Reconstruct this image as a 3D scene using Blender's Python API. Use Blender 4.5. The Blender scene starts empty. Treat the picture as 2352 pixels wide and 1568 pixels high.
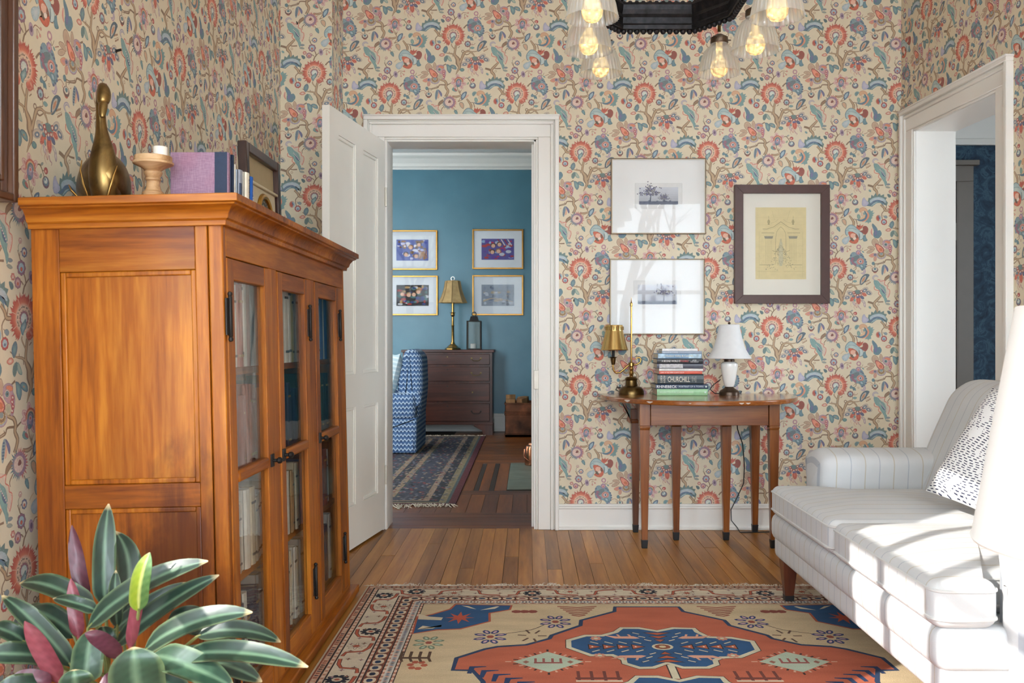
import bpy, bmesh, math, random
import numpy as np
from mathutils import Vector, Matrix
random.seed(7)
R = math.radians
SC = bpy.context.scene
COL = SC.collection

# ------------------------------------------------------------------ camera, sky, sun, exposure
F, H, CX, CY = 2114.0, 1.0265, 1212.0, 781.0        # focal length and horizon in 2352x1568 pixels
cam_d = bpy.data.cameras.new('camera')
cam = bpy.data.objects.new('camera', cam_d); COL.objects.link(cam)
cam.location = (0, 0, H); cam.rotation_euler = (R(90), 0, 0)
cam_d.sensor_width = 36; cam_d.lens = F / 2352 * 36
cam_d.shift_x = (1176 - CX) / 2352; cam_d.shift_y = -(784 - CY) / 2352
cam_d.clip_start = .05
cam_d.dof.use_dof = True; cam_d.dof.focus_distance = 3.7; cam_d.dof.aperture_fstop = 9.0
SC.camera = cam

wd = bpy.data.worlds.new('sky'); SC.world = wd; wd.use_nodes = True
bg = wd.node_tree.nodes['Background']
bg.inputs[0].default_value = (.80, .91, 1.0, 1); bg.inputs[1].default_value = 18.0

def light(name, kind, loc, rot, energy, color=(1, 1, 1), **kw):
    d = bpy.data.lights.new(name, kind); d.energy = energy; d.color = color
    for k, v in kw.items(): setattr(d, k, v)
    o = bpy.data.objects.new(name, d); COL.objects.link(o); o.location = loc; o.rotation_euler = rot
    return o
SUND = Vector((1, .65, -.672)).normalized()          # the way the sun's rays travel
sun = light('sun', 'SUN', (-6, -4, 6), SUND.to_track_quat('-Z', 'Y').to_euler(), 7.0, (1, .94, .86), angle=R(.4))
def portal(name, loc, rot, sx, sy):                  # daylight sampling guides in the window openings
    o = light(name, 'AREA', loc, rot, 1, shape='RECTANGLE', size=sx, size_y=sy)
    o.data.cycles.is_portal = True
portal('window_daylight_left', (-1.30, .73, 1.5), (R(90), 0, R(-90)), 1.2, 1.9)
portal('window_daylight_rear', (-.1, -2.03, 1.65), (R(90), 0, R(0)), 1.6, 2.4)
portal('window_daylight_rear', (1.72, -2.03, 1.65), (R(90), 0, R(0)), 1.2, 2.4)
portal('added_opening_hall', (4.63, 4.0, 1.5), (R(90), 0, R(90)), 1.0, 1.4)  # guide for the unseen opening added to light the hall
portal('daylight_guide_far_room', (-3.03, 8.2, 1.65), (R(90), 0, R(-90)), 2.8, 2.4)
portal('daylight_guide_far_room', (-2.15, 5.17, 1.65), (R(90), 0, R(0)), 1.2, 2.4)  # guide for the unseen window added to brighten the blue room
SC.view_settings.view_transform = 'Standard'; SC.view_settings.look = 'None'
SC.view_settings.gamma = 1; SC.view_settings.use_curve_mapping = False
SC.view_settings.exposure = 0.0
SC.cycles.max_bounces = 10; SC.cycles.diffuse_bounces = 6; SC.cycles.glossy_bounces = 4
SC.cycles.transparent_max_bounces = 16; SC.cycles.transmission_bounces = 6
SC.cycles.caustics_reflective = False; SC.cycles.caustics_refractive = False
SC.cycles.sample_clamp_indirect = 8; SC.cycles.adaptive_threshold = .02

# ------------------------------------------------------------------ helpers
def lin(c):
    return tuple((x / 255 / 12.92) if x / 255 <= .04045 else ((x / 255 + .055) / 1.055) ** 2.4 for x in c)
def W(px, py, Y):                                    # a point of the place seen at (px, py), Y metres deep
    return Vector(((px - CX) * Y / F, Y, H - (py - CY) * Y / F))
def FL(px, py):                                      # a point of the floor
    Y = F * H / (py - CY); return ((px - CX) * Y / F, Y)

class MB:
    def __init__(s): s.v = []; s.f = []; s.m = []
    def add(s, vs, fs, mi=0, M=None):
        b = len(s.v)
        s.v += [tuple(M @ Vector(p)) if M is not None else tuple(p) for p in vs]
        s.f += [tuple(b + i for i in f) for f in fs]; s.m += [mi] * len(fs); return s
    def box(s, x0, x1, y0, y1, z0, z1, mi=0, M=None):
        v = [(x0, y0, z0), (x1, y0, z0), (x1, y1, z0), (x0, y1, z0), (x0, y0, z1), (x1, y0, z1), (x1, y1, z1), (x0, y1, z1)]
        return s.add(v, [(0, 3, 2, 1), (4, 5, 6, 7), (0, 1, 5, 4), (1, 2, 6, 5), (2, 3, 7, 6), (3, 0, 4, 7)], mi, M)
    def taper(s, c0, h0, c1, h1, mi=0):              # square post from (x,y,z) half-size h0 to c1 half-size h1
        v = []
        for c, h in ((c0, h0), (c1, h1)):
            hx, hy = h if isinstance(h, tuple) else (h, h)
            v += [(c[0] - hx, c[1] - hy, c[2]), (c[0] + hx, c[1] - hy, c[2]), (c[0] + hx, c[1] + hy, c[2]), (c[0] - hx, c[1] + hy, c[2])]
        return s.add(v, [(0, 3, 2, 1), (4, 5, 6, 7), (0, 1, 5, 4), (1, 2, 6, 5), (2, 3, 7, 6), (3, 0, 4, 7)], mi)
    def lathe(s, prof, n=24, c=(0, 0, 0), mi=0, cap=True, M=None, rfun=None):
        v = []; fs = []
        for r, z in prof:
            for k in range(n):
                a = 2 * math.pi * k / n; rr = r * (rfun(a, z) if rfun else 1)
                v.append((c[0] + rr * math.cos(a), c[1] + rr * math.sin(a), c[2] + z))
        for i in range(len(prof) - 1):
            for k in range(n):
                fs.append((i * n + k, i * n + (k + 1) % n, (i + 1) * n + (k + 1) % n, (i + 1) * n + k))
        if cap: fs += [tuple(range(n - 1, -1, -1)), tuple(range((len(prof) - 1) * n, len(prof) * n))]
        return s.add(v, fs, mi, M)
    def tube(s, path, rad, n=8, mi=0, cap=True, closed=False, M=None, flat=1.0):
        P = [Vector(p) for p in path]; m = len(P)
        rad = rad if isinstance(rad, (list, tuple)) else [rad] * m
        up = None; v = []; fs = []
        for i in range(m):
            t = (P[(i + 1) % m] - P[i - 1]) if closed or 0 < i < m - 1 else (P[1] - P[0] if i == 0 else P[-1] - P[-2])
            t.normalize()
            if up is None:
                up = t.orthogonal().normalized() if abs(t.z) > .9 else Vector((0, 0, 1))
            a = (up - t * up.dot(t)).normalized(); up = a; b = t.cross(a)
            for k in range(n):
                th = 2 * math.pi * k / n
                v.append(P[i] + (a * math.cos(th) * flat + b * math.sin(th)) * rad[i])
        for i in range(m if closed else m - 1):
            j = (i + 1) % m
            for k in range(n):
                fs.append((i * n + k, i * n + (k + 1) % n, j * n + (k + 1) % n, j * n + k))
        if cap and not closed: fs += [tuple(range(n - 1, -1, -1)), tuple(range((m - 1) * n, m * n))]
        return s.add(v, fs, mi, M)
    def prism(s, pts, a0, a1, axis='z', mi=0, M=None):   # 2D outline pushed along an axis
        n = len(pts); v = []
        for a in (a0, a1):
            for p, q in pts:
                v.append((p, q, a) if axis == 'z' else (p, a, q) if axis == 'y' else (a, p, q))
        fs = [(i, (i + 1) % n, n + (i + 1) % n, n + i) for i in range(n)] + [tuple(range(n - 1, -1, -1)), tuple(range(n, 2 * n))]
        return s.add(v, fs, mi, M)
    def grid(s, fn, nu, nv, mi=0, closeu=False, closev=False, M=None):
        v = [fn(i / (nu if closeu else nu - 1), j / (nv if closev else nv - 1)) for j in range(nv) for i in range(nu)]
        fs = []
        for j in range(nv if closev else nv - 1):
            for i in range(nu if closeu else nu - 1):
                i2, j2 = (i + 1) % nu, (j + 1) % nv
                fs.append((j * nu + i, j * nu + i2, j2 * nu + i2, j2 * nu + i))
        return s.add(v, fs, mi, M)
    def mesh(s, name):
        me = bpy.data.meshes.new(name); me.from_pydata(s.v, [], s.f)
        me.polygons.foreach_set('material_index', s.m)
        bm = bmesh.new(); bm.from_mesh(me); bmesh.ops.recalc_face_normals(bm, faces=bm.faces); bm.to_mesh(me); bm.free()
        return me
    def build(s, name, mats, parent=None, smooth=False, bev=0, seg=2, loc=None, rot=None, sub=0):
        me = s.mesh(name)
        return link(name, me, mats, parent, smooth, bev, seg, loc, rot, sub)

def link(name, me, mats, parent=None, smooth=False, bev=0, seg=2, loc=None, rot=None, sub=0):
    for m in (mats if isinstance(mats, (list, tuple)) else [mats]):
        if len(me.materials) < (len(mats) if isinstance(mats, (list, tuple)) else 1): me.materials.append(m)
    o = bpy.data.objects.new(name, me); COL.objects.link(o)
    if parent: o.parent = parent
    if loc is not None: o.location = loc
    if rot is not None: o.rotation_euler = rot
    if smooth:
        me.polygons.foreach_set('use_smooth', [True] * len(me.polygons)); me.set_sharp_from_angle(angle=R(42 if smooth is True else smooth))
    if bev:
        b = o.modifiers.new('bevel', 'BEVEL'); b.width = bev; b.segments = seg; b.limit_method = 'ANGLE'; b.angle_limit = R(40)
        if not smooth:
            me.polygons.foreach_set('use_smooth', [True] * len(me.polygons)); me.set_sharp_from_angle(angle=R(35))
            b.harden_normals = False
    if sub:
        b = o.modifiers.new('smooth', 'SUBSURF'); b.levels = sub; b.render_levels = sub
    return o

def tag(o, label=None, cat=None, group=None, kind=None):
    if label: o['label'] = label
    if cat: o['category'] = cat
    if group: o['group'] = group
    if kind: o['kind'] = kind
    return o
def thing(name, label, cat, loc=(0, 0, 0), rz=0, group=None):
    o = bpy.data.objects.new(name, None); COL.objects.link(o); o.location = loc; o.rotation_euler = (0, 0, rz)
    o.empty_display_size = .05
    return tag(o, label, cat, group)
def copy_tree(o, parent=None):
    c = o.copy(); COL.objects.link(c); c.parent = parent
    for ch in list(o.children): copy_tree(ch, c)
    return c

# ------------------------------------------------------------------ materials
class NT:
    def __init__(s, name):
        s.mat = bpy.data.materials.new(name); s.mat.use_nodes = True
        s.t = s.mat.node_tree; s.b = s.t.nodes['Principled BSDF']
    def n(s, typ, **kw):
        nd = s.t.nodes.new(typ)
        for k, v in kw.items():
            if k.startswith('i_'): nd.inputs[int(k[2:])].default_value = v
            else: setattr(nd, k, v)
        return nd
    def l(s, a, b): s.t.links.new(a, b)
    def math(s, op, a, b=None, c=None):
        nd = s.n('ShaderNodeMath', operation=op)
        for i, x in enumerate((a, b, c)):
            if x is None: continue
            if hasattr(x, 'is_linked'): s.l(x, nd.inputs[i])
            else: nd.inputs[i].default_value = x
        return nd.outputs[0]
    def mix(s, fac, a, b, blend='MIX'):
        nd = s.n('ShaderNodeMix', data_type='RGBA', blend_type=blend)
        for sock, x in ((nd.inputs[0], fac), (nd.inputs[6], a), (nd.inputs[7], b)):
            if hasattr(x, 'is_linked'): s.l(x, sock)
            elif isinstance(x, (int, float)): sock.default_value = x
            else: sock.default_value = (*x, 1)
        return nd.outputs[2]
    def obj(s): return s.n('ShaderNodeTexCoord').outputs['Object']
    def noise(s, vec, scale, detail=4, rough=.5, dist=0, sc=(1, 1, 1)):
        mp = s.n('ShaderNodeMapping'); s.l(vec, mp.inputs[0]); mp.inputs[3].default_value = sc
        nz = s.n('ShaderNodeTexNoise'); s.l(mp.outputs[0], nz.inputs[0])
        nz.inputs['Scale'].default_value = scale; nz.inputs['Detail'].default_value = detail
        nz.inputs['Roughness'].default_value = rough; nz.inputs['Distortion'].default_value = dist
        return nz.outputs[0]
    def ramp(s, fac, stops):
        r = s.n('ShaderNodeValToRGB'); s.l(fac, r.inputs[0]); e = r.color_ramp.elements
        while len(e) < len(stops): e.new(.5)
        for el, (p, c) in zip(e, stops): el.position = p; el.color = (*c, 1)
        return r.outputs[0]
    def bump(s, h, strength=.2, dist=.002):
        b = s.n('ShaderNodeBump'); b.inputs['Strength'].default_value = strength; b.inputs['Distance'].default_value = dist
        s.l(h, b.inputs['Height']); s.l(b.outputs[0], s.b.inputs['Normal'])
    def set(s, col=None, rough=None, metal=None, **kw):
        B = s.b.inputs
        if col is not None:
            if hasattr(col, 'is_linked'): s.l(col, B['Base Color'])
            else: B['Base Color'].default_value = (*col, 1)
        if rough is not None:
            if hasattr(rough, 'is_linked'): s.l(rough, B['Roughness'])
            else: B['Roughness'].default_value = rough
        if metal is not None: B['Metallic'].default_value = metal
        for k, v in kw.items(): B[k.replace('_', ' ')].default_value = v
        return s.mat
    def rand(s): return s.n('ShaderNodeObjectInfo').outputs['Random']

MC = {}
def paint(rgb, rough=.5, metal=0, var=.06, scale=14, bump=0, coat=0):
    key = (rgb, rough, metal, var, scale, bump, coat)
    if key in MC: return MC[key]
    t = NT('painted_%d_%d_%d' % rgb); c = lin(rgb)
    nz = t.noise(t.obj(), scale, 5)
    lo = tuple(x * (1 - var) for x in c); hi = tuple(min(1, x * (1 + var)) for x in c)
    t.set(t.ramp(nz, [(.3, lo), (.7, hi)]), rough, metal, Coat_Weight=coat)
    if bump: t.bump(t.noise(t.obj(), scale * 12, 4), bump, .001)
    MC[key] = t.mat; return t.mat
def wood(name, dark, mid, light, axis='z', scale=9, rough=.35, coat=.2, blotch=.35, rnd=0.0, bump=.08, fine=.28, stain=None):
    key = (name, axis)
    if key in MC: return MC[key]
    t = NT(name); sc = {'x': (.07, 1, 1), 'y': (1, .07, 1), 'z': (1, 1, .07)}[axis]
    vec = t.obj(); rv = t.rand()
    ad = t.n('ShaderNodeVectorMath', operation='ADD'); t.l(vec, ad.inputs[0])
    cb = t.n('ShaderNodeCombineXYZ'); t.l(t.math('MULTIPLY', rv, 7.3), cb.inputs[0]); t.l(t.math('MULTIPLY', rv, 3.1), cb.inputs[1]); t.l(t.math('MULTIPLY', rv, 11.7), cb.inputs[2])
    t.l(cb.outputs[0], ad.inputs[1]); vec = ad.outputs[0]
    g1 = t.noise(vec, scale, 6, .6, .6, sc); g2 = t.noise(vec, scale * 9, 3, .6, .2, sc)
    g = t.math('ADD', t.math('MULTIPLY', g1, 1 - fine), t.math('MULTIPLY', g2, fine))
    col = t.ramp(g, [(.32, lin(dark)), (.5, lin(mid)), (.66, lin(light))])
    bl = t.noise(vec, 2.6, 3, .5, .3, tuple(.5 if q < .5 else q for q in sc))
    col = t.mix(t.math('MULTIPLY', t.ramp(bl, [(.45, (0, 0, 0)), (.72, (1, 1, 1))]), blotch), col, lin(dark))
    if stain:                                         # an old dark stain with a place of its own on the thing
        (sx_, sy_, sz_), rad, sc_ = stain
        mp = t.n('ShaderNodeMapping'); t.l(t.obj(), mp.inputs[0]); mp.inputs[1].default_value = (-sx_ / rad, -sy_ / rad, -sz_ / rad * .55); mp.inputs[3].default_value = (1 / rad, 1 / rad, .55 / rad)
        ln_ = t.n('ShaderNodeVectorMath', operation='LENGTH'); t.l(mp.outputs[0], ln_.inputs[0])
        sn = t.math('ADD', ln_.outputs['Value'], t.math('MULTIPLY', t.math('SUBTRACT', t.noise(t.obj(), 14, 5, .6, .4, (1, 1, .35)), .5), 2.2))
        col = t.mix(t.math('MULTIPLY', t.ramp(sn, [(.25, (1, 1, 1)), (1.0, (0, 0, 0))]), sc_), col, lin((62, 22, 8)))
    if rnd:
        hs = t.n('ShaderNodeHueSaturation'); t.l(col, hs.inputs['Color'])
        t.l(t.math('ADD', t.math('MULTIPLY', rv, rnd), 1 - rnd / 2), hs.inputs['Value']); col = hs.outputs[0]
    t.set(col, rough, Coat_Weight=coat, Coat_Roughness=.18)
    if bump: t.bump(g2, bump, .001)
    MC[key] = t.mat; return t.mat
def printed(name, rough=.6, noise_amt=.05, bump=0, bscale=300, coat=0, trans=0):
    """flat print: the colours are those of the 'ink' colour attribute"""
    t = NT(name); a = t.n('ShaderNodeAttribute', attribute_name='ink').outputs['Color']
    nz = t.noise(t.obj(), 30, 4)
    m = t.mix(1.0, a, t.ramp(nz, [(.3, (1 - noise_amt,) * 3), (.7, (1, 1, 1))]), 'MULTIPLY')
    t.set(m, rough, Coat_Weight=coat)
    if bump: t.bump(t.noise(t.obj(), bscale, 3), bump, .003)
    return t.mat
def glass(name, tint=(1, 1, 1), spec=.09, rough=.02, wav=0, fm=.6, milk=0):
    """thin pane: mostly see-through, mirror-like at its surface"""
    t = NT(name); nt = t.t; nt.nodes.remove(t.b)
    out = [n for n in nt.nodes if n.type == 'OUTPUT_MATERIAL'][0]
    tr = t.n('ShaderNodeBsdfTransparent'); tr.inputs[0].default_value = (*tint, 1)
    gl = t.n('ShaderNodeBsdfGlossy'); gl.inputs['Roughness'].default_value = rough
    fr = t.n('ShaderNodeLayerWeight'); fr.inputs[0].default_value = .35
    mx = t.n('ShaderNodeMixShader')
    fac = t.math('ADD', t.math('MULTIPLY', fr.outputs[0], fm), spec)
    if wav:
        bp = t.n('ShaderNodeBump'); bp.inputs['Strength'].default_value = wav; bp.inputs['Distance'].default_value = .004
        t.l(t.noise(t.obj(), 9, 2, sc=(1, 1, .35)), bp.inputs['Height']); t.l(bp.outputs[0], gl.inputs['Normal'])
    t.l(fac, mx.inputs[0]); t.l(tr.outputs[0], mx.inputs[1]); t.l(gl.outputs[0], mx.inputs[2]); t.l(mx.outputs[0], out.inputs[0])
    if milk:
        df = t.n('ShaderNodeBsdfTranslucent'); df.inputs[0].default_value = (.9, .93, .94, 1); d2_ = t.n('ShaderNodeBsdfDiffuse'); d2_.inputs[0].default_value = (.9, .93, .94, 1)
        a_ = t.n('ShaderNodeMixShader'); t.l(df.outputs[0], a_.inputs[1]); t.l(d2_.outputs[0], a_.inputs[2])
        b_ = t.n('ShaderNodeMixShader'); b_.inputs[0].default_value = milk; t.l(mx.outputs[0], b_.inputs[1]); t.l(a_.outputs[0], b_.inputs[2]); t.l(b_.outputs[0], out.inputs[0])
    return t.mat

WHITE = paint((236, 234, 226), .38, var=.02, scale=4)
WHITE2 = paint((240, 238, 233), .42, var=.015, scale=3)
PLASTER = paint((238, 237, 234), .8, var=.02)
BRASS = paint((176, 142, 84), .24, 1, .12, 9)
DBRASS = paint((104, 84, 52), .3, 1, .25, 22)
IRON = paint((42, 38, 36), .5, .6, .2, 30, .2)
BLACK = paint((22, 22, 24), .45)
PAGES = paint((226, 216, 194), .85, var=.08, scale=60)
PANE = glass('window_glass', spec=.05)
FARGLASS = glass('far_picture_glass', spec=.002, rough=.01, fm=.04)
PICGLASS = glass('picture_glass', spec=.005, rough=.01, fm=.08)
OLDGLASS = glass('old_wavy_glass', (.97, .98, .96), .03, .015, .35, .3)

# ------------------------------------------------------------------ flat print: coloured outlines
class INK:
    """A printed pattern: each outline keeps its own vertices, colour and layer."""
    def __init__(s): s.p = []; s.c = []; s.n = []; s.j = 0; s.edge = 0
    def face(s, pts, cols, lvl, hold=False):
        if not hold: s.j += 1
        lvl = lvl + (s.j * .6180339) % 1 * .9
        s.p += [(x, y, lvl) for x, y in pts]; s.c += cols; s.n.append(len(pts))
    @staticmethod
    def chaikin(pts, it):
        for _ in range(it):
            q = []
            for i in range(len(pts)):
                a, b = pts[i], pts[(i + 1) % len(pts)]
                q += [(a[0] * .75 + b[0] * .25, a[1] * .75 + b[1] * .25), (a[0] * .25 + b[0] * .75, a[1] * .25 + b[1] * .75)]
            pts = q
        return pts
    def P(s, pts, col, lvl=2, c2=None, it=1, out=None, ow=10):
        if it:                                        # rounding the corners eats into an outline: start it a little larger
            cx = sum(p[0] for p in pts) / len(pts); cy = sum(p[1] for p in pts) / len(pts); pts = [(cx + (x - cx) * 1.09, cy + (y - cy) * 1.09) for x, y in pts]
        pts = s.chaikin(pts, it); col = lin(col); s.j += 1
        if out:                                       # darker rim, then the inside shrunk towards its middle
            cx = sum(p[0] for p in pts) / len(pts); cy = sum(p[1] for p in pts) / len(pts)
            s.face(pts, [lin(out)] * len(pts), lvl)
            q = []
            for x, y in pts:
                d = math.hypot(x - cx, y - cy) or 1; k = max(.25, 1 - ow / d); q.append((cx + (x - cx) * k, cy + (y - cy) * k))
            pts = q; lvl += 1
        elif s.edge and len(pts) > 5:                 # fine darker drawing line round a motif
            cx = sum(p[0] for p in pts) / len(pts); cy = sum(p[1] for p in pts) / len(pts); e = s.edge
            big = [(cx + (x - cx) * (1 + e / (math.hypot(x - cx, y - cy) or 1)), cy + (y - cy) * (1 + e / (math.hypot(x - cx, y - cy) or 1))) for x, y in pts]
            s.face(big, [tuple(q * .6 for q in col)] * len(big), lvl - .5)
        if s.edge and not out and len(pts) > 9:       # hatching and a row of pale dots inside the larger motifs
            cx = sum(p[0] for p in pts) / len(pts); cy = sum(p[1] for p in pts) / len(pts); dk = tuple(q * .62 for q in col); pl = tuple(min(1, q * 1.35 + .12) for q in col)
            for i in range(0, len(pts), 2):
                x, y = pts[i][0] - cx, pts[i][1] - cy; L = math.hypot(x, y)
                if L < 34: continue
                nx, ny = -y / L * 2.6, x / L * 2.6
                s.face([(cx + x * .42, cy + y * .42), (cx + x * .9 + nx, cy + y * .9 + ny), (cx + x * .9 - nx, cy + y * .9 - ny)], [dk] * 3, lvl + .92)
                if i + 1 < len(pts) and L > 46:
                    u, v = (pts[i + 1][0] - cx) * .84 + cx, (pts[i + 1][1] - cy) * .84 + cy; s.face([(u - 5, v), (u, v - 5), (u + 5, v), (u, v + 5)], [pl] * 4, lvl + .95)
        if c2 is None: s.face(pts, [col] * len(pts), lvl)
        else:
            c2 = lin(c2); cx = sum(p[0] for p in pts) / len(pts); cy = sum(p[1] for p in pts) / len(pts)
            for i in range(len(pts)): s.face([pts[i], pts[(i + 1) % len(pts)], (cx, cy)], [col, col, c2], lvl, True)
    def E(s, cx, cy, rx, ry, col, lvl=3, rot=0, n=12, c2=None, out=None, ow=10):
        ca, sa = math.cos(R(rot)), math.sin(R(rot)); pts = []
        for k in range(n):
            a = 2 * math.pi * k / n; x, y = rx * math.cos(a), ry * math.sin(a)
            pts.append((cx + x * ca - y * sa, cy + x * sa + y * ca))
        s.P(pts, col, lvl, c2, 0, out, ow)
    def S(s, pts, w, col, lvl=1, inner=None, k=.5, sub=3):
        n = len(pts); w = list(w) if isinstance(w, (list, tuple)) else [w] * n
        if s.edge and max(w) > 12 and col == (132, 102, 80): w = [x * 1.25 for x in w]
        q = []; ww = []
        for i in range(n - 1):
            p0, p1, p2, p3 = pts[max(i - 1, 0)], pts[i], pts[i + 1], pts[min(i + 2, n - 1)]
            for j in range(sub):
                t = j / sub; f = lambda a, b, c, d: .5 * (2 * b + (c - a) * t + (2 * a - 5 * b + 4 * c - d) * t * t + (3 * b - a - 3 * c + d) * t ** 3)
                q.append((f(p0[0], p1[0], p2[0], p3[0]), f(p0[1], p1[1], p2[1], p3[1]))); ww.append(w[i] + (w[i + 1] - w[i]) * t)
        q.append(pts[-1]); ww.append(w[-1])
        L = []
        for i in range(len(q)):
            a, b = q[max(i - 1, 0)], q[min(i + 1, len(q) - 1)]; dx, dy = b[0] - a[0], b[1] - a[1]; d = math.hypot(dx, dy) or 1
            L.append((-dy / d, dx / d))
        for kk, cc, lv in ((1, col, lvl),) + (((k, inner, lvl + 1),) if inner else ()):
            cc = lin(cc)
            for i in range(len(q) - 1):
                a, b = q[i], q[i + 1]; wa, wb = ww[i] * kk / 2, ww[i + 1] * kk / 2
                s.face([(a[0] + L[i][0] * wa, a[1] + L[i][1] * wa), (a[0] - L[i][0] * wa, a[1] - L[i][1] * wa),
                        (b[0] - L[i + 1][0] * wb, b[1] - L[i + 1][1] * wb), (b[0] + L[i + 1][0] * wb, b[1] + L[i + 1][1] * wb)], [cc] * 4, lv)
    def J(s, cx, cy, r0, r1, n, col, lvl, a0=0, a1=360, ctip=None):    # fringe of pointed teeth around a disc
        for k in range(n):
            a = R(a0 + (a1 - a0) * (k + .5) / n); h = R((a1 - a0) / n) * .62; j = 1 + .1 * math.sin(k * 2.7)
            s.face([(cx + r0 * math.cos(a - h), cy + r0 * math.sin(a - h)), (cx + r1 * j * math.cos(a + .03), cy + r1 * j * math.sin(a + .03)),
                    (cx + r0 * math.cos(a + h), cy + r0 * math.sin(a + h))], [lin(col), lin(ctip or col), lin(col)], lvl)
    def ring(s, cx, cy, r0, r1, col, lvl, a0=0, a1=360, n=24, c1=None, sc=0, sn=12):
        c0 = lin(col); c1 = lin(c1 or col)
        for k in range(n):
            a, b = R(a0 + (a1 - a0) * k / n), R(a0 + (a1 - a0) * (k + 1) / n)
            ra, rb = r1 + sc * math.cos(a * sn), r1 + sc * math.cos(b * sn)
            s.face([(cx + r0 * math.cos(a), cy + r0 * math.sin(a)), (cx + ra * math.cos(a), cy + ra * math.sin(a)),
                    (cx + rb * math.cos(b), cy + rb * math.sin(b)), (cx + r0 * math.cos(b), cy + r0 * math.sin(b))], [c0, c1, c1, c0], lvl)
    def arrays(s):
        return np.array(s.p, dtype=np.float64), np.array(s.c, dtype=np.float32), np.array(s.n, dtype=np.int64)

def ink_mesh(name, P, C, N):
    """P: points in 3D, C: colours, N: corners of each face (faces share no vertices)"""
    me = bpy.data.meshes.new(name); nv = len(P)
    me.vertices.add(nv); me.vertices.foreach_set('co', np.asarray(P, dtype=np.float32).ravel())
    me.loops.add(nv); me.loops.foreach_set('vertex_index', np.arange(nv, dtype=np.int32))
    me.polygons.add(len(N)); st = np.concatenate(([0], np.cumsum(N)[:-1])).astype(np.int32)
    me.polygons.foreach_set('loop_start', st)
    me.update(calc_edges=True)
    at = me.color_attributes.new('ink', 'FLOAT_COLOR', 'POINT')
    at.data.foreach_set('color', np.concatenate([C, np.ones((nv, 1), np.float32)], axis=1).astype(np.float32).ravel())
    return me
def ink_flat(name, ink, mat, parent=None, step=.0001, plane='xz', base=0.0):
    """an INK drawing in metres as a flat print: plane xz faces -y, plane xy faces up"""
    P, C, N = ink.arrays()
    if plane == 'xz': Q = np.stack([P[:, 0], base - P[:, 2] * step, P[:, 1]], 1)
    else: Q = np.stack([P[:, 0], P[:, 1], base + P[:, 2] * step], 1)
    me = ink_mesh(name, Q, C, N); me.materials.append(mat)
    o = bpy.data.objects.new(name, me); COL.objects.link(o)
    if parent: o.parent = parent
    return o
def text_ink(body, size, w=None, h=None):
    """lettering as a mesh in the xz plane (x right, z up), centred, fitted to w x h"""
    cu = bpy.data.curves.new('lettering', 'FONT'); cu.body = body; cu.size = size; cu.align_x = 'CENTER'; cu.align_y = 'CENTER'; cu.resolution_u = 2
    o = bpy.data.objects.new('lettering', cu); COL.objects.link(o)
    dg = bpy.context.evaluated_depsgraph_get(); me = bpy.data.meshes.new_from_object(o.evaluated_get(dg))
    bpy.data.objects.remove(o); bpy.data.curves.remove(cu)
    n = len(me.vertices); co = np.empty(n * 3, np.float32); me.vertices.foreach_get('co', co); co = co.reshape(-1, 3)
    mn, mx = co.min(0), co.max(0); co -= (mn + mx) / 2
    if w: co[:, 0] *= w / max(mx[0] - mn[0], 1e-6)
    if h: co[:, 1] *= h / max(mx[1] - mn[1], 1e-6)
    out = np.stack([co[:, 0], np.zeros(n, np.float32), co[:, 1]], 1)
    me.vertices.foreach_set('co', out.ravel().astype(np.float32)); me.update()
    return me
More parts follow.
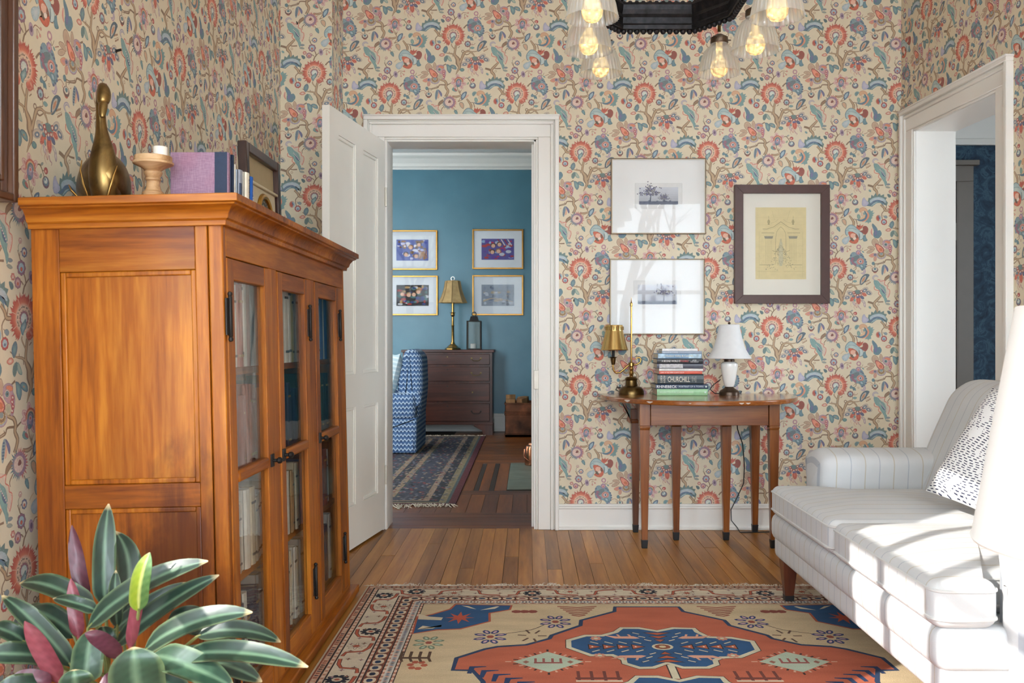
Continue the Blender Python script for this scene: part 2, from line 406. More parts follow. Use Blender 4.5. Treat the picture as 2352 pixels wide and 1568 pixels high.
# ------------------------------------------------------------------ the wallpaper's repeat (units of 1/11.2 pixel of the photograph at the back wall)
CREAM = (228, 216, 190)
BR, TAN = (132, 102, 80), (190, 160, 126)
RED, RED2, PEACH = (190, 66, 60), (208, 98, 80), (238, 190, 164)
TEAL, TEAL2, PTEAL = (84, 132, 148), (116, 160, 164), (176, 202, 202)
BLUE, PBLUE = (70, 100, 136), (166, 192, 204)
LIL, PUR, PINK = (178, 148, 168), (142, 96, 128), (222, 160, 152)
WHT = (232, 220, 204)
def wallpaper_ink():
    k = INK(); k.edge = 5; P, E, S, J, G = k.P, k.E, k.S, k.J, k.ring
    # great red flower
    cx, cy = 2120, 190
    J(cx, cy, 246, 304, 44, RED, 2, 112, 428, (176, 56, 54))
    J(cx, cy, 240, 285, 31, RED2, 2, 112, 428, RED)
    G(cx, cy, 190, 258, (222, 120, 94), 3, 112, 428, 36, RED, 10, 8)
    G(cx, cy, 150, 192, (240, 206, 182), 4, 112, 428, 30, (224, 126, 100))
    E(cx, cy, 160, 160, (238, 206, 182), 4.5, n=24)
    G(cx, cy, 128, 150, (142, 116, 100), 5, 118, 422, 36, None, 9, 18)
    G(cx, cy, 88, 112, (206, 184, 160), 5, 118, 422, 24)
    G(cx, cy, 66, 94, PUR, 6, 118, 422, 36, (160, 92, 100), 9, 14)
    E(cx, cy + 10, 70, 70, (208, 220, 216), 6, n=16, c2=(232, 236, 226))
    P([(2150, 190), (2170, 290), (2120, 330), (2100, 390), (2060, 350), (2050, 280), (2100, 250)], TEAL, 7, PTEAL)
    for a in (150, 195, 240, 300, 345, 30): S([(cx + 175 * math.cos(R(a)), cy + 175 * math.sin(R(a))), (cx + 262 * math.cos(R(a)), cy + 262 * math.sin(R(a)))], [4, 9], (244, 214, 192), 6, sub=1)
    P([(2175, 360), (2260, 300), (2330, 330), (2320, 400), (2250, 440), (2190, 425)], RED, 3, PEACH)
    # trunk and boughs
    S([(2195, 430), (2175, 540), (2160, 640), (2170, 710), (2235, 800), (2250, 900), (2280, 1010), (2230, 1110), (2185, 1200)], [44, 46, 46, 56, 96, 110, 62, 32, 10], BR, 1, TAN, .5)
    S([(2085, 400), (2075, 440), (2120, 505), (2170, 560)], [16, 22, 20, 24], BR, 1, TAN)
    S([(2165, 700), (2090, 662), (2010, 652), (1925, 640)], [40, 30, 26, 12], BR, 1, TAN)
    S([(2110, 670), (2120, 740)], [18, 12], BR, 1); S([(2020, 650), (2020, 605)], [16, 8], BR, 1); S([(1930, 640), (1830, 580)], [14, 12], BR, 1)
    S([(2290, 900), (2345, 770), (2390, 660), (2440, 612), (2530, 600), (2600, 640), (2650, 700), (2672, 770)], [70, 52, 62, 42, 36, 34, 30, 34], BR, 1, TAN, .5)
    G(2368, 600, 22, 40, BR, 2, n=14); S([(2400, 655), (2470, 688), (2560, 640)], [20, 18, 14], BR, 1)
    S([(2510, 600), (2640, 610), (2740, 592), (2800, 560)], [26, 20, 16, 12], BR, 1, TAN)
    S([(2240, 510), (2290, 470)], [10, 14], BR, 1)
    # orange-hearted long leaf, sprig
    P([(2745, 590), (2755, 470), (2810, 380), (2890, 328), (2985, 350), (2940, 420), (2880, 510), (2800, 590)], (62, 98, 122), 2)
    P([(2768, 560), (2788, 460), (2840, 390), (2905, 372), (2880, 450), (2812, 550)], (198, 188, 176), 3)
    P([(2795, 515), (2815, 450), (2875, 398), (2862, 450), (2815, 520)], (206, 136, 98), 4)
    S([(2880, 575), (2950, 540), (3010, 510)], 6, (150, 100, 70), 1)
    for x, y in ((2890, 520), (2930, 500), (2970, 485), (2920, 590), (2960, 570), (3000, 545)): E(x, y, 22, 8, (160, 110, 78), 2, -50, 8)
    # left leaf cluster
    P([(1895, 645), (1860, 570), (1890, 500), (1945, 462), (1978, 520), (1962, 590), (1922, 645)], (82, 116, 140), 2, TEAL2)
    P([(1910, 690), (1840, 645), (1750, 700), (1830, 735)], RED2, 2, WHT)
    P([(1978, 700), (1900, 740), (1882, 830), (1925, 878), (1972, 800)], TEAL2, 2, (140, 172, 162))
    P([(1985, 700), (2040, 750), (2095, 855), (2020, 850), (1972, 790)], (150, 176, 164), 2, (182, 192, 172), out=TEAL)
    # lotus with eyes
    for x, y, r in ((2863, 735, -35), (2962, 800, 25), (2498, 812, 20), (2415, 920, -15)):
        E(x, y, 105, 62, (202, 186, 168), 1, r, 12, out=(170, 160, 160)); E(x, y + 12, 62, 36, BLUE, 3, r, 10, c2=(150, 170, 184)); E(x, y + 14, 22, 14, WHT, 4, r, 8)
    P([(2440, 770), (2550, 745), (2540, 765)], (214, 176, 130), 1)
    for tip, base, w in (((2715, 1125), (2690, 870), 62), ((2480, 1035), (2630, 880), 52), ((2925, 885), (2780, 815), 46)):
        dx, dy = tip[0] - base[0], tip[1] - base[1]; d = math.hypot(dx, dy); nx, ny = -dy / d, dx / d
        for sc, c, lv, c2 in ((1.35, (242, 186, 166), 2, None), (1.0, RED, 3, (222, 112, 88))):
            m = (base[0] + dx * .5, base[1] + dy * .5)
            P([base, (m[0] + nx * w * sc, m[1] + ny * w * sc), (base[0] + dx * (.98 + .1 * (sc - 1)), base[1] + dy * (.98 + .1 * (sc - 1))), (m[0] - nx * w * sc, m[1] - ny * w * sc)], c, lv, c2, 2)
    E(2795, 925, 60, 34, (76, 92, 134), 3, 40); E(2570, 900, 34, 24, TEAL, 4); E(2600, 990, 40, 20, TEAL2, 3, 70)
    P([(2590, 830), (2600, 760), (2690, 735), (2780, 770), (2770, 840), (2690, 880)], TEAL2, 4, WHT)
    for x, y in ((2585, 800), (2615, 855), (2680, 880), (2745, 860), (2775, 770)): E(x, y, 34, 34, (176, 60, 66), 5, n=10); E(x, y, 17, 17, WHT, 6, n=8)
    E(2690, 910, 44, 34, (96, 92, 146), 5)
    for x, y, r, c in ((2590, 1080, 60, LIL), (2830, 1035, 40, (172, 158, 162)), (2860, 1110, 80, LIL), (2650, 1130, 80, (214, 160, 140))): E(x, y, 66, 26, c, 1, r, 10, c2=WHT)
    S([(2610, 1120), (2590, 1190), (2640, 1250)], [20, 14, 6], (212, 168, 150), 1); S([(2700, 1130), (2720, 1190), (2765, 1215), (2750, 1250)], [22, 20, 16, 8], (186, 140, 150), 1)
    S([(2530, 1040), (2500, 1120), (2540, 1170)], [16, 12, 6], (222, 180, 150), 1)
    # pair of teal leaves
    P([(1938, 932), (2030, 958), (2082, 1060), (2030, 1170), (1962, 1085), (1955, 1000)], TEAL, 2, (132, 172, 170), out=(66, 104, 130), ow=12)
    P([(2040, 962), (2110, 942), (2192, 980), (2206, 1070), (2110, 1048), (2060, 1005)], TEAL, 2, (140, 178, 174), out=(66, 104, 130), ow=12)
    S([(1935, 925), (1850, 968)], [26, 16], BR, 1); E(2118, 1002, 12, 9, (216, 150, 110), 5, n=6)
    # pomegranate and its bird-like petals
    for q in ([(1490, 1140), (1405, 1040), (1415, 950), (1480, 905), (1560, 960), (1595, 1050), (1500, 1050)], [(1600, 970), (1620, 885), (1662, 895), (1695, 980), (1672, 1095), (1610, 1040)],
              [(1500, 1200), (1400, 1195), (1290, 1160), (1325, 1110), (1440, 1108)], [(1480, 1205), (1380, 1292), (1275, 1295), (1290, 1235), (1380, 1190)]):
        P(q, (204, 174, 148), 1, (188, 156, 134), out=(150, 120, 104), ow=12)
    P([(1690, 1070), (1700, 985), (1790, 955), (1885, 985), (1875, 1060), (1925, 1110), (1912, 1220), (1880, 1325), (1820, 1290), (1830, 1200), (1720, 1130)], LIL, 2, (206, 150, 156))
    E(1815, 1005, 70, 30, (224, 132, 104), 4, 10); E(1765, 1065, 52, 48, (210, 190, 184), 5); E(1765, 1068, 34, 32, TEAL, 6, n=10); E(1765, 1068, 14, 14, (40, 50, 60), 7, n=8)
    for x, y in ((1880, 1115), (1868, 1165), (1885, 1220), (1868, 1270)): E(x, y, 34, 24, (196, 84, 104), 4, 30, 9); E(x, y, 16, 10, WHT, 5, 30, 6)
    P([(1735, 1195), (1830, 1185), (1858, 1280), (1780, 1315), (1728, 1262)], (202, 186, 160), 4, (170, 174, 150))
    P([(1495, 1045), (1585, 1065), (1690, 1145), (1722, 1212), (1675, 1282), (1595, 1268), (1525, 1180)], (160, 66, 78), 5)
    P([(1512, 1065), (1585, 1085), (1670, 1160), (1700, 1212), (1665, 1262), (1600, 1250), (1540, 1175)], (236, 140, 118), 6, (240, 158, 130))
    E(1635, 1195, 44, 30, (214, 110, 70), 7, 40, 10)
    for r, c, lv in ((118, LIL, 2), (104, PBLUE, 3), (92, (196, 166, 120), 4), (74, (140, 104, 76), 5), (52, (206, 182, 140), 6), (38, PBLUE, 7)): E(1650, 1345 - (118 - r) * .5, r, r * .8, c, lv, n=16)
    P([(1320, 1360), (1400, 1300), (1470, 1288), (1445, 1405)], (224, 156, 118), 2, (206, 130, 140)); E(1495, 1330, 48, 40, LIL, 3); E(1490, 1330, 22, 20, BLUE, 4, n=8)
    P([(1455, 1388), (1532, 1378), (1522, 1480), (1460, 1494)], (208, 150, 132), 1)
    S([(1300, 1190), (1200, 1230)], [14, 8], (150, 90, 70), 1)
    # bough to the thistle
    S([(1700, 1275), (1800, 1330), (1900, 1362), (1945, 1440), (1930, 1520), (1985, 1610), (1960, 1700), (1925, 1770)], [26, 40, 52, 58, 52, 56, 52, 64], BR, 1, TAN)
    S([(1910, 1462), (1770, 1462), (1730, 1530), (1620, 1562), (1500, 1590)], [26, 22, 18, 14, 8], BR, 1); S([(1950, 1475), (2060, 1415)], [26, 14], BR, 1); S([(1730, 1530), (1700, 1480)], [14, 8], BR, 1)
    # hanging blossom with curls
    S([(3128, 190), (3128, 62), (3200, 58), (3370, 5)], [16, 14, 12, 14], BR, 2); S([(3240, 40), (3190, 110)], [12, 8], BR, 1); S([(3070, 150), (2990, 100), (2900, 130), (2870, 90)], [12, 10, 12, 6], (166, 96, 80), 1)
    E(3128, 215, 78, 66, (128, 84, 92), 3, n=14); E(3128, 275, 40, 24, RED2, 2); E(3128, 200, 56, 46, WHT, 4); E(3128, 195, 30, 26, TEAL, 5, n=10)
    P([(3050, 30), (3095, 10), (3125, 60), (3090, 95), (3055, 75)], TEAL, 3); S([(3040, 190), (3020, 150)], [14, 6], RED2, 1); S([(3230, 150), (3260, 130)], [14, 6], RED2, 1)
    # lace-petalled flower
    for a, r in ((-100, 190), (-40, 190), (15, 175), (60, 180), (130, 180), (175, 185), (-150, 190)):
        x, y = 2262 + r * .62 * math.cos(R(a)), 1395 + r * .62 * math.sin(R(a)); E(x, y, 92, 50, (222, 190, 182), 1, a, 12, out=(206, 146, 160), ow=10)
        E(x + 12 * math.cos(R(a)), y + 12 * math.sin(R(a)), 40, 14, (206, 140, 146), 3, a, 8)
    G(2265, 1372, 88, 112, (194, 88, 76), 4, 165, 375, 20); G(2265, 1372, 68, 90, (216, 172, 136), 4, 165, 375, 18); G(2265, 1375, 44, 70, (88, 118, 128), 5, 165, 375, 18)
    E(2255, 1425, 66, 86, (112, 124, 166), 4, n=14, c2=LIL); E(2262, 1390, 38, 36, (196, 176, 196), 6, n=10); E(2258, 1388, 18, 18, RED2, 7, n=8); E(2240, 1490, 34, 26, TEAL, 5)
    # its stem, blue leaf, brown leaf
    S([(585, 0), (600, 90), (650, 180), (682, 250), (650, 330), (600, 392)], [18, 18, 20, 18, 16, 14], BR, 1, TAN); S([(650, 165), (640, 85)], [14, 8], BR, 1); S([(655, 165), (690, 90)], [14, 8], BR, 1)
    P([(445, 92), (480, 25), (540, 58), (582, 122), (520, 132)], TEAL2, 2, (100, 150, 140)); P([(500, 60), (545, 60), (582, 122), (530, 110)], (180, 90, 96), 3)
    P([(690, 325), (688, 240), (730, 170), (825, 135), (812, 220), (772, 290), (710, 350)], (66, 104, 140), 2); P([(712, 305), (712, 242), (748, 190), (795, 165), (782, 230), (745, 292)], PBLUE, 3, (150, 186, 206))
    P([(770, 305), (820, 240), (885, 205), (850, 275)], (224, 178, 156), 1)
    S([(455, 250), (560, 268), (660, 240)], [30, 46, 36], BR, 1, TAN); S([(600, 392), (700, 355)], [16, 10], BR, 1)
    P([(638, 420), (700, 402), (758, 460), (745, 585), (680, 540), (640, 480)], (204, 164, 134), 2, (216, 176, 146), out=(118, 130, 120), ow=14)
    P([(498, 640), (540, 606), (582, 640), (592, 740), (540, 702)], TEAL, 2, TEAL2); S([(485, 560), (520, 620)], [16, 8], BR, 1); S([(520, 605), (620, 600)], [10, 5], (150, 160, 140), 1)
    # purple thistle-flower
    J(380, 410, 130, 198, 13, (196, 84, 92), 2, -100, 70, RED); J(380, 410, 130, 198, 13, TEAL, 2, 85, 250, (62, 104, 120)); J(380, 410, 110, 168, 22, PUR, 3, -110, 100, LIL)
    E(380, 410, 140, 138, (160, 120, 152), 3, n=20); J(380, 410, 100, 150, 14, TEAL2, 4, 95, 230, TEAL)
    E(372, 410, 104, 98, (230, 198, 188), 5, n=18, c2=(236, 210, 198)); G(385, 395, 52, 66, (206, 190, 160), 6, 200, 420, 14); P([(345, 420), (385, 350), (425, 395), (400, 420)], (128, 58, 64), 7)
    S([(230, 370), (140, 430), (100, 500)], [70, 64, 30], BR, 1, (150, 116, 92)); S([(245, 510), (180, 590), (195, 650)], [16, 14, 8], BR, 1)
    # curled acanthus
    P([(1285, 215), (1360, 155), (1382, 212), (1445, 195), (1420, 252), (1478, 250), (1420, 300), (1448, 310), (1400, 360), (1424, 372), (1380, 420), (1392, 480), (1330, 500), (1318, 535), (1300, 490), (1225, 495), (1290, 420), (1320, 330)], TEAL2, 2, (104, 150, 150), 0)
    S([(1290, 220), (1318, 320), (1285, 400), (1225, 452), (1150, 480)], [26, 50, 44, 34, 8], (228, 146, 116), 3)
    S([(1215, 200), (1268, 300), (1240, 390), (1165, 442), (1080, 442), (1005, 415)], [24, 52, 56, 52, 40, 10], (76, 116, 144), 4)
    S([(1225, 310), (1200, 370), (1140, 390), (1090, 420)], [34, 50, 44, 20], (228, 190, 150), 5); E(1165, 290, 36, 52, (222, 196, 170), 3); E(1212, 270, 24, 30, TEAL2, 5)
    P([(1080, 205), (1108, 130), (1200, 108), (1295, 172), (1262, 235), (1180, 190), (1130, 250)], (220, 174, 136), 3, None, 1, (190, 120, 100), 9)
    P([(965, 200), (1000, 138), (1085, 148), (1042, 212), (1000, 255)], TEAL2, 3, (86, 130, 146)); P([(1028, 320), (1062, 285), (1112, 340), (1092, 425), (1040, 392)], TEAL2, 5, (146, 178, 160))
    # carnation
    S([(825, 318), (900, 420), (940, 490), (935, 575)], [30, 46, 56, 44], BR, 1, TAN); S([(930, 410), (1000, 430), (1030, 545)], [10, 16, 18], BR, 1)
    P([(728, 705), (785, 608), (860, 560), (955, 588), (1015, 650), (1095, 712), (1105, 800), (1075, 905), (1000, 780), (900, 735), (815, 745), (790, 845), (740, 800)], (158, 190, 198), 2, (202, 216, 210), 1, (70, 108, 132), 13)
    S([(790, 660), (860, 650), (950, 660), (1010, 690)], 8, (96, 134, 150), 5); S([(830, 745), (800, 690), (740, 720)], 8, (96, 134, 150), 5); S([(900, 640), (960, 700), (1060, 740)], 12, PTEAL, 4)
    P([(640, 960), (700, 900), (780, 880), (830, 830), (825, 950), (752, 1055), (680, 1042)], PBLUE, 1, (206, 212, 216)); S([(605, 880), (650, 830), (700, 800)], [18, 16, 8], (214, 184, 140), 1)
    P([(798, 755), (880, 745), (985, 788), (1048, 860), (1056, 965), (992, 1036), (900, 1025), (815, 970), (900, 960), (845, 870)], (206, 84, 62), 6, (226, 122, 92))
    E(938, 850, 84, 66, (240, 186, 164), 8, 30); P([(1000, 800), (1040, 860), (1035, 900), (1000, 895), (990, 840)], (120, 66, 54), 9); P([(850, 890), (910, 900), (950, 960), (920, 985), (870, 940)], (120, 96, 88), 9); E(962, 912, 34, 40, (240, 222, 210), 10, 60, 9)
    P([(1085, 735), (1155, 758), (1195, 830), (1172, 922), (1090, 952), (1068, 880)], (196, 214, 214), 3, None, 1, (84, 122, 142), 12); S([(1080, 780), (1090, 860), (1080, 940)], [20, 26, 14], (110, 130, 136), 5)
    P([(1188, 860), (1245, 805), (1250, 895), (1300, 955), (1212, 985), (1178, 940)], TEAL, 2, (104, 150, 172)); S([(1090, 945), (1160, 935)], [14, 12], BR, 3)
    P([(1008, 640), (1032, 552), (1072, 610), (1108, 535), (1115, 600), (1195, 555), (1150, 640), (1080, 692)], RED2, 3, RED, 0); P([(1095, 715), (1190, 700), (1172, 620), (1240, 592), (1302, 640), (1305, 720), (1252, 805), (1190, 780)], (184, 70, 72), 2, (206, 104, 100))
    # serrated leaf with a coral ruffle (o shifts the second tracing)
    o = 2128; T = lambda q: [(x + o, y) for x, y in q]
    P(T([(1070, 470), (1140, 482), (1262, 512), (1240, 590), (1312, 632), (1330, 700), (1378, 735), (1372, 830), (1330, 930), (1272, 830), (1240, 700), (1140, 600)]), (228, 200, 184), 1, (196, 204, 186))
    P(T([(985, 500), (1085, 515), (1145, 600), (1228, 650), (1255, 710), (1278, 800), (1262, 900), (1305, 950), (1262, 1065), (1240, 960), (1150, 830), (1120, 740), (1030, 690), (985, 570)]), TEAL2, 3, (130, 178, 172))
    S(T([(1065, 475), (1110, 465), (1140, 510), (1200, 500), (1255, 500), (1240, 590), (1312, 632), (1320, 700), (1376, 730), (1374, 830), (1330, 930)]), 15, (216, 116, 104), 4)
    S(T([(985, 640), (985, 715), (1060, 742), (1110, 755), (1090, 820), (1110, 860), (1160, 880)]), 18, (216, 116, 104), 4)
    P(T([(1150, 672), (1215, 738), (1268, 825), (1200, 800)]), (70, 104, 142), 5)
    for q in range(7): E(o + 1130 + q * 24, 640 + q * 27 + q * q * .5, 9, 9, (234, 214, 214), 6, n=6)
    S(T([(995, 480), (950, 440), (968, 388), (1030, 368), (1085, 405)]), [22, 40, 48, 46, 20], (168, 162, 182), 3, (206, 196, 196), .4)
    E(o + 1335, 1020, 56, 22, (126, 140, 152), 2); E(o + 1330, 1095, 58, 22, (150, 158, 152), 2, 10)
    S(T([(1160, 880), (1060, 985), (985, 1065), (985, 1135), (1040, 1195), (1062, 1310)]), [36, 54, 54, 66, 58, 36], BR, 1, TAN); S(T([(815, 1040), (900, 1062), (985, 1095)]), [40, 44, 40], BR, 1); S(T([(1050, 1010), (1080, 1042), (1215, 1038)]), [20, 20, 24], BR, 1)
    G(o + 1085, 1110, 16, 30, (186, 156, 126), 2, n=12); E(o + 870, 1185, 34, 22, TEAL2, 2, 40)
    # blue acanthus and lilac bud
    Z = lambda q: [(x * 2.857 - 112, y * 2.857) for x, y in q]
    P(Z([(1056, 548), (1072, 510), (1078, 478), (1098, 482), (1104, 452), (1122, 466), (1140, 436), (1152, 460), (1178, 440), (1186, 460), (1214, 446), (1214, 470), (1240, 476), (1228, 496), (1248, 520), (1238, 552), (1222, 530), (1190, 512), (1150, 520), (1110, 556)]), TEAL2, 2, (140, 180, 192), 0)
    P(Z([(1090, 500), (1130, 478), (1180, 472), (1222, 492), (1230, 530), (1190, 500), (1140, 506), (1100, 530)]), PBLUE, 3, (204, 208, 216))
    S(Z([(1058, 548), (1090, 540), (1124, 512), (1172, 504), (1222, 540)]), [10, 40, 44, 40, 16], (72, 112, 150), 4); S(Z([(1120, 545), (1150, 520), (1190, 522), (1215, 556)]), [12, 34, 34, 10], TEAL, 5); S(Z([(1100, 552), (1126, 530), (1156, 516)]), [10, 26, 12], PBLUE, 6)
    P(Z([(1018, 548), (1022, 492), (1040, 476), (1050, 502), (1082, 522), (1056, 552)]), (174, 176, 206), 2, (200, 196, 214))
    S(Z([(1186, 540), (1214, 566), (1228, 592), (1268, 592)]), [40, 50, 50, 44], BR, 1, TAN); S(Z([(1228, 592), (1238, 552)]), [20, 14], BR, 1)
    # cluster of little blossoms
    S([(460, 1400), (490, 1310), (525, 1265), (490, 1170), (440, 1150)], [24, 22, 20, 16, 12], BR, 1); S([(525, 1270), (590, 1210), (620, 1200)], [16, 12, 10], BR, 1); S([(470, 1290), (420, 1250), (360, 1270)], [16, 14, 12], BR, 1)
    S([(425, 1030), (390, 970), (345, 885)], [18, 16, 10], BR, 1); S([(390, 960), (400, 905), (450, 890)], [12, 10, 8], BR, 1); S([(370, 900), (360, 840), (400, 790)], [10, 10, 6], (120, 130, 110), 1); S([(290, 1240), (340, 1250)], [12, 12], BR, 1)
    def blossom(x, y, r, rim, mid, eye, n=8):
        for q in range(n): E(x + r * .72 * math.cos(q * 6.283 / n), y + r * .72 * math.sin(q * 6.283 / n), r * .36, r * .36, rim, 3, n=7)
        E(x, y, r * .66, r * .66, mid, 4, n=10); E(x, y + r * .2, r * .28, r * .28, eye, 5, n=7)
    blossom(425, 1090, 86, (142, 96, 126), PBLUE, RED2); blossom(488, 900, 56, (100, 110, 150), WHT, RED2); blossom(400, 770, 32, (222, 150, 146), WHT, PINK, 6); blossom(245, 1208, 40, (206, 110, 104), PINK, WHT, 6); blossom(350, 1272, 64, (160, 108, 134), (214, 170, 170), RED2); E(640, 1190, 52, 82, LIL, 3, -10, out=(148, 132, 172)); E(642, 1188, 20, 34, (96, 70, 120), 5)
    P([(165, 1270), (230, 1280), (260, 1330), (215, 1362), (180, 1320)], TEAL, 2, TEAL2)
    S([(690, 1155), (740, 1105), (860, 1122)], [14, 14, 8], (148, 96, 76), 1); S([(770, 1140), (782, 1262)], [12, 8], (148, 96, 76), 1); S([(780, 1140), (848, 1192)], [10, 8], (148, 96, 76), 1)
    for x, y in ((862, 1112), (846, 1200), (780, 1240)): E(x, y, 18, 18, (220, 150, 140), 2, n=8)
    # blue paisley
    q = Z([(340, 492), (352, 452), (384, 446), (400, 470), (418, 448), (446, 462), (456, 494), (474, 512), (478, 552), (462, 590), (436, 598), (420, 570), (392, 566), (372, 548), (350, 556), (342, 524)])
    P(q, (112, 148, 168), 2, (146, 176, 180), 1); E(*Z([(382, 500)])[0], 120, 60, (96, 122, 134), 3, -30)
    for x, y in Z([(472, 508), (480, 530), (482, 552), (476, 574), (462, 592), (446, 602), (436, 470), (452, 482), (344, 470), (338, 500)]): E(x, y, 22, 15, (70, 100, 140), 4, n=7)
    for x, y in Z([(352, 520), (364, 540), (380, 552), (360, 500)]): E(x, y, 40, 28, (152, 96, 126), 4, 30, 8)
    x, y = Z([(428, 526)])[0]; E(x, y, 90, 82, (214, 150, 140), 4, n=14); E(x, y, 66, 60, (178, 60, 66), 5, n=12); E(x, y, 48, 44, (222, 206, 200), 6, n=10); E(x + 4, y, 26, 30, (72, 112, 150), 7, n=8)
    x, y = Z([(440, 568)])[0]; E(x, y, 70, 46, TEAL, 5, 40); E(x, y, 40, 22, PBLUE, 6, 40)
    S(Z([(458, 588), (468, 612), (456, 634), (432, 630)]), [20, 60, 56, 12], (172, 152, 180), 3, (206, 186, 190), .4)
    S([(750, 1505), (830, 1422), (950, 1388)], [28, 24, 22], BR, 1); blossom(1060, 1275, 62, (160, 130, 170), (206, 160, 170), RED2, 7); G(1070, 1128, 30, 60, (206, 160, 168), 2, n=16, c1=(172, 110, 140)); S([(1100, 1180), (1130, 1235), (1180, 1150)], [12, 12, 8], BR, 1); S([(1210, 1225), (1290, 1190)], [12, 6], (150, 90, 76), 1); E(1180, 1255, 28, 14, TEAL2, 1, 40)
    S(Z([(392, 566), (388, 596), (372, 606)]), [14, 12, 8], BR, 1); P(Z([(356, 604), (380, 612), (388, 640), (372, 630), (366, 640)]), TEAL, 2); G(*Z([(410, 612)])[0], 14, 26, TAN, 1, n=10)
    # blue bud, berries, small flowers, spotted leaves
    P([(1428, 535), (1482, 580), (1545, 660), (1552, 722), (1605, 690), (1655, 780), (1612, 855), (1560, 895), (1465, 872), (1450, 790), (1472, 720), (1418, 600)], TEAL, 2, (84, 118, 158)); S([(1410, 655), (1395, 760), (1432, 835)], [20, 40, 16], (218, 140, 132), 1); P([(1500, 700), (1530, 780), (1500, 850), (1470, 790)], (104, 108, 160), 3)
    E(1580, 385, 68, 80, (212, 140, 120), 2, out=(190, 90, 80)); P([(1580, 310), (1645, 360), (1640, 430), (1590, 455)], PBLUE, 4); E(1572, 390, 36, 52, RED, 4, -15); E(1596, 370, 12, 40, BLUE, 5, -20)
    S([(1735, 190), (1662, 280), (1682, 420)], [16, 16, 14], BR, 1); S([(1690, 320), (1750, 350)], [10, 8], BR, 1); blossom(1720, 487, 72, (182, 58, 70), PBLUE, BLUE, 9); P([(1700, 345), (1770, 320), (1810, 360), (1770, 400)], (128, 150, 164), 2)
    blossom(2493, 410, 76, (138, 76, 88), PBLUE, TEAL, 8); S([(2545, 430), (2640, 430), (2690, 390)], [14, 12, 8], (160, 90, 76), 1); S([(2610, 430), (2600, 375)], [10, 6], (160, 90, 76), 1); S([(2540, 470), (2552, 550), (2470, 570)], [12, 12, 8], BR, 1); P([(2555, 510), (2600, 478), (2672, 505), (2610, 545)], TEAL2, 2)
    P([(3298, 330), (3298, 180), (3345, 78), (3385, 130), (3352, 250), (3332, 345)], PBLUE, 2, (146, 184, 206))
    for q in range(6): E(3322 + q * 3, 305 - q * 36, 18, 9, (52, 96, 140), 4, n=7)
    P([(3352, 300), (3372, 120), (3405, 200), (3392, 292)], (228, 172, 144), 2); P([(3368, 78), (3432, 130), (3472, 200), (3452, 272), (3410, 180)], (84, 92, 146), 2, (120, 116, 160))
    S([(2415, 1302), (2480, 1288), (2540, 1352), (2590, 1440)], [10, 16, 14, 12], BR, 1); S([(2540, 1350), (2600, 1345)], [10, 10], BR, 1); E(2622, 1338, 44, 40, (190, 70, 78), 3, n=10); E(2612, 1348, 18, 16, (238, 180, 160), 4, n=8)
    E(2620, 1482, 78, 72, (124, 76, 104), 3, n=14); E(2620, 1474, 62, 56, (96, 128, 150), 4, n=12); E(2612, 1462, 42, 38, (216, 224, 220), 5, n=10); E(2596, 1450, 14, 14, TEAL, 6, n=7)
    P([(2470, 1440), (2510, 1390), (2525, 1420), (2500, 1450)], (150, 170, 146), 2); E(2530, 1270, 34, 14, (160, 166, 160), 2, -30)
    P([(2290, 1082), (2330, 1030), (2395, 1050), (2400, 1092), (2345, 1120)], TEAL, 2, (104, 160, 150)); P([(2480, 240), (2520, 185), (2545, 230), (2590, 270), (2530, 262), (2500, 270)], TEAL, 2, (110, 140, 160)); S([(2610, 80), (2622, 150), (2570, 190)], [12, 12, 8], BR, 1)
    P_a, C_a, N_a = k.arrays()
    return P_a, (C_a * .86 + np.array(lin(CREAM), np.float32) * .14).astype(np.float32), N_a      # thin inks let some of the ground through

PAPER = wallpaper_ink()
PU = .0002112                                    # metres in one drawing unit
PA, PB = 3280 * PU, 3000 * PU                    # repeat: width and height, half drop
PAPER_MAT = printed('floral_wallpaper', .72, .05)
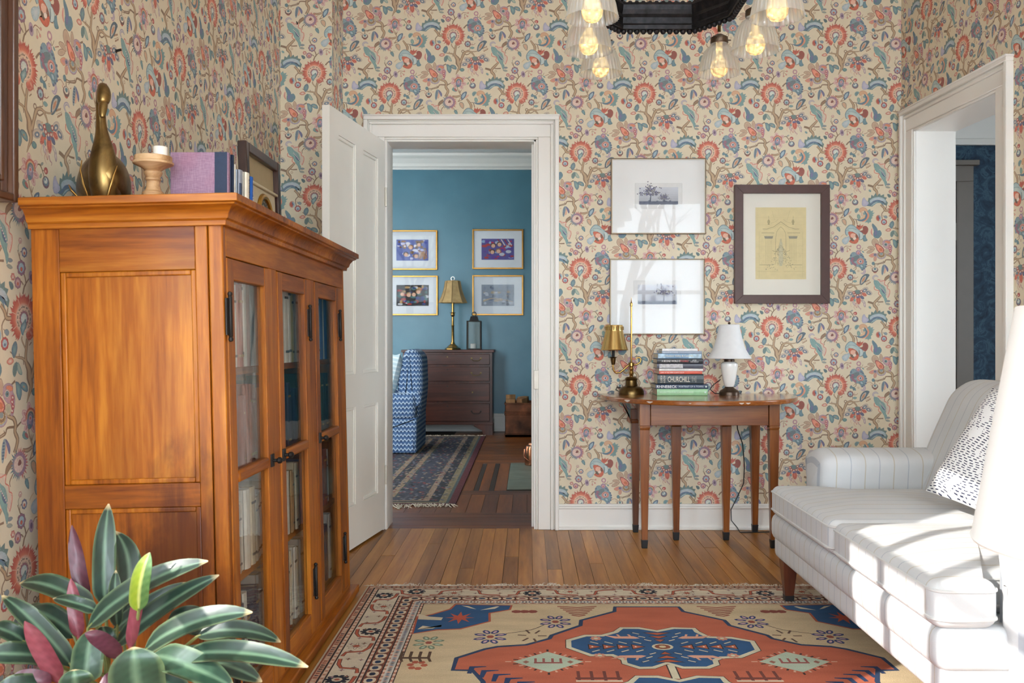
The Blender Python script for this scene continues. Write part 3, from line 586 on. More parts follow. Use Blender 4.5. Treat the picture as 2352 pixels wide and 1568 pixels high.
# ------------------------------------------------------------------ the shell of the house
def wall(name, loc, rot, length, z0, z1, thick, holes=(), mat=None, paper=None, kind='structure', parent=None):
    z0 -= .05
    """wall whose room face lies in local y=0; x runs to the right as seen from the room; holes (u0,u1,z0,z1)"""
    m = MB(); us = sorted({0, length, *[h[0] for h in holes], *[h[1] for h in holes]}); us = [u for u in us if 0 <= u <= length]
    for a, b in zip(us[:-1], us[1:]):
        zs = [(z0, z1)]
        for h in holes:
            if h[0] <= a + 1e-6 and h[1] >= b - 1e-6:
                zs = [q for (p0, p1) in zs for q in ((p0, min(p1, h[2])), (max(p0, h[3]), p1)) if q[1] - q[0] > 1e-4]
        for p0, p1 in zs: m.box(a, b, 0, thick, p0, p1)
    if paper is None:
        o = m.build(name, mat, parent, loc=loc, rot=(0, 0, rot))
    else:
        P, C, N = PAPER; st = np.concatenate(([0], np.cumsum(N)[:-1])); fid = np.repeat(np.arange(len(N)), N)
        cen = np.stack([np.bincount(fid, P[:, 0]) / N, np.bincount(fid, P[:, 1]) / N], 1)
        VP, VC, VN = [], [], []
        base = np.array(m.v)[np.array(m.f).ravel()]; VP.append(base); VC.append(np.tile(np.array(lin(CREAM), np.float32), (len(base), 1))); VN.append(np.full(len(m.f), 4))
        uF, vF = paper
        for i in range(-12, 13):
            for j in range(-12, 13):
                ou = uF + i * PA + j * PA / 2; ov = vF + j * PB / 2
                cu = ou + (cen[:, 0] - 2120) * PU; cv = ov - (cen[:, 1] - 190) * PU
                keep = (cu > -.02) & (cu < length + .02) & (cv > z0 - .02) & (cv < z1 + .02)
                for h in holes: keep &= ~((cu > h[0] - .04) & (cu < h[1] + .04) & (cv > h[2] - .04) & (cv < h[3] + .04))
                if not keep.any(): continue
                vk = keep[fid]; q = P[vk]
                u = np.clip(ou + (q[:, 0] - 2120) * PU, 0, length); v = np.clip(ov - (q[:, 1] - 190) * PU, z0, z1)
                VP.append(np.stack([u, -.0001 - q[:, 2] * .0001, v], 1)); VC.append(C[vk]); VN.append(N[keep])
        me = ink_mesh(name, np.concatenate(VP), np.concatenate(VC), np.concatenate(VN)); me.materials.append(PAPER_MAT)
        o = bpy.data.objects.new(name, me); COL.objects.link(o); o.location = loc; o.rotation_euler = (0, 0, rot)
        if parent: o.parent = parent
    return tag(o, kind=kind)

CEIL = 3.12
XL, YB = -1.268, 5.0
DX0, DX1, DZ = -.775, .047, 2.117                # doorway in the back wall
bx0 = -3.2
uF = (1480.3 - CX) * YB / F - bx0; vF = H - (215.3 - CY) * YB / F
wall('wall_back', (bx0, YB, 0), 0, 2.2 - bx0, 0, CEIL, .2, [(DX0 - bx0, DX1 - bx0, -1, DZ), (.45, 1.65, .45, 2.85)], paper=(uF, vF))  # second hole takes the unseen window added for the blue room's light
# boxed-in corner beside the open door
YC = 4.72; XC = (762 - CX) * YC / F
wall('wall_corner', (XL, YC, 0), 0, XC - XL, 0, CEIL, .27, paper=((722 - CX) * YC / F - XL, H - (167 - CY) * YC / F))
wall('wall_corner_side', (XC + .002, YC, 0), R(90), .28, 0, CEIL, .002, paper=(.1, .4))
# left wall with a sash window beside the camera
LW = (2.13, 3.33, .55, 2.45)                     # u along +Y from Y=-2
wall('wall_left', (XL, -2, 0), R(90), 7.0, 0, CEIL, .12, [LW], paper=(2 + F * 1.262 / (CX - 60), H + (CY - 153) * (F * 1.262 / (CX - 60)) / F))
# right wall, a little out of square, with a cased opening to the hall
RA = R(3.3); RW0 = Vector((2.028, 5.02, 0)); rdir = Vector((math.sin(RA), -math.cos(RA), 0))
def RWp(u, d=0, z=0): return RW0 + rdir * u + Vector((math.cos(RA), math.sin(RA), 0)) * d + Vector((0, 0, z))
RO = (.175, .955, -1, 2.137)
wall('wall_right', RW0, R(-90) + RA, 7.05, 0, CEIL, .2, [RO], paper=((5.02 - 4.717), 2.729))
# wall behind the camera with two tall windows
wall('wall_rear', (2.55, -2, 0), R(180), 3.95, 0, CEIL, .12, [(.25, 1.43, .45, 2.85), (1.85, 3.45, .45, 2.85)], paper=(.3, .5))
tag(MB().box(-1.5, 2.75, -2.2, 5.3, CEIL, CEIL + .1).build('ceiling', PLASTER), kind='structure')

# window sashes and casings (outside the picture, they let in the daylight)
def sash_window(name, loc, rot, w, h, z0, nx, nz, thick=.12):
    m = MB(); b = .045
    m.box(0, b, .02, .07, z0, z0 + h).box(w - b, w, .02, .07, z0, z0 + h).box(b, w - b, .02, .07, z0, z0 + b).box(b, w - b, .02, .07, z0 + h - b, z0 + h)
    m.box(b, w - b, .02, .07, z0 + h / 2 - .025, z0 + h / 2 + .025)
    o = tag(m.build(name, WHITE, loc=loc, rot=(0, 0, rot)), kind='structure')
    for i in range(1, nx): MB().box(w * i / nx - .018, w * i / nx + .018, .03, .06, z0 + b, z0 + h - b).build('muntin', WHITE, o)
    for i in range(1, nz):
        if abs(i / nz - .5) > .01: MB().box(b, w - b, .033, .057, z0 + h * i / nz - .018, z0 + h * i / nz + .018).build('muntin', WHITE, o)
    c = MB(); e = .11
    c.box(-e, 0, -.022, 0, z0 - .02, z0 + h + e).box(w, w + e, -.022, 0, z0 - .02, z0 + h + e).box(0, w, -.022, 0, z0 + h, z0 + h + e)
    c.build('casing', WHITE, o); MB().box(-e - .03, w + e + .03, -.06, .12, z0 - .045, z0).build('sill', WHITE, o)
    return o
sash_window('window_1', (XL, .13, 0), R(90), 1.2, 1.9, .55, 4, 4)
sash_window('window_2', (2.3, -2, 0), R(180), 1.18, 2.4, .45, 3, 4)
sash_window('window_3', (.7, -2, 0), R(180), 1.6, 2.4, .45, 4, 4)

# far blue room
FB, FX0, FX1 = 10.4, -3.0, 1.75
t = NT('teal_wall_paint'); t.set(t.ramp(t.noise(t.obj(), 2.5, 4), [(.3, lin((72, 122, 142))), (.7, lin((82, 134, 154)))]), .34); t.bump(t.noise(t.obj(), 60, 3), .06, .001)
TEALW = t.mat
wall('wall_back_far_room', (FX0 - .2, FB, 0), 0, FX1 - FX0 + .4, 0, CEIL, .15, mat=TEALW)
wall('wall_left_far_room', (FX0, 5.2, 0), R(90), 5.2, 0, CEIL, .12, [(1.6, 4.4, .45, 2.85)], mat=TEALW)
wall('wall_right_far_room', (FX1, FB, 0), R(-90), 5.2, 0, CEIL, .15, mat=TEALW)
sash_window('window_4', (FX0, 6.8, 0), R(90), 2.8, 2.4, .45, 5, 4)
sash_window('fill_window', (-1.55, 5.2, 0), R(180), 1.2, 2.4, .45, 3, 4)  # unseen window added to throw light on the blue room's furniture
tag(MB().box(FX0 - .15, FX1 + .2, 5.2, FB + .2, CEIL, CEIL + .1).build('ceiling_far_room', PLASTER), kind='structure')
cp = [(0, 0), (-.02, 0), (-.028, .02), (-.05, .03), (-.06, .06), (-.1, .11), (-.14, .135), (-.145, .165), (0, .165)]
tag(MB().prism([(y, z) for y, z in cp], FX0, FX1, 'x').build('trim_1', WHITE2, loc=(0, FB, CEIL - .17)), 'white crown moulding above the teal wall of the far room', kind='structure')
tag(MB().box(FX0, FX1, FB - .02, FB, 0, .17).box(FX0, FX1, FB - .03, FB, .17, .2).box(FX0, FX1, FB - .028, FB, 0, .03).build('baseboard_far_room', WHITE2, bev=.004), kind='structure')

# hall to the right: dark blue paper, white rail, closet door
t = NT('dark_blue_paper'); v = t.noise(t.obj(), 9, 5, .6, 2.2)
t.set(t.ramp(v, [(.35, lin((20, 44, 66))), (.5, lin((34, 64, 88))), (.58, lin((60, 92, 112))), (.66, lin((24, 50, 74)))]), .7); DBLUE = t.mat
HB = 6.43
wall('wall_back_hall', (2.1, HB, 0), 0, 2.6, 0, 2.75, .12, mat=DBLUE)
wall('wall_right_hall', (4.6, HB, 0), R(-90), 4.2, 0, 2.75, .12, [(1.93, 2.93, .8, 2.2)], mat=DBLUE)  # unseen opening added so that daylight reaches the dark hall
wall('wall_left_hall', (2.24, 5.02, 0), R(90), 1.42, 0, 2.75, .1, mat=DBLUE)
wall('wall_rear_hall', (4.7, 2.3, 0), R(180), 2.5, 0, 2.75, .12, mat=DBLUE)
tag(MB().box(2.1, 4.75, 2.2, 6.6, 2.75, 2.85).build('ceiling_hall', PLASTER), kind='structure')
tag(MB().box(2.2, 4.6, HB - .03, HB, 2.385, 2.43).box(2.2, 4.6, HB - .018, HB, 2.43, 2.6).box(2.2, 4.6, HB - .05, HB, 2.6, 2.66).box(2.2, 4.6, HB - .09, HB, 2.66, 2.75).build('trim_2', WHITE2, bev=.005), kind='structure')
GREYD = paint((120, 112, 104), .5, var=.03)
d2 = tag(MB().box(2.3, 2.96, HB - .03, HB, .02, 2.12).build('door_2', GREYD), kind='structure')
MB().box(2.96, 3.10, HB - .035, HB, 0, 2.13).box(2.2, 3.10, HB - .035, HB, 2.13, 2.24).box(2.2, 3.13, HB - .06, HB, 2.24, 2.275).box(2.975, 2.99, HB - .045, HB, 0, 2.13).build('casing', GREYD, d2, bev=.004)
MB().box(2.945, 2.975, HB - .045, HB - .02, 1.72, 1.84).box(2.945, 2.975, HB - .045, HB - .02, .3, .42).build('hinge', paint((130, 124, 116), .4), d2)

# ---- floors
FLOORW = wood('oak_floor', (108, 66, 26), (164, 108, 46), (192, 136, 66), 'y', 6, .38, .08, .25, .34, .05)
DFLOORW = wood('dark_parquet', (64, 32, 10), (118, 64, 22), (148, 86, 36), 'x', 6, .36, .1, .3, .4, .05)
DFLOORY = wood('dark_parquet', (64, 32, 10), (118, 64, 22), (148, 86, 36), 'y', 6, .36, .1, .3, .4, .05)
for m_ in (FLOORW, DFLOORW, DFLOORY): m_.node_tree.nodes['Principled BSDF'].inputs['Specular IOR Level'].default_value = .28
SEAM = paint((44, 28, 18), .8)
fl = tag(MB().box(-1.4, 4.75, -2.1, 5.02, -.05, -.004).box(2.1, 4.75, 5.02, 6.6, -.05, -.004).build('floor', SEAM), kind='structure')
pw = .0655; x = XL - .02; i = 0
while x < 2.35:
    j = random.uniform(3.9, 4.75) if i % 3 == 0 else random.uniform(2.0, 3.6)
    for y0, y1 in ((j + .001, 5.02), (-2, j - .001)):
        g = random.uniform(.0006, .0016)
        MB().box(x + g, x + pw - g * .5, y0, y1, -.004, random.uniform(-.0006, .0006)).build('plank', FLOORW, fl)
    x += pw; i += 1
for q in range(20): MB().box(2.36 + q * .115, 2.473 + q * .115, 2.3, 6.43, -.004, 0).build('plank', FLOORW, fl)
# far room floor: sill boards in the doorway, a border of strips, then short boards
ff = tag(MB().box(FX0, FX1, 5.02, FB, -.05, -.004).build('floor_far_room', SEAM), kind='structure')
def fp(x0, x1, y0, y1, m): MB().box(x0 + .0012, x1 - .0012, y0 + .0012, y1 - .0012, -.004, random.uniform(-.0005, .0005)).build('plank', m, ff)
for y0, y1 in ((5.02, 5.1), (5.1, 5.26), (5.26, 5.32), (5.32, 5.42), (5.42, 5.48)): fp(-1.2, 1.2, y0, y1, DFLOORW)
x = -1.2
while x < 1.2: fp(x, x + .092, 5.48, 6.12, DFLOORY); x += .092
for y0, y1 in ((6.12, 6.2), (6.2, 6.28)): fp(-.46, 1.2, y0, y1, DFLOORW)
x = -.46
for w, dk in ((.09, 0), (.035, 1), (.07, 0), (.035, 1), (.085, 0)):
    fp(x, x + w, 6.28, 7.66, SEAM if dk else DFLOORY); x += w
y = 7.66
while y < 10.4: fp(-.8, 1.7, y, y + .12, DFLOORW); y += .12
SLATE = paint((112, 116, 104), .55, var=.16, scale=7, bump=.1)
hearth = tag(MB().box(-.145, 1.2, 6.30, 7.64, -.004, .003).build('hearth', paint((60, 58, 52), .8)), kind='structure')
for a in range(4):
    for b in range(3): MB().box(-.14 + a * .26, .115 + a * .26, 6.305 + b * .445, 6.745 + b * .445, .003, .009).build('tile', SLATE, hearth, bev=.002, seg=1)

# ---- baseboards and door trim
BZ = H - (1156 - CY) * YB / F
def baseboard(name, x0, x1):
    return tag(MB().box(x0, x1, YB - .018, YB, 0, BZ - .025).box(x0, x1, YB - .028, YB, BZ - .025, BZ - .012).box(x0, x1, YB - .02, YB, BZ - .012, BZ).box(x0, x1, YB - .03, YB, 0, .018).build(name, WHITE2, bev=.004), kind='structure')
baseboard('baseboard_back', (1282 - CX) * YB / F + .001, 2.02)
tag(MB().box(0, 4.4, -.018, -.001, 0, .14).box(0, 4.4, -.028, -.001, .115, .128).build('baseboard_left', WHITE2, loc=(XL, -2, 0), rot=(0, 0, R(90)), bev=.004), kind='structure')

def casing(m, x0, x1, ztop, w, yo=0, legs=(1, 1)):
    """stepped casing round an opening x0..x1, floor to ztop"""
    for s, e, on in ((-1, x0, legs[0]), (1, x1, legs[1])):
        if not on: continue
        for a, b, d in ((0, .012, .012), (.012, w - .045, .018), (w - .045, w - .03, .026), (w - .03, w - .022, .02), (w - .022, w, .036)):
            p, q = sorted((e + s * a, e + s * b)); m.box(p, q, yo - d, yo, 0, ztop + a)
    for a, b, d in ((0, .012, .012), (.012, w - .045, .018), (w - .045, w - .03, .026), (w - .03, w - .022, .02), (w - .022, w, .036)):
        m.box(x0 - b, x1 + b, yo - d, yo, ztop + a, ztop + b)
    m.box(x0 - w - .004, x1 + w + .004, yo - .042, yo, ztop + w - .004, ztop + w + .006)
m = MB(); casing(m, DX0 + .012, DX1 - .003, DZ - .003, .125, YB)
tr = tag(m.build('trim_3', WHITE2, bev=.003, seg=1), 'white stepped casing round the doorway to the blue room', kind='structure')
MB().box(DX1 - .012, DX1 + .001, YB, YB + .2, 0, DZ).box(DX0 - .001, DX0 + .012, YB, YB + .2, 0, DZ).box(DX0, DX1, YB, YB + .2, DZ - .012, DZ + .001).box(DX1 - .026, DX1 - .012, YB + .07, YB + .11, 0, DZ - .012).build('jamb', WHITE2, tr)
MB().box(DX1 - .014, DX1 + .012, YB - .021, YB - .005, H - (893 - CY) * YB / F, H - (850 - CY) * YB / F).build('strike_plate', paint((206, 200, 188), .4, .2, .1), tr, bev=.002)
# casing of the hall opening, in the right wall's own frame
m = MB(); casing(m, RO[0] + .012, RO[1] - .012, RO[3] - .012, .125, 0)
tr2 = tag(m.build('trim_4', WHITE2, loc=RW0, rot=(0, 0, R(-90) + RA), bev=.003, seg=1), 'white stepped casing round the opening to the dark hall', kind='structure')
MB().box(RO[0] - .001, RO[0] + .012, 0, .215, 0, RO[3]).box(RO[1] - .012, RO[1] + .001, 0, .215, 0, RO[3]).box(RO[0], RO[1], 0, .215, RO[3] - .012, RO[3] + .001).build('jamb', WHITE2, tr2)

# ---- the open panelled door
hinge = Vector((DX0 + .004, YB - .03, 0)); free = Vector(((757 - CX) * 4.185 / F, 4.185, 0))
ang = math.atan2(free.y - hinge.y, free.x - hinge.x); DW = (free - hinge).length; TD = .036
door = tag(bpy.data.objects.new('door_1', None), 'white panelled door standing open beside the doorway to the blue room', kind='structure'); COL.objects.link(door)
door.location = hinge - Vector((-math.sin(ang), math.cos(ang), 0)) * TD; door.rotation_euler = (0, 0, ang)
# local x from the hinge to the free edge, +y is the face turned to the doorway
panels = []
for a, b in ((.115, DW / 2 - .055), (DW / 2 + .055, DW - .115)):
    panels += [(a, b, .22, .70), (a, b, .86, 1.985)]
def framed(x0, x1, z0, z1, t0, t1, rects, m):
    xs = sorted({x0, x1, *[r[0] for r in rects], *[r[1] for r in rects]}); zs = sorted({z0, z1, *[r[2] for r in rects], *[r[3] for r in rects]})
    for a, b in zip(xs[:-1], xs[1:]):
        run = None
        for c, d in zip(zs[:-1], zs[1:]):
            hole = any(r[0] <= a + 1e-6 and r[1] >= b - 1e-6 and r[2] <= c + 1e-6 and r[3] >= d - 1e-6 for r in rects)
            if hole:
                if run: m.box(a, b, t0, t1, *run); run = None
            else: run = (run[0], d) if run else (c, d)
        if run: m.box(a, b, t0, t1, *run)
m = MB(); framed(0, DW, .012, DZ - .02, 0, TD, panels, m); m.build('leaf', WHITE, door)
for a, b, c, d in panels:
    MB().box(a, b, .012, TD - .012, c, d).build('panel', WHITE, door)
    for f0, f1 in ((TD - .012, TD - .004), (.004, .012)):
        q = .016; MB().box(a, a + q, f0, f1, c, d).box(b - q, b, f0, f1, c, d).box(a + q, b - q, f0, f1, c, c + q).box(a + q, b - q, f0, f1, d - q, d).build('moulding', WHITE, door, bev=.004)
for z in (.25, 1.75): MB().lathe([(.007, 0), (.007, .1)], 8, (.0, TD + .006, z)).build('hinge', paint((196, 190, 178), .4, .3), door)
# ------------------------------------------------------------------ glazed bookcase
OR = ((92, 38, 6), (164, 92, 18), (196, 126, 38))
CWZ, CWX, CWY = (wood('amber_pine', *OR, a, 8, .42, .1, .7, .0, .15, .42, ((.13, -.73, .47), .16, .8)) for a in 'zxy')
for m_ in (CWZ, CWX, CWY): m_.node_tree.nodes['Principled BSDF'].inputs['Specular IOR Level'].default_value = .3
CAB = thing('bookcase', 'amber pine bookcase with three glazed doors and a panelled side', 'bookcase', (-.944, 2.97, 0)); CAB.rotation_euler = (0, R(-1.3), 0)
bpy.context.view_layer.update(); CM = Matrix.Translation((-.944, 2.97, .004)) @ Matrix.Rotation(R(-1.3), 4, 'Y'); CAB.location.z = .004
cx0, cx1, cy0, cy1 = -1.178 + .944, -.712 + .944, 2.235 - 2.97, 3.70 - 2.97     # local extents
def cb(name, mat, *boxes, bev=.002, par=CAB):
    m = MB()
    for b in boxes: m.box(*b)
    return m.build(name, mat, par, bev=bev, seg=2)
for s, y in ((0, cy0), (1, cy1)):                                  # two panelled ends
    ys = (y, y + .024) if s == 0 else (y - .024, y)
    yp = (y + .009, y + .018) if s == 0 else (y - .018, y - .009)
    cb('stile', CWZ, (cx0, cx0 + .068, *ys, .03, 1.302)); cb('stile', CWZ, (cx1 - .068, cx1 - .038, *ys, .03, 1.302)); cb('corner_post', CWZ, (cx1 - .036, cx1, *ys, .03, 1.302), bev=.004)
    cb('rail', CWX, (cx0 + .068, cx1 - .068, *ys, 1.191, 1.302)); cb('rail', CWX, (cx0 + .068, cx1 - .068, *ys, .615, .673)); cb('rail', CWX, (cx0 + .068, cx1 - .068, *ys, .03, .14))
    for z0, z1 in ((.673, 1.191), (.14, .615)):
        cb('panel', CWZ, (cx0 + .068, cx1 - .068, *yp, z0, z1), bev=0)
        yy = (ys[0] + .003, yp[0]) if s == 0 else (yp[1], ys[1] - .003); q = .013; a, b = cx0 + .068, cx1 - .068
        cb('moulding', CWZ, (a, a + q, *yy, z0, z1), (b - q, b, *yy, z0, z1), (a + q, b - q, *yy, z0, z0 + q), (a + q, b - q, *yy, z1 - q, z1), bev=.0045)
cb('back_panel', CWZ, (cx0, cx0 + .012, cy0 + .024, cy1 - .024, .03, 1.30), bev=0)
FX = cx1
DOORS = [(2.255 - 2.97, 2.625 - 2.97), (2.71 - 2.97, 3.085 - 2.97), (3.185 - 2.97, 3.58 - 2.97)]
cb('face_rail', CWY, (FX - .022, FX, cy0 + .024, cy1 - .024, 1.223, 1.302)); cb('face_rail', CWY, (FX - .022, FX, cy0 + .024, cy1 - .024, .03, .045))
edges = [cy0 + .024] + [e for d in DOORS for e in d] + [cy1 - .024]
for a, b in zip(edges[::2], edges[1::2]):
    if b - a > .004: cb('face_post', CWZ, (FX - .022, FX, a, b - .003, .045, 1.223)); 
SHELF = [.10, .39, .665, .945]
for z in SHELF: cb('shelf', CWY, (cx0 + .012, FX - .05, cy0 + .024, cy1 - .024, z - .02, z))
cb('top_board', CWY, (cx0, cx1, cy0, cy1, 1.302, 1.31), bev=0)
# cornice: a cove moulding on three sides and a top board
prof = [(0, 1.296), (.012, 1.296), (.014, 1.308), (.02, 1.312), (.024, 1.325), (.034, 1.338), (.044, 1.342), (.046, 1.346), (.054, 1.348), (.054, 1.366), (0, 1.366)]
m = MB(); n = len(prof); v = []
for (ex, ey, sx, sy) in ((cx0, cy0, 0, -1), (cx1, cy0, 1, -1), (cx1, cy1, 1, 1), (cx0, cy1, 0, 1)):
    v += [(ex + sx * p, ey + sy * p, z) for p, z in prof]
fs = []
for a in range(3):
    for i in range(n - 1): fs.append((a * n + i, (a + 1) * n + i, (a + 1) * n + i + 1, a * n + i + 1))
fs += [tuple(range(n)), tuple(range(4 * n - 1, 3 * n - 1, -1))]
m.add(v, fs).build('cornice', CWX, CAB, bev=.001, seg=1)
cb('top', CWX, (cx0, cx1 + .05, cy0 - .05, cy1 + .05, 1.352, 1.3675))
cb('plinth', CWY, (cx0, FX + .03, cy0 - .012, cy1 + .03, 0, .03), bev=.004)
HING = IRON
for k, (a, b) in enumerate(DOORS):
    x0, x1 = FX - .02, FX + .003; s = .05
    d = cb('door', CWZ, (x0, x1, a, a + s, .047, 1.22), (x0, x1, b - s, b - .003, .047, 1.22))
    cb('top_rail', CWY, (x0, x1 - .001, a + s, b - s, 1.168, 1.22), par=d); cb('bottom_rail', CWY, (x0, x1 - .001, a + s, b - s, .047, .115), par=d)
    cb('glazing_bar', CWY, (x0, x1 + .004, a + s, b - s, .66, .69), par=d, bev=.007)
    for z0, z1 in ((.115, .66), (.69, 1.168)): MB().box(FX - .012, FX - .0095, a + s, b - s, z0, z1).build('pane', OLDGLASS, d)
    hy, far = (a + .001, 0) if k == 0 else (b + .001, 1)
    for z in (1.075, .21):
        MB().lathe([(.0, -.062), (.005, -.06), (.0065, -.055), (.004, -.05), (.0055, -.048), (.0055, .048), (.004, .05), (.0065, .055), (.005, .06), (0, .062)], 10, (FX + .008, hy, z), cap=False)\
            .box(FX + .003, FX + .006, hy - .022, hy + .022, z - .045, z + .045).build('hinge', HING, d, smooth=True)
    ly = b - .02 if k == 0 else a + .02
    MB().box(FX + .003, FX + .008, ly - .012, ly + .012, .66, .695).lathe([(.005, 0), (.005, .012), (.009, .016), (.009, .024), (.004, .028)], 10, M=Matrix.Translation((FX + .006, ly, .677)) @ Matrix.Rotation(R(90), 4, 'Y')).build('latch', HING, d, smooth=True)

def cover_mat(rgb, rough=.6): return paint(rgb, rough, var=.1, scale=40)
def book_mesh(t, d, h, round_=.18):
    """spine towards +x, thickness along y, standing on z=0; slot 0 cover, slot 1 pages, slot 2 bands"""
    m = MB(); c = .0025
    m.box(-d, 0, -t / 2, -t / 2 + c, 0, h).box(-d, 0, t / 2 - c, t / 2, 0, h)
    pr = [(0, -t / 2), (t * round_ * .7, -t / 2 + t * .15), (t * round_, 0), (t * round_ * .7, t / 2 - t * .15), (0, t / 2), (-.002, t / 2), (-.002, -t / 2)]
    m.prism(pr, 0, h, 'z', 0); m.box(-d + .004, -.002, -t / 2 + c, t / 2 - c, .003, h - .004, 1)
    return m
names = {}
BOOKC = {'brick red': (150, 74, 58), 'terracotta': (176, 100, 78), 'cream': (216, 206, 184), 'white': (226, 226, 222), 'pale grey': (176, 178, 178), 'navy': (34, 48, 80), 'dark green': (28, 58, 44),
         'black': (30, 30, 34), 'blue': (52, 92, 150), 'tan': (178, 142, 100), 'maroon': (96, 36, 40), 'pale yellow': (222, 210, 150), 'dusty pink': (196, 156, 146), 'teal': (50, 104, 116)}
GILT = paint((186, 150, 76), .35, .7, .1)
PAL = [[['white', 'pale grey', 'cream', 'navy', 'brick red'], ['white', 'blue', 'cream', 'pale grey'], ['pale grey', 'white', 'navy', 'tan']],
       [['white', 'cream', 'white', 'pale grey'], ['cream', 'white', 'white', 'tan'], ['blue', 'white', 'blue', 'maroon', 'navy']],
       [['terracotta', 'brick red', 'terracotta', 'dusty pink'], ['navy', 'dark green', 'black', 'navy', 'teal'], ['black', 'dark green', 'navy', 'tan', 'black']],
       [['dusty pink', 'terracotta', 'pale grey', 'dusty pink', 'white'], ['white', 'pale yellow', 'white', 'cream'], ['white', 'blue', 'pale grey', 'teal']]]
shelfn = ['bottom', 'second lowest', 'second highest', 'top']; doorn = ['bookcase door by plant', 'middle bookcase door', 'bookcase door by doorway']
rb = random.Random(5)
for si, z in enumerate(SHELF):
    hmax = [.25, .235, .24, .29][si]; y = cy0 + .05
    while y < cy1 - .08:
        k = 0 if y < DOORS[0][1] + .03 else 1 if y < DOORS[1][1] + .04 else 2
        cn = rb.choice(PAL[si][k]); t_ = rb.uniform(.02, .046); hh = hmax * rb.uniform(.74, 1.0); dd = rb.uniform(.13, .17)
        m = book_mesh(t_, dd, hh); band = rb.random() < .6
        if band:
            xs = t_ * .18
            for zz in (hh * .12, hh * .78): m.box(-.002, xs + .0006, -t_ * .36, t_ * .36, zz, zz + hh * .03, 2)
        o = m.build('book', [cover_mat(BOOKC[cn]), PAGES, GILT if cn in ('navy', 'dark green', 'black', 'maroon', 'brick red', 'terracotta') else cover_mat((90, 92, 100))])
        o.matrix_world = CM @ Matrix.Translation((FX - .05 - rb.uniform(0, .015), y + t_ / 2, z + .0005))
        look = f"{'thick' if t_ > .037 else 'slim' if t_ < .028 else 'medium'} {'tall' if hh > hmax * .9 else 'short' if hh < hmax * .81 else 'mid-height'} {cn} book with {'banded' if band else 'plain'} spine"
        tag(o, f'{look}, {shelfn[si]} shelf, {doorn[k]}', 'book', f'{look}, {shelfn[si]} shelf, {doorn[k]}')
        y += t_ + rb.uniform(.0008, .003)
        if rb.random() < .04: y += .03

# ------------------------------------------------------------------ things on top of the bookcase
CT = 1.3675
def top(px, Y):
    x = (px - CX) * Y / F; return Vector((x, Y, (CM @ Vector((x + .944, Y - 2.97, CT))).z + .0008))
# brass goose
g0 = top(228, 2.40); S0 = 2.40 / F
g0.z += .0026
goose = thing('goose_figure', 'aged brass goose figure with bowed head standing on the bookcase', 'figurine', g0)
t = NT('aged_brass'); nz = t.noise(t.obj(), 9, 6, .6, 1.0)
t.set(t.ramp(nz, [(.3, lin((84, 66, 40))), (.55, lin((136, 110, 66))), (.75, lin((168, 140, 88)))]), t.ramp(nz, [(.3, (.42,) * 3), (.7, (.24,) * 3)]), .9); GB = t.mat
P_ = lambda px, py, dy=0: Vector(((px - 228) * S0, dy, (487 - py) * S0))
secs = [(.0, .03, .04), (.014, .066, .085), (.045, .076, .118), (.085, .075, .128), (.115, .064, .115), (.14, .046, .088), (.152, .028, .05), (.157, .006, .012)]
m = MB(); n = 28; v = []
for z, rx, ry in secs:
    for k in range(n):
        a = 2 * math.pi * k / n; yy_ = .075 + ry * math.sin(a) + (.05 if math.sin(a) > 0 else 0) * math.sin(a) * z / .15; v.append((rx * math.cos(a) - .004 - .42 * (yy_ - .03), yy_, z))
fs = [(i * n + k, i * n + (k + 1) % n, (i + 1) * n + (k + 1) % n, (i + 1) * n + k) for i in range(len(secs) - 1) for k in range(n)]
m.add(v, fs + [tuple(range(n)), tuple(range(len(v) - n, len(v)))]).build('body', GB, goose, smooth=60, sub=1)
path = [(P_(247, 487, .01), .026), (P_(247, 472, .0), .036), (P_(247, 440, -.012), .0395), (P_(245, 408, -.016), .039), (P_(242, 378, -.012), .034), (P_(239, 350, -.006), .0265), (P_(235, 325, 0), .0182), (P_(231, 300, .004), .0135), (P_(229, 275, .006), .0122), (P_(228.5, 250, .006), .0115), (P_(229, 230, .004), .0112), (P_(232, 216, -.002), .0105), (P_(237, 209, -.012), .006)]
MB().tube([p for p, r in path], [r for p, r in path], 20).build('neck', GB, goose, smooth=60, sub=1)
hp = [(P_(235, 205, -.006), .004), (P_(241, 210, -.014), .012), (P_(247, 221, -.022), .0165), (P_(251, 234, -.03), .0182), (P_(252, 246, -.036), .0172), (P_(252.5, 254, -.04), .0135), (P_(253, 258, -.041), .009)]
MB().tube([p for p, r in hp], [r for p, r in hp], 16).build('head', GB, goose, smooth=60, sub=1)
bp = [(P_(254, 253, -.041), .0125), (P_(257, 266, -.05), .0115), (P_(259, 280, -.058), .0098), (P_(260, 294, -.062), .0055)]
MB().tube([p for p, r in bp], [r for p, r in bp], 14, flat=.8).build('beak', GB, goose, smooth=60, sub=1)
GL = paint((196, 160, 96), .25, 1, .08)
for q in ([P_(207, 385, -.045), P_(211, 412, -.062), P_(219, 440, -.066), P_(226, 470, -.055)], [P_(281, 395, -.03), P_(279, 420, -.045), P_(273, 448, -.05), P_(264, 472, -.045)], [P_(178, 440, -.045), P_(190, 455, -.06), P_(206, 474, -.052)]):
    MB().tube(q, [.0012, .0026, .0028, .0015][:len(q)], 8).build('wing_edge', GL, goose, smooth=True)
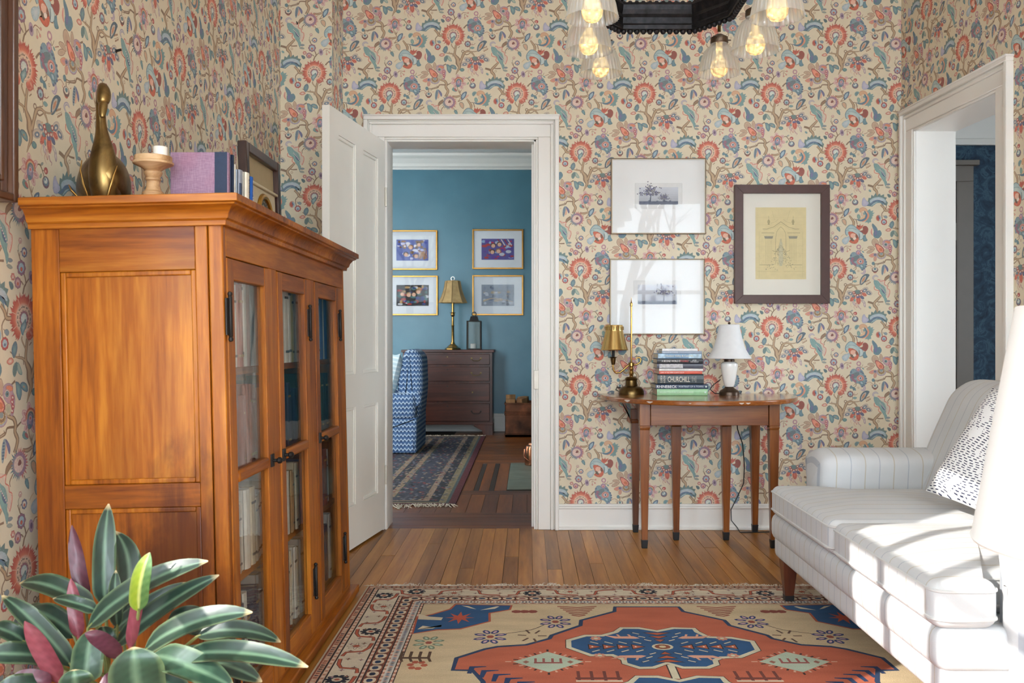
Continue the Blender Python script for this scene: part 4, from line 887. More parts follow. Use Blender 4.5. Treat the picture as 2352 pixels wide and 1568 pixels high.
# turned wooden candle holder
c0 = top(352, 2.40)
LW_ = wood('pale_turned_wood', (150, 108, 68), (196, 156, 112), (222, 190, 148), 'x', 12, .55, 0, .2)
ch = thing('candle_holder', 'turned pale wooden pillar candle holder on the bookcase', 'candle holder', c0)
pr = [(27, 0), (28, 8), (28, 15), (24, 24), (23, 28), (24, 31), (23, 34), (18, 38), (15, 48), (14, 58), (17, 61), (17, 64), (15, 66), (18, 72), (20, 76), (20, 79), (17, 81), (26, 88), (44, 96), (45, 100), (40, 103), (41, 105), (41, 113), (33, 115)]
MB().lathe([(r * S0, z * S0 * 1.04) for r, z in pr], 32).build('stem', LW_, ch, smooth=30)
cd = MB().lathe([(.018, 0), (.018, .024), (.016, .026), (.003, .0245)], 24).build('candle', paint((238, 234, 224), .5, var=.02)); cd.location = c0 + Vector((.014, .012, 115 * S0 * 1.04 + .0003)); tag(cd, 'short white pillar candle on the turned wooden holder', 'candle')
MB().tube([(0, 0, .0245), (0, 0, .03)], .0006, 5).build('wick', BLACK, cd)
# row of books, spines to the room
t = NT('mauve_bookcloth'); vv = t.obj(); n1 = t.noise(vv, 60, 3, sc=(1, 1, 14)); n2 = t.noise(vv, 60, 3, sc=(14, 1, 1)); big = t.noise(vv, 9, 3)
c = t.mix(.5, t.ramp(n1, [(.35, lin((140, 106, 130))), (.65, lin((178, 146, 164)))]), t.ramp(n2, [(.35, lin((136, 102, 132))), (.65, lin((174, 142, 164)))]))
t.set(t.mix(t.ramp(big, [(.5, (0, 0, 0)), (.75, (.5,) * 3)]), c, lin((164, 98, 118))), .8); MAUVE = t.mat
NAVY = paint((30, 46, 74), .6, var=.08, scale=80)
y = 2.50
def topbook(label, t_, px_spine, d, h, cov, extra=None):
    global y
    m = book_mesh(t_, d, h); xs = (px_spine - CX) * (y + t_ / 2) / F
    z = top(px_spine, y + t_ / 2).z
    o = m.build('book', [cov, PAGES]); o.location = (xs, y + t_ / 2, z); tag(o, label, 'book', 'books standing on top of the bookcase'); y += t_ + .001
    return o, t_, d, h
b, t_, d, h = topbook('large mauve cloth book with a navy spine on top of the bookcase', .022, 524, .153, .162, MAUVE)
MB().box(-.033, .0006, -t_ / 2 - .0006, t_ / 2 + .0006, -.0004, h + .0006).build('spine_cloth', NAVY, b)
b, t_, d, h = topbook('thin navy book beside the mauve book on top of the bookcase', .014, 535, .13, .16, NAVY)
b, t_, d, h = topbook('slim white book beside the navy books on top of the bookcase', .012, 539, .13, .137, cover_mat((232, 230, 222)))
b, t_, d, h = topbook('silver grey book with a dark lower spine on top of the bookcase', .034, 551, .14, .125, cover_mat((150, 158, 170)))
MB().box(.001, .0068, -t_ / 2 + .003, -t_ / 2 + .012, .0, h * .7).build('spine_label', NAVY, b)
b, t_, d, h = topbook('cream book with small black spine lettering on top of the bookcase', .036, 566, .14, .124, cover_mat((234, 228, 210)))
LET = []
def spine_text(b, s, w, hgt, x, z, mat, off=.0012):
    o = link('lettering', text_ink(s, .02, w, hgt), mat, b); o.matrix_local = Matrix.Translation((x + off, 0, z)) @ Matrix.Rotation(R(90), 4, 'Z') @ Matrix.Rotation(R(90), 4, 'Y'); return o
spine_text(b, 'A CONSTITUTION', .09, .008, t_ * .18, h * .5, BLACK)
b, t_, d, h = topbook('bright blue book with white spine lettering on top of the bookcase', .024, 577, .13, .118, cover_mat((30, 92, 176)))
WINK = paint((240, 240, 240), .6)
spine_text(b, 'UNWIN', .05, .013, t_ * .18, h * .3, WINK); spine_text(b, 'RAYMOND', .04, .006, t_ * .18, h * .74, WINK)
# shadow-box picture with an oval
f0 = top(0, 3.25); YN, YF, XP = 3.22, 3.66, -.985
pz = top(600, 3.45).z + .0012
sp = thing('oval_picture', 'dark wooden frame with a gilt oval miniature leaning on the bookcase', 'picture frame', (XP, (YN + YF) / 2, pz)); sp.rotation_euler = (0, R(-2), 0)
DK = wood('dark_frame_wood', (30, 18, 14), (52, 30, 22), (80, 46, 32), 'z', 10, .35, .3, .2)
w2, hh = (YF - YN) / 2, .355
MB().box(-.02, .012, -w2, -w2 + .035, 0, hh).box(-.02, .012, w2 - .035, w2, 0, hh).box(-.02, .012, -w2 + .035, w2 - .035, 0, .035).box(-.02, .012, -w2 + .035, w2 - .035, hh - .035, hh).build('frame', DK, sp, bev=.004)
MB().box(-.016, -.008, -w2 + .035, w2 - .035, .035, hh - .035).build('backing', paint((176, 158, 122), .6), sp)
STONE = paint((206, 194, 164), .6, var=.08)
MB().box(-.008, .004, -w2 + .06, w2 - .06, .035, .215).box(-.008, .012, -w2 + .045, w2 - .045, .215, .226).build('relief_panel', STONE, sp, bev=.003)
MB().tube([(.006, .0 + .082 * math.cos(a), .115 + .075 * math.sin(a)) for a in [k * math.pi / 18 for k in range(36)]], .011, 8, closed=True).build('oval_rim', paint((180, 138, 60), .3, .9, .15), sp, smooth=True)
k = INK(); k.E(0, .115, .076, .069, (52, 60, 58), 1, n=28, c2=(84, 92, 84)); k.E(-.01, .10, .032, .045, (108, 96, 78), 2); k.E(-.01, .14, .016, .02, (190, 160, 130), 3); k.E(.03, .12, .014, .035, (70, 96, 90), 2)
for q in range(14): a = R(-60 + q * 16); k.E(.062 * math.cos(a), .115 + .056 * math.sin(a), .004, .004, (210, 190, 150), 3, n=6)
o = ink_flat('miniature', k, printed('miniature_print', .4), sp); o.rotation_euler = (0, 0, R(90)); o.location = (.0056, 0, 0)
# big framed picture on the left wall, mostly out of view
YE = F * 1.245 / (CX - 17); zb = H + (CY - 466) * YE / F
bf = thing('wall_picture', 'large dark brown moulded frame hanging on the side wall', 'picture frame', (XL + .0015, YE - .38, zb))
BF = wood('brown_moulding', (58, 36, 26), (88, 58, 42), (112, 78, 58), 'z', 9, .35, .3, .1)
m = MB()
for a, b, dz in ((0, .02, .05), (.02, .045, .034), (.045, .06, .042), (.06, .075, .026)):
    m.box(0, dz, .38 - b, .38 - a, a, .9 - a).box(0, dz, -.38 + a, -.38 + b, a, .9 - a).box(0, dz, -.38 + b, .38 - b, a, b).box(0, dz, -.38 + b, .38 - b, .9 - b, .9 - a)
m.build('frame', BF, bf, bev=.004); MB().box(0, .012, -.306, .306, .074, .826).build('print', paint((150, 140, 116), .6), bf)
# bare nails and a hook left in the paper
for (px, py, Yw) in ((683, 54, YC), (1318, 690, YB)):
    q = W(px, py, Yw); tag(MB().tube([(0, 0, 0), (0, -.014, .004)], .003, 8).box(-.003, .003, -.001, 0, -.006, .005).build('nail', IRON, loc=(q.x, Yw - .0012, q.z)), 'small bare picture nail in the floral wallpaper ' + ('beside the doorway' if px > 1000 else 'of the boxed corner'), 'nail')
Yn = F * 1.262 / (CX - 270); tag(MB().tube([(0, 0, 0), (.016, 0, .004)], .004, 8).box(0, .001, -.004, .004, -.006, .005).build('nail', IRON, loc=(XL + .0012, Yn, H + (CY - 117) * Yn / F)), 'small bare picture nail in the side wall above the candle holder', 'nail')
# ------------------------------------------------------------------ pictures on the back wall
THIN = paint((122, 104, 82), .35, .5, .1); MATB = paint((240, 242, 242), .85, var=.01)
PR = printed('art_print', .7, .08)
def framed_picture(name, label, x0, y0, x1, y1, fw, fd, fmat, matm, art, rim=None):
    a = W(x0, y1, YB); b = W(x1, y0, YB); w, h = b.x - a.x, b.z - a.z
    t = thing(name, label, 'picture frame', ((a.x + b.x) / 2, YB - .0015, a.z)); w /= 2
    m = MB()
    for q in ([(-w, 0), (-w + fw, fw), (-w + fw, h - fw), (-w, h)], [(w, 0), (w, h), (w - fw, h - fw), (w - fw, fw)], [(-w, 0), (w, 0), (w - fw, fw), (-w + fw, fw)], [(-w, h), (-w + fw, h - fw), (w - fw, h - fw), (w, h)]): m.prism(q, -fd, 0, 'y')
    m.build('frame', fmat, t, bev=.0012)
    if rim:
        e = fw; q = fw + .003; m = MB(); m.box(-w + e, -w + q, -fd + .004, -fd + .007, e, h - e).box(w - q, w - e, -fd + .004, -fd + .007, e, h - e).box(-w + q, w - q, -fd + .004, -fd + .007, e, q).box(-w + q, w - q, -fd + .004, -fd + .007, h - q, h - e); m.build('inner_rim', rim, t)
    MB().box(-w + fw, w - fw, -.010, -.004, fw, h - fw).build('mat_board', matm, t)
    MB().box(-w + fw, w - fw, -fd + .003, -fd + .0045, fw, h - fw).build('glass', PICGLASS, t)
    k = INK(); art(k, w * 2, h); o = ink_flat('print', k, PR, t, .00018, base=-.0103)
    return t
def landscape(v):
    def art(k, w, h):
        r = random.Random(v); x0, x1, z0, z1 = -.105, .107, h * .39, h * .62
        if v == 2: z0, z1 = h * .40, h * .66
        e = .022; k.P([(x0 - e, z0 - e), (x1 + e, z0 - e), (x1 + e, z1 + e), (x0 - e, z1 + e)], (232, 234, 234), 1, it=0, out=(212, 214, 212), ow=.002)
        for i in range(8):
            a, b = z0 + (z1 - z0) * i / 8, z0 + (z1 - z0) * (i + 1) / 8; g = 178 + i * 6
            k.P([(x0, a), (x1, a), (x1, b), (x0, b)], (g - 8, g - 3, g + 6), 4, it=0)
        k.P([(x0, z0), (x1, z0), (x1, z0 + .018), (x0, z0 + .018)], (104, 112, 130), 5, it=0)
        for cx, s in (((-.045, 1.0), (.03, .55)) if v == 1 else ((.035, .9), (-.02, .45))):
            k.S([(cx, z0 + .014), (cx + .004, z0 + .05)], [.008, .004], (84, 92, 108), 6)
            for q in range(170): k.E(cx + r.gauss(0, .022 * s), z0 + .05 * s + abs(r.gauss(.012, .022)) * s, .0032 * s + .001, .0022 * s + .0008, (112 + r.randint(-20, 40),) * 2 + (138,), 7, r.uniform(0, 180), 6)
        for q in range(24): k.E(r.uniform(x0 + .006, x1 - .006), z0 + r.uniform(.004, .022), .007, .0025, (92, 100, 120), 8, n=6)
    return art
framed_picture('framed_print', 'thin-framed wide white mat with a misty tree print, upper of the pair', 1403, 365, 1620, 538, .0045, .022, THIN, MATB, landscape(1), paint((226, 218, 200), .4))
framed_picture('framed_print', 'thin-framed wide white mat with a misty tree print, lower of the pair', 1400, 595, 1617, 768, .0045, .022, THIN, MATB, landscape(2), paint((226, 218, 200), .4))
def fountain(k, w, h):
    x0, x1, z0, z1 = -w * .274, w * .261, h * .205, h * .812; r = random.Random(3)
    k.P([(x0, z0), (x1, z0), (x1, z1), (x0, z1)], (222, 206, 158), 1, it=0)
    D, D2 = (150, 140, 108), (188, 174, 132); c = (x0 + x1) / 2; wd = (x1 - x0) / 2; hh = z1 - z0; Z = lambda f: z0 + hh * f
    for i in range(9): k.S([(x0 + .002, Z(.06 + i * .1)), (x1 - .002, Z(.06 + i * .1))], .0006, (206, 190, 144), 2, sub=1)
    for s in (-1, 1):
        X = lambda f: c + s * wd * f
        k.S([(X(0), Z(.80)), (X(.30), Z(.725)), (X(.56), Z(.70)), (X(.72), Z(.70))], .0022, D, 4, sub=1); k.S([(X(.02), Z(.77)), (X(.32), Z(.70)), (X(.70), Z(.68))], .0011, D2, 4, sub=1)
        for f in (.36, .42, .48, .54, .60): k.S([(X(f), Z(.22)), (X(f), Z(.56))], .0011, D2, 3, sub=1)
        k.P([(X(.33), Z(.565)), (X(.63), Z(.565)), (X(.66), Z(.60)), (X(.30), Z(.60))], (150, 146, 130), 4, it=0); k.S([(X(.26), Z(.645)), (X(.76), Z(.645))], .0022, D, 4, sub=1); k.S([(X(.28), Z(.615)), (X(.72), Z(.615))], .0011, D2, 4, sub=1)
        k.S([(X(.30), Z(.20)), (X(.84), Z(.20))], .0020, D, 4, sub=1); k.S([(X(.10), Z(.11)), (X(.92), Z(.11))], .0012, D2, 4, sub=1); k.S([(X(.86), Z(.02)), (X(.86), Z(.66))], .0008, D2, 3, sub=1)
        k.P([(X(.42), Z(.80)), (X(.48), Z(.84)), (X(.54), Z(.80)), (X(.50), Z(.77)), (X(.46), Z(.77))], (178, 164, 124), 4, it=1); k.S([(X(.48), Z(.84)), (X(.48), Z(.88))], .0012, D, 4, sub=1); k.S([(X(.44), Z(.765)), (X(.52), Z(.765))], .003, D, 4, sub=1)
        k.S([(X(.36), Z(.96)), (X(.24), Z(.82))], .0008, D2, 3, sub=1); k.S([(X(.40), Z(.78)), (X(.22), Z(.80)), (X(.10), Z(.835))], .0012, D2, 4)
        k.S([(X(.20), Z(.22)), (X(.20), Z(.58)), (X(.13), Z(.68)), (X(0), Z(.73))], .0014, D, 4)
        for i in range(60):
            q = r.random(); k.E(X(.06 + (1 - q) * r.uniform(.05, .62)), Z(.12 + q * .34), .0035, .0018, r.choice([(164, 156, 124), (178, 168, 130), (146, 142, 122), (192, 178, 138)]), 5, r.uniform(0, 180), 6)
        for i in range(16): a = r.uniform(.3, .9); b = r.uniform(.1, .7); k.S([(X(a), Z(b)), (X(a + r.uniform(-.1, .1)), Z(b + r.uniform(-.05, .05)))], .0005, D2, 3, sub=1)
    k.P([(c - wd * .09, Z(.20)), (c + wd * .09, Z(.20)), (c + wd * .07, Z(.42)), (c + wd * .05, Z(.52)), (c - wd * .05, Z(.52)), (c - wd * .07, Z(.42))], (196, 190, 158), 6, (210, 204, 172)); k.E(c, Z(.545), wd * .04, hh * .022, (196, 186, 152), 7, n=10); k.S([(c - wd * .12, Z(.40)), (c, Z(.47)), (c + wd * .12, Z(.41))], .0024, (172, 164, 132), 7)
    for i in range(40): k.E(c + r.gauss(0, wd * .07), Z(r.uniform(.2, .5)), .0024, .0012, r.choice([(164, 158, 130), (186, 178, 142)]), 8, r.uniform(0, 180), 6)
    k.S([(c - wd * .34, Z(.40)), (c - wd * .2, Z(.385)), (c + wd * .2, Z(.385)), (c + wd * .34, Z(.40))], .0018, D, 6)
framed_picture('framed_drawing', 'wide dark brown frame with a pencil drawing of a fountain on yellowed paper', 1685, 426, 1902, 697, .046, .03, paint((78, 52, 48), .4, var=.08, scale=30), paint((232, 228, 216), .85, var=.01), fountain)

# ------------------------------------------------------------------ half-round table
TW = {a: wood('mahogany_table', (70, 34, 12), (122, 66, 26), (154, 94, 44), a, 8, .3, .2, .35) for a in 'xyz'}
TX, TZ = .896, .7397
tab = thing('console_table', 'half-round mahogany table with tapered legs against the floral wall', 'table', (TX, 4.75, 0))
ol = []
for i in range(49):
    a = math.pi * i / 48; ol.append((-.515 * math.cos(a) * (1 if True else 1), -.655 * math.sin(a) ** .8 if 0 < i < 48 else 0))
ol = [(x, .225 + y) for x, y in ol]
TT = wood('mahogany_top', (84, 40, 14), (140, 78, 32), (172, 106, 50), 'x', 7, .14, .5, .3)
MB().prism(ol, TZ - .024, TZ, 'z').build('tabletop', TT, tab, bev=.006, seg=3)
CHIP = paint((214, 200, 184), .8)
for px, w in ((1450, .02), (1497, .016), (1583, .006), (1700, .012), (1716, .012)):
    x = (px - CX) * 4.36 / F - TX; a = math.acos(max(-1, min(1, -x / .515))); y = .225 - .655 * math.sin(a) ** .8
    tn = math.atan2(-.655 * .8 * math.cos(a) * math.sin(a) ** -.2, .515 * math.sin(a))
    MB().lathe([(.0, 0), (w * .7, .0005), (w, .0015), (w * .6, .002)], 9, rfun=lambda q, z: 1 + .3 * math.sin(3 * q), M=Matrix.Translation((x, y - .0006, TZ - .011)) @ Matrix.Rotation(tn, 4, 'Z') @ Matrix.Rotation(R(90), 4, 'X') @ Matrix.Diagonal((1, .28, 1, 1))).build('chip', CHIP, tab)
ya = 4.53 - 4.75
MB().box(-.29, .29, ya, ya + .02, .607, TZ - .024).box(-.315, -.295, ya + .03, .215, .607, TZ - .024).box(.295, .315, ya + .03, .215, .607, TZ - .024).build('apron', TW['x'], tab, bev=.002)
MB().prism([(-.01, 0), (.03, 0), (.03, .018), (-.03, .018)], ya - .012, ya, 'y', M=Matrix.Translation((.01, 0, TZ - .043))).build('stop_block', paint((104, 98, 92), .5), tab)
MB().prism([(0, 0), (-.035, .115), (-.06, .115), (-.01, .03), (-.02, -.005), (.0, -.02)], .18, .2, 'y', M=Matrix.Translation((-.345, 0, .60))).build('bracket', TW['z'], tab, bev=.002)
for lx, ly in ((.577, 4.55), (1.214, 4.55), (.577, 4.925), (1.215, 4.925), (.763, 4.735), (1.02, 4.735)):
    x, y = lx - TX, ly - 4.75; front = ly < 4.6
    m = MB(); zt = TZ - .024 if front else .66
    m.taper((x, y, .605), .0255, (x, y, zt), .0255); m.taper((x, y, .585), .0225, (x, y, .597), .026); m.taper((x, y, .597), .026, (x, y, .605), .0235)
    m.taper((x, y, .04), .0145, (x, y, .585), .0245)
    lg = m.build('leg', TW['z'], tab, bev=.0015); MB().taper((x, y, 0), .0135, (x, y, .042), .0165).build('foot_cap', BLACK, lg, bev=.002)
MB().box(-.335, .335, .15, .17, .62, .66).build('gate_rail', TW['x'], tab)

# brass candlestick lamp
def on_table(px, Y): return Vector(((px - CX) * Y / F, Y, TZ + .0006))
bl0 = on_table(1450, 4.89); SB = 4.89 / F
bl = thing('brass_lamp', 'brass candlestick table lamp with side arm and metal shade', 'lamp', bl0)
q = lambda r, y: (r * SB, (905.5 - y) * SB)
MB().lathe([q(29, 905.5), q(29, 899), q(26, 893), q(22, 889), q(15, 887), q(14, 885), q(13, 874), q(15, 871), q(13, 868), q(10, 866)], 32).build('base', DBRASS, bl, smooth=30)
MB().lathe([q(6, 868), q(4, 864), q(6, 858), q(4, 852), q(5.5, 848), q(4, 843), q(7, 841), q(7, 834), q(3, 832), q(2.2, 830), q(2.2, 704), q(3.2, 703), q(3.2, 697), q(1.6, 695), q(.8, 690), q(.5, 684)], 16).build('column', BRASS, bl, smooth=30)
cv = lambda px, py: ((px - 1450) * SB, 0, (905.5 - py) * SB)
MB().tube([cv(1448, 838), cv(1440, 842), cv(1432, 850), cv(1424, 856), cv(1416, 857), cv(1410, 852), cv(1408, 843), cv(1408, 836)], 2.2 * SB, 10).build('arm', BRASS, bl, smooth=True)
MB().tube([cv(1452, 838), cv(1462, 838), cv(1470, 833), cv(1472.5, 826), cv(1469, 821.5), cv(1463, 822), cv(1459, 827)], [2.2 * SB] * 5 + [1.8 * SB, 1.2 * SB], 10).build('handle', BRASS, bl, smooth=True)
MB().lathe([(4 * SB, 0), (6 * SB, 10 * SB), (6.5 * SB, 15 * SB), (9 * SB, 17 * SB), (8.5 * SB, 18 * SB)], 16, cv(1408.5, 838)).lathe([(3.4 * SB, 0), (3.4 * SB, 16 * SB)], 12, cv(1408.5, 820), 1).build('candle_socket', [DBRASS, BLACK], bl, smooth=30)
t = NT('polished_brass'); t.set(t.ramp(t.noise(t.obj(), 6, 3), [(.3, lin((176, 144, 84))), (.7, lin((214, 184, 122)))]), .2, 1.0); PB_ = t.mat
sh = MB(); z0 = (805 - 805); 
pts = [(31.5, 0), (32, 1.5), (31, 2.5), (20.5, 44), (20.2, 45), (20.2, 56), (19.4, 58), (18.6, 57), (18.8, 46), (29.5, 2.5)]
sh.lathe([(r * SB, z * SB) for r, z in pts], 36, cv(1411, 805), cap=False)
so = sh.build('shade', PB_, bl, smooth=30)
m = MB()
for k_ in range(22):
    a = k_ * 6.2832 / 22; m.tube([(20.5 * SB * math.cos(a), 20.5 * SB * math.sin(a), 46.5 * SB), (20.5 * SB * math.cos(a), 20.5 * SB * math.sin(a), 54.5 * SB)], 1.1 * SB, 6, M=Matrix.Translation(cv(1411, 805)))
m.build('pierced_band', DBRASS, so)
# white ceramic lamp
wl0 = on_table(1675, 4.80); SW = 4.80 / F
wl = thing('ceramic_lamp', 'white ceramic table lamp with a white bell shade beside the books', 'lamp', wl0)
q = lambda r, y: (r * SW, (908 - y) * SW)
MB().lathe([q(23, 908), q(23, 901), q(20, 897), q(13, 893), q(10, 890), q(9, 888)], 28).build('base', paint((74, 58, 46), .35, .6, .1), wl, smooth=30)
MB().lathe([q(9, 889), q(12, 884), q(15, 870), q(18, 852), q(19.5, 842), q(19, 836), q(15, 832), q(10, 831)], 32).build('body', paint((238, 238, 234), .12, var=.01, coat=.5), wl, smooth=40)
MB().lathe([q(12, 831), q(12, 826), q(9, 824), q(3, 822), q(3, 750), q(2, 748), q(1, 746)], 14).lathe([q(1.5, 747), q(3, 744.5), q(3.2, 742), q(1.5, 740)], 10).build('stem', paint((74, 58, 46), .35, .6, .1), wl, smooth=30)
t = NT('white_lampshade'); t.set(t.ramp(t.noise(t.obj(), 40, 3), [(.3, lin((222, 223, 224))), (.7, lin((226, 227, 228)))]), .8, Transmission_Weight=0); SHADEW = t.mat
pts = [(23, 746), (24, 752), (25.5, 760), (29, 776), (35, 797), (42, 812), (49.5, 822), (49.5, 824), (48.5, 822), (34, 797), (24.5, 760), (22.5, 748)]
ws = MB().lathe([q(r, y) for r, y in pts], 40, cap=False).build('shade', SHADEW, wl, smooth=40)
MB().tube([(23.3 * SW * math.cos(a), 23.3 * SW * math.sin(a), (908 - 747) * SW) for a in [k * math.pi / 16 for k in range(32)]], .0016, 6, closed=True).tube([(49.6 * SW * math.cos(a), 49.6 * SW * math.sin(a), (908 - 823) * SW) for a in [k * math.pi / 16 for k in range(32)]], .0014, 6, closed=True).build('trim', SHADEW, ws, smooth=True)
MB().tube([(.046, .0, .006), (.06, 0, .012), (.066, 0, .02), (.058, 0, .022)], .002, 6).build('switch', BLACK, wl, smooth=True)

# stack of books with lettered spines
stack = [  # label, x0, x1, y_top, y_bot (px), cover, inks
 ('pale green book at the bottom of the stack on the console table', 1509, 1625, 893.5, 908.5, (150, 196, 148), [('WASHINGTON IRVING & HIS HUDSON RIVER', (214, 232, 210), .05, .72, .28, 0)]),
 ('navy book with large white lettering, second from the bottom of the stack', 1506, 1627, 883, 893, (18, 44, 76), [('RHINEBECK', (236, 236, 236), .02, .4, .62, 0), ('PORTRAIT OF A TOWN', (196, 206, 216), .44, .9, .4, 0)]),
 ('thick charcoal book with tall cream capitals in the stack on the table', 1510, 1616, 859.5, 882.5, (44, 56, 62), [('CHURCHILL', (226, 218, 200), .22, .7, .52, 0), ('ANDREW\nROBERTS', (206, 200, 184), .06, .17, .62, 1), ('WALKING\nWITH\nDESTINY', (190, 186, 172), .74, .84, .5, 1)]),
 ('thin coral spined book in the stack on the table', 1514, 1613, 852.5, 859, (216, 92, 68), [('LEWIS OF THE UPPER HUDSON VALLEY', (244, 226, 214), .03, .58, .4, 0)]),
 ('thin white book above the coral one in the stack on the table', 1514, 1615, 846.5, 852, (226, 222, 218), [('A HISTORY OF THE LANDSCAPE IN NEW YORK', (150, 150, 156), .07, .68, .3, 0)]),
 ('grey and black photo spined book in the stack on the table', 1509, 1615, 834.5, 846, (66, 68, 82), [('BEARING WITNESS', (206, 204, 196), .1, .55, .5, 0)]),
 ('black book with white and red lettering in the stack on the table', 1509, 1615, 823.5, 834, (20, 20, 24), [('A SECOND WORLD IS', (236, 230, 226), .1, .5, .4, 0), ('POSSIBLE', (214, 84, 84), .5, .68, .4, 0), ('JAMES\nARCHIBALD', (226, 224, 226), .72, .9, .6, 0)]),
 ('sky blue landscape spined book near the top of the stack on the table', 1511, 1612, 811.5, 823, (128, 160, 192), [('Hudson Valley & Catskills', (232, 226, 190), .18, .8, .5, 0)]),
 ('thin grey blue book second from the top of the stack on the table', 1520, 1612, 806, 811, (150, 164, 182), [('THE HUDSON AND ITS PAINTERS', (226, 230, 234), .03, .4, .45, 0)]),
 ('thin white book on top of the stack on the console table', 1521, 1602, 800, 805.5, (230, 230, 232), [])]
YS = 4.755; z = TZ + .0006; rs = random.Random(2)
for i, (lab, x0, x1, yt, yb, c, inks) in enumerate(stack):
    a, b = (x0 - CX) * YS / F, (x1 - CX) * YS / F; hgt = (yb - yt) * YS / F * 1.02; L = b - a; dep = [.19, .19, .165, .15, .15, .16, .16, .16, .14, .13][i]
    th = thing('book', lab, 'book', ((a + b) / 2, YS, z), R([0, 0, -.6, 1, .4, -.8, .5, .8, -.5, .6][i]), 'books stacked on the console table')
    cov = cover_mat(c, .35); m = MB(); ct = min(.0028, hgt * .16); rr = hgt * .1
    m.box(-L / 2, L / 2, 0, dep, 0, ct).box(-L / 2, L / 2, 0, dep, hgt - ct, hgt)
    m.prism([(0, 0), (-rr * .7, hgt * .12), (-rr, hgt * .5), (-rr * .7, hgt * .88), (0, hgt), (.003, hgt), (.003, 0)], -L / 2, L / 2, 'x')
    m.build('cover', cov, th); MB().box(-L / 2 + .003, L / 2 - .003, .003, dep - .004, ct, hgt - ct).build('pages', PAGES, th)
    if i == 5: MB().box(-L / 2 + .012, L * .06, -rr - .0004, 0, hgt * .1, hgt * .9).build('spine_photo', paint((186, 184, 188), .4, var=.3, scale=90), th)
    if i == 7: MB().box(-L / 2 + .002, -L / 2 + .038, -rr - .0004, 0, hgt * .08, hgt * .92).box(L * .2, L * .48, -rr - .0004, 0, hgt * .08, hgt * .92).build('spine_photo', paint((176, 204, 222), .4, var=.25, scale=60), th)
    if i in (0, 1): MB().lathe([(.0045, 0), (.0045, .0006)], 14, M=Matrix.Translation((L / 2 - .012, -rr - .0002, hgt * .5)) @ Matrix.Rotation(R(90), 4, 'X')).build('emblem', paint((206, 222, 214), .5), th)
    for s, ic, f0, f1, hf, mode in inks:
        if mode: me = text_ink(s, .02, hgt * hf * 1.2, L * (f1 - f0))
        else: me = text_ink(s, .02, L * (f1 - f0), hgt * hf)
        o = link('lettering', me, paint(ic, .5, var=.01), th); o.matrix_local = Matrix.Translation((-L / 2 + L * (f0 + f1) / 2, -rr - .0009, hgt * .5)) @ (Matrix.Rotation(R(90), 4, 'Y') if mode else Matrix.Identity(4))
    z += hgt + .0004
# lamp cord behind the table
def T_(px, py, Y): return W(px, py, Y)
cpts = [(1690, 940, 4.90), (1694, 985, 4.93), (1706, 1020, 4.94), (1710, 1070, 4.94), (1708, 1110, 4.94), (1694, 1140, 4.94), (1679, 1170, 4.94), (1680, 1195, 4.93), (1694, 1212, 4.91)]
cp_ = [T_(*p) for p in cpts] + [Vector((1.13, 4.90, .004)), Vector((1.25, 4.91, .004)), Vector((1.5, 4.93, .004))]
tag(MB().tube(cp_, .0028, 8).build('lamp_cord', BLACK, smooth=True), 'black lamp cord hanging behind the console table to the floor', 'cord')
cp_ = [W(1655, 893, 4.82), W(1640, 897, 4.80), W(1632, 888, 4.78), W(1648, 880, 4.80), W(1662, 872, 4.82)]
tag(MB().tube([wl0 + Vector((-.04, .03, .006)), W(1642, 903, 4.82), W(1631, 894, 4.84), W(1638, 884, 4.86), W(1655, 871, 4.86)], .0024, 8).build('lamp_cord', BLACK, smooth=True), 'black cord looping between the book stack and the ceramic lamp', 'cord')
tag(MB().tube([bl0 + Vector((-.06, .03, .012)), bl0 + Vector((-.078, .045, .02)), bl0 + Vector((-.07, .06, .035)), bl0 + Vector((-.04, .07, .03)), bl0 + Vector((-.02, .09, .012))], .0024, 8).build('lamp_cord', BLACK, smooth=True), 'short black cord curling behind the brass lamp base', 'cord')
# ------------------------------------------------------------------ patterned rug
RX0, RX1, RY0, RY1 = -.662, 1.571, .58, 3.815
RXC = (RX0 + RX1) / 2; RT = .009
k = INK(); P, E, S = k.P, k.E, k.S
RC, RO_, RN, RB, RG, RBR, RCH = (204, 182, 146), (186, 98, 70), (36, 82, 126), (112, 62, 46), (176, 190, 168), (134, 72, 50), (44, 30, 30)
def rect(x0, x1, y0, y1, c, l): k.face([(x0, y0), (x1, y0), (x1, y1), (x0, y1)], [lin(c)] * 4, l)
def frame_band(o0, o1, c, l):
    a, b = o0, o1
    rect(RX0 + a, RX1 - a, RY1 - b, RY1 - a, c, l); rect(RX0 + a, RX1 - a, RY0 + a, RY0 + b, c, l)
    rect(RX0 + a, RX0 + b, RY0 + b, RY1 - b, c, l); rect(RX1 - b, RX1 - a, RY0 + b, RY1 - b, c, l)
rect(RX0, RX1, RY0, RY1, RC, 0)
for a, b, c in ((0, .006, (190, 176, 150)), (.006, .012, RBR), (.012, .03, (196, 150, 124)), (.03, .036, RCH), (.036, .05, (206, 176, 150)), (.05, .055, RCH), (.055, .148, (214, 200, 176)), (.148, .153, RCH), (.153, .163, (206, 170, 148)), (.163, .168, RCH),
                (.168, .212, RBR), (.212, .217, RCH), (.217, .224, (206, 170, 148)), (.224, .248, (204, 200, 190)), (.248, .252, RCH), (.252, .259, (206, 160, 138)), (.259, .263, RCH)): frame_band(a, b, c, 1)
rr = random.Random(4)
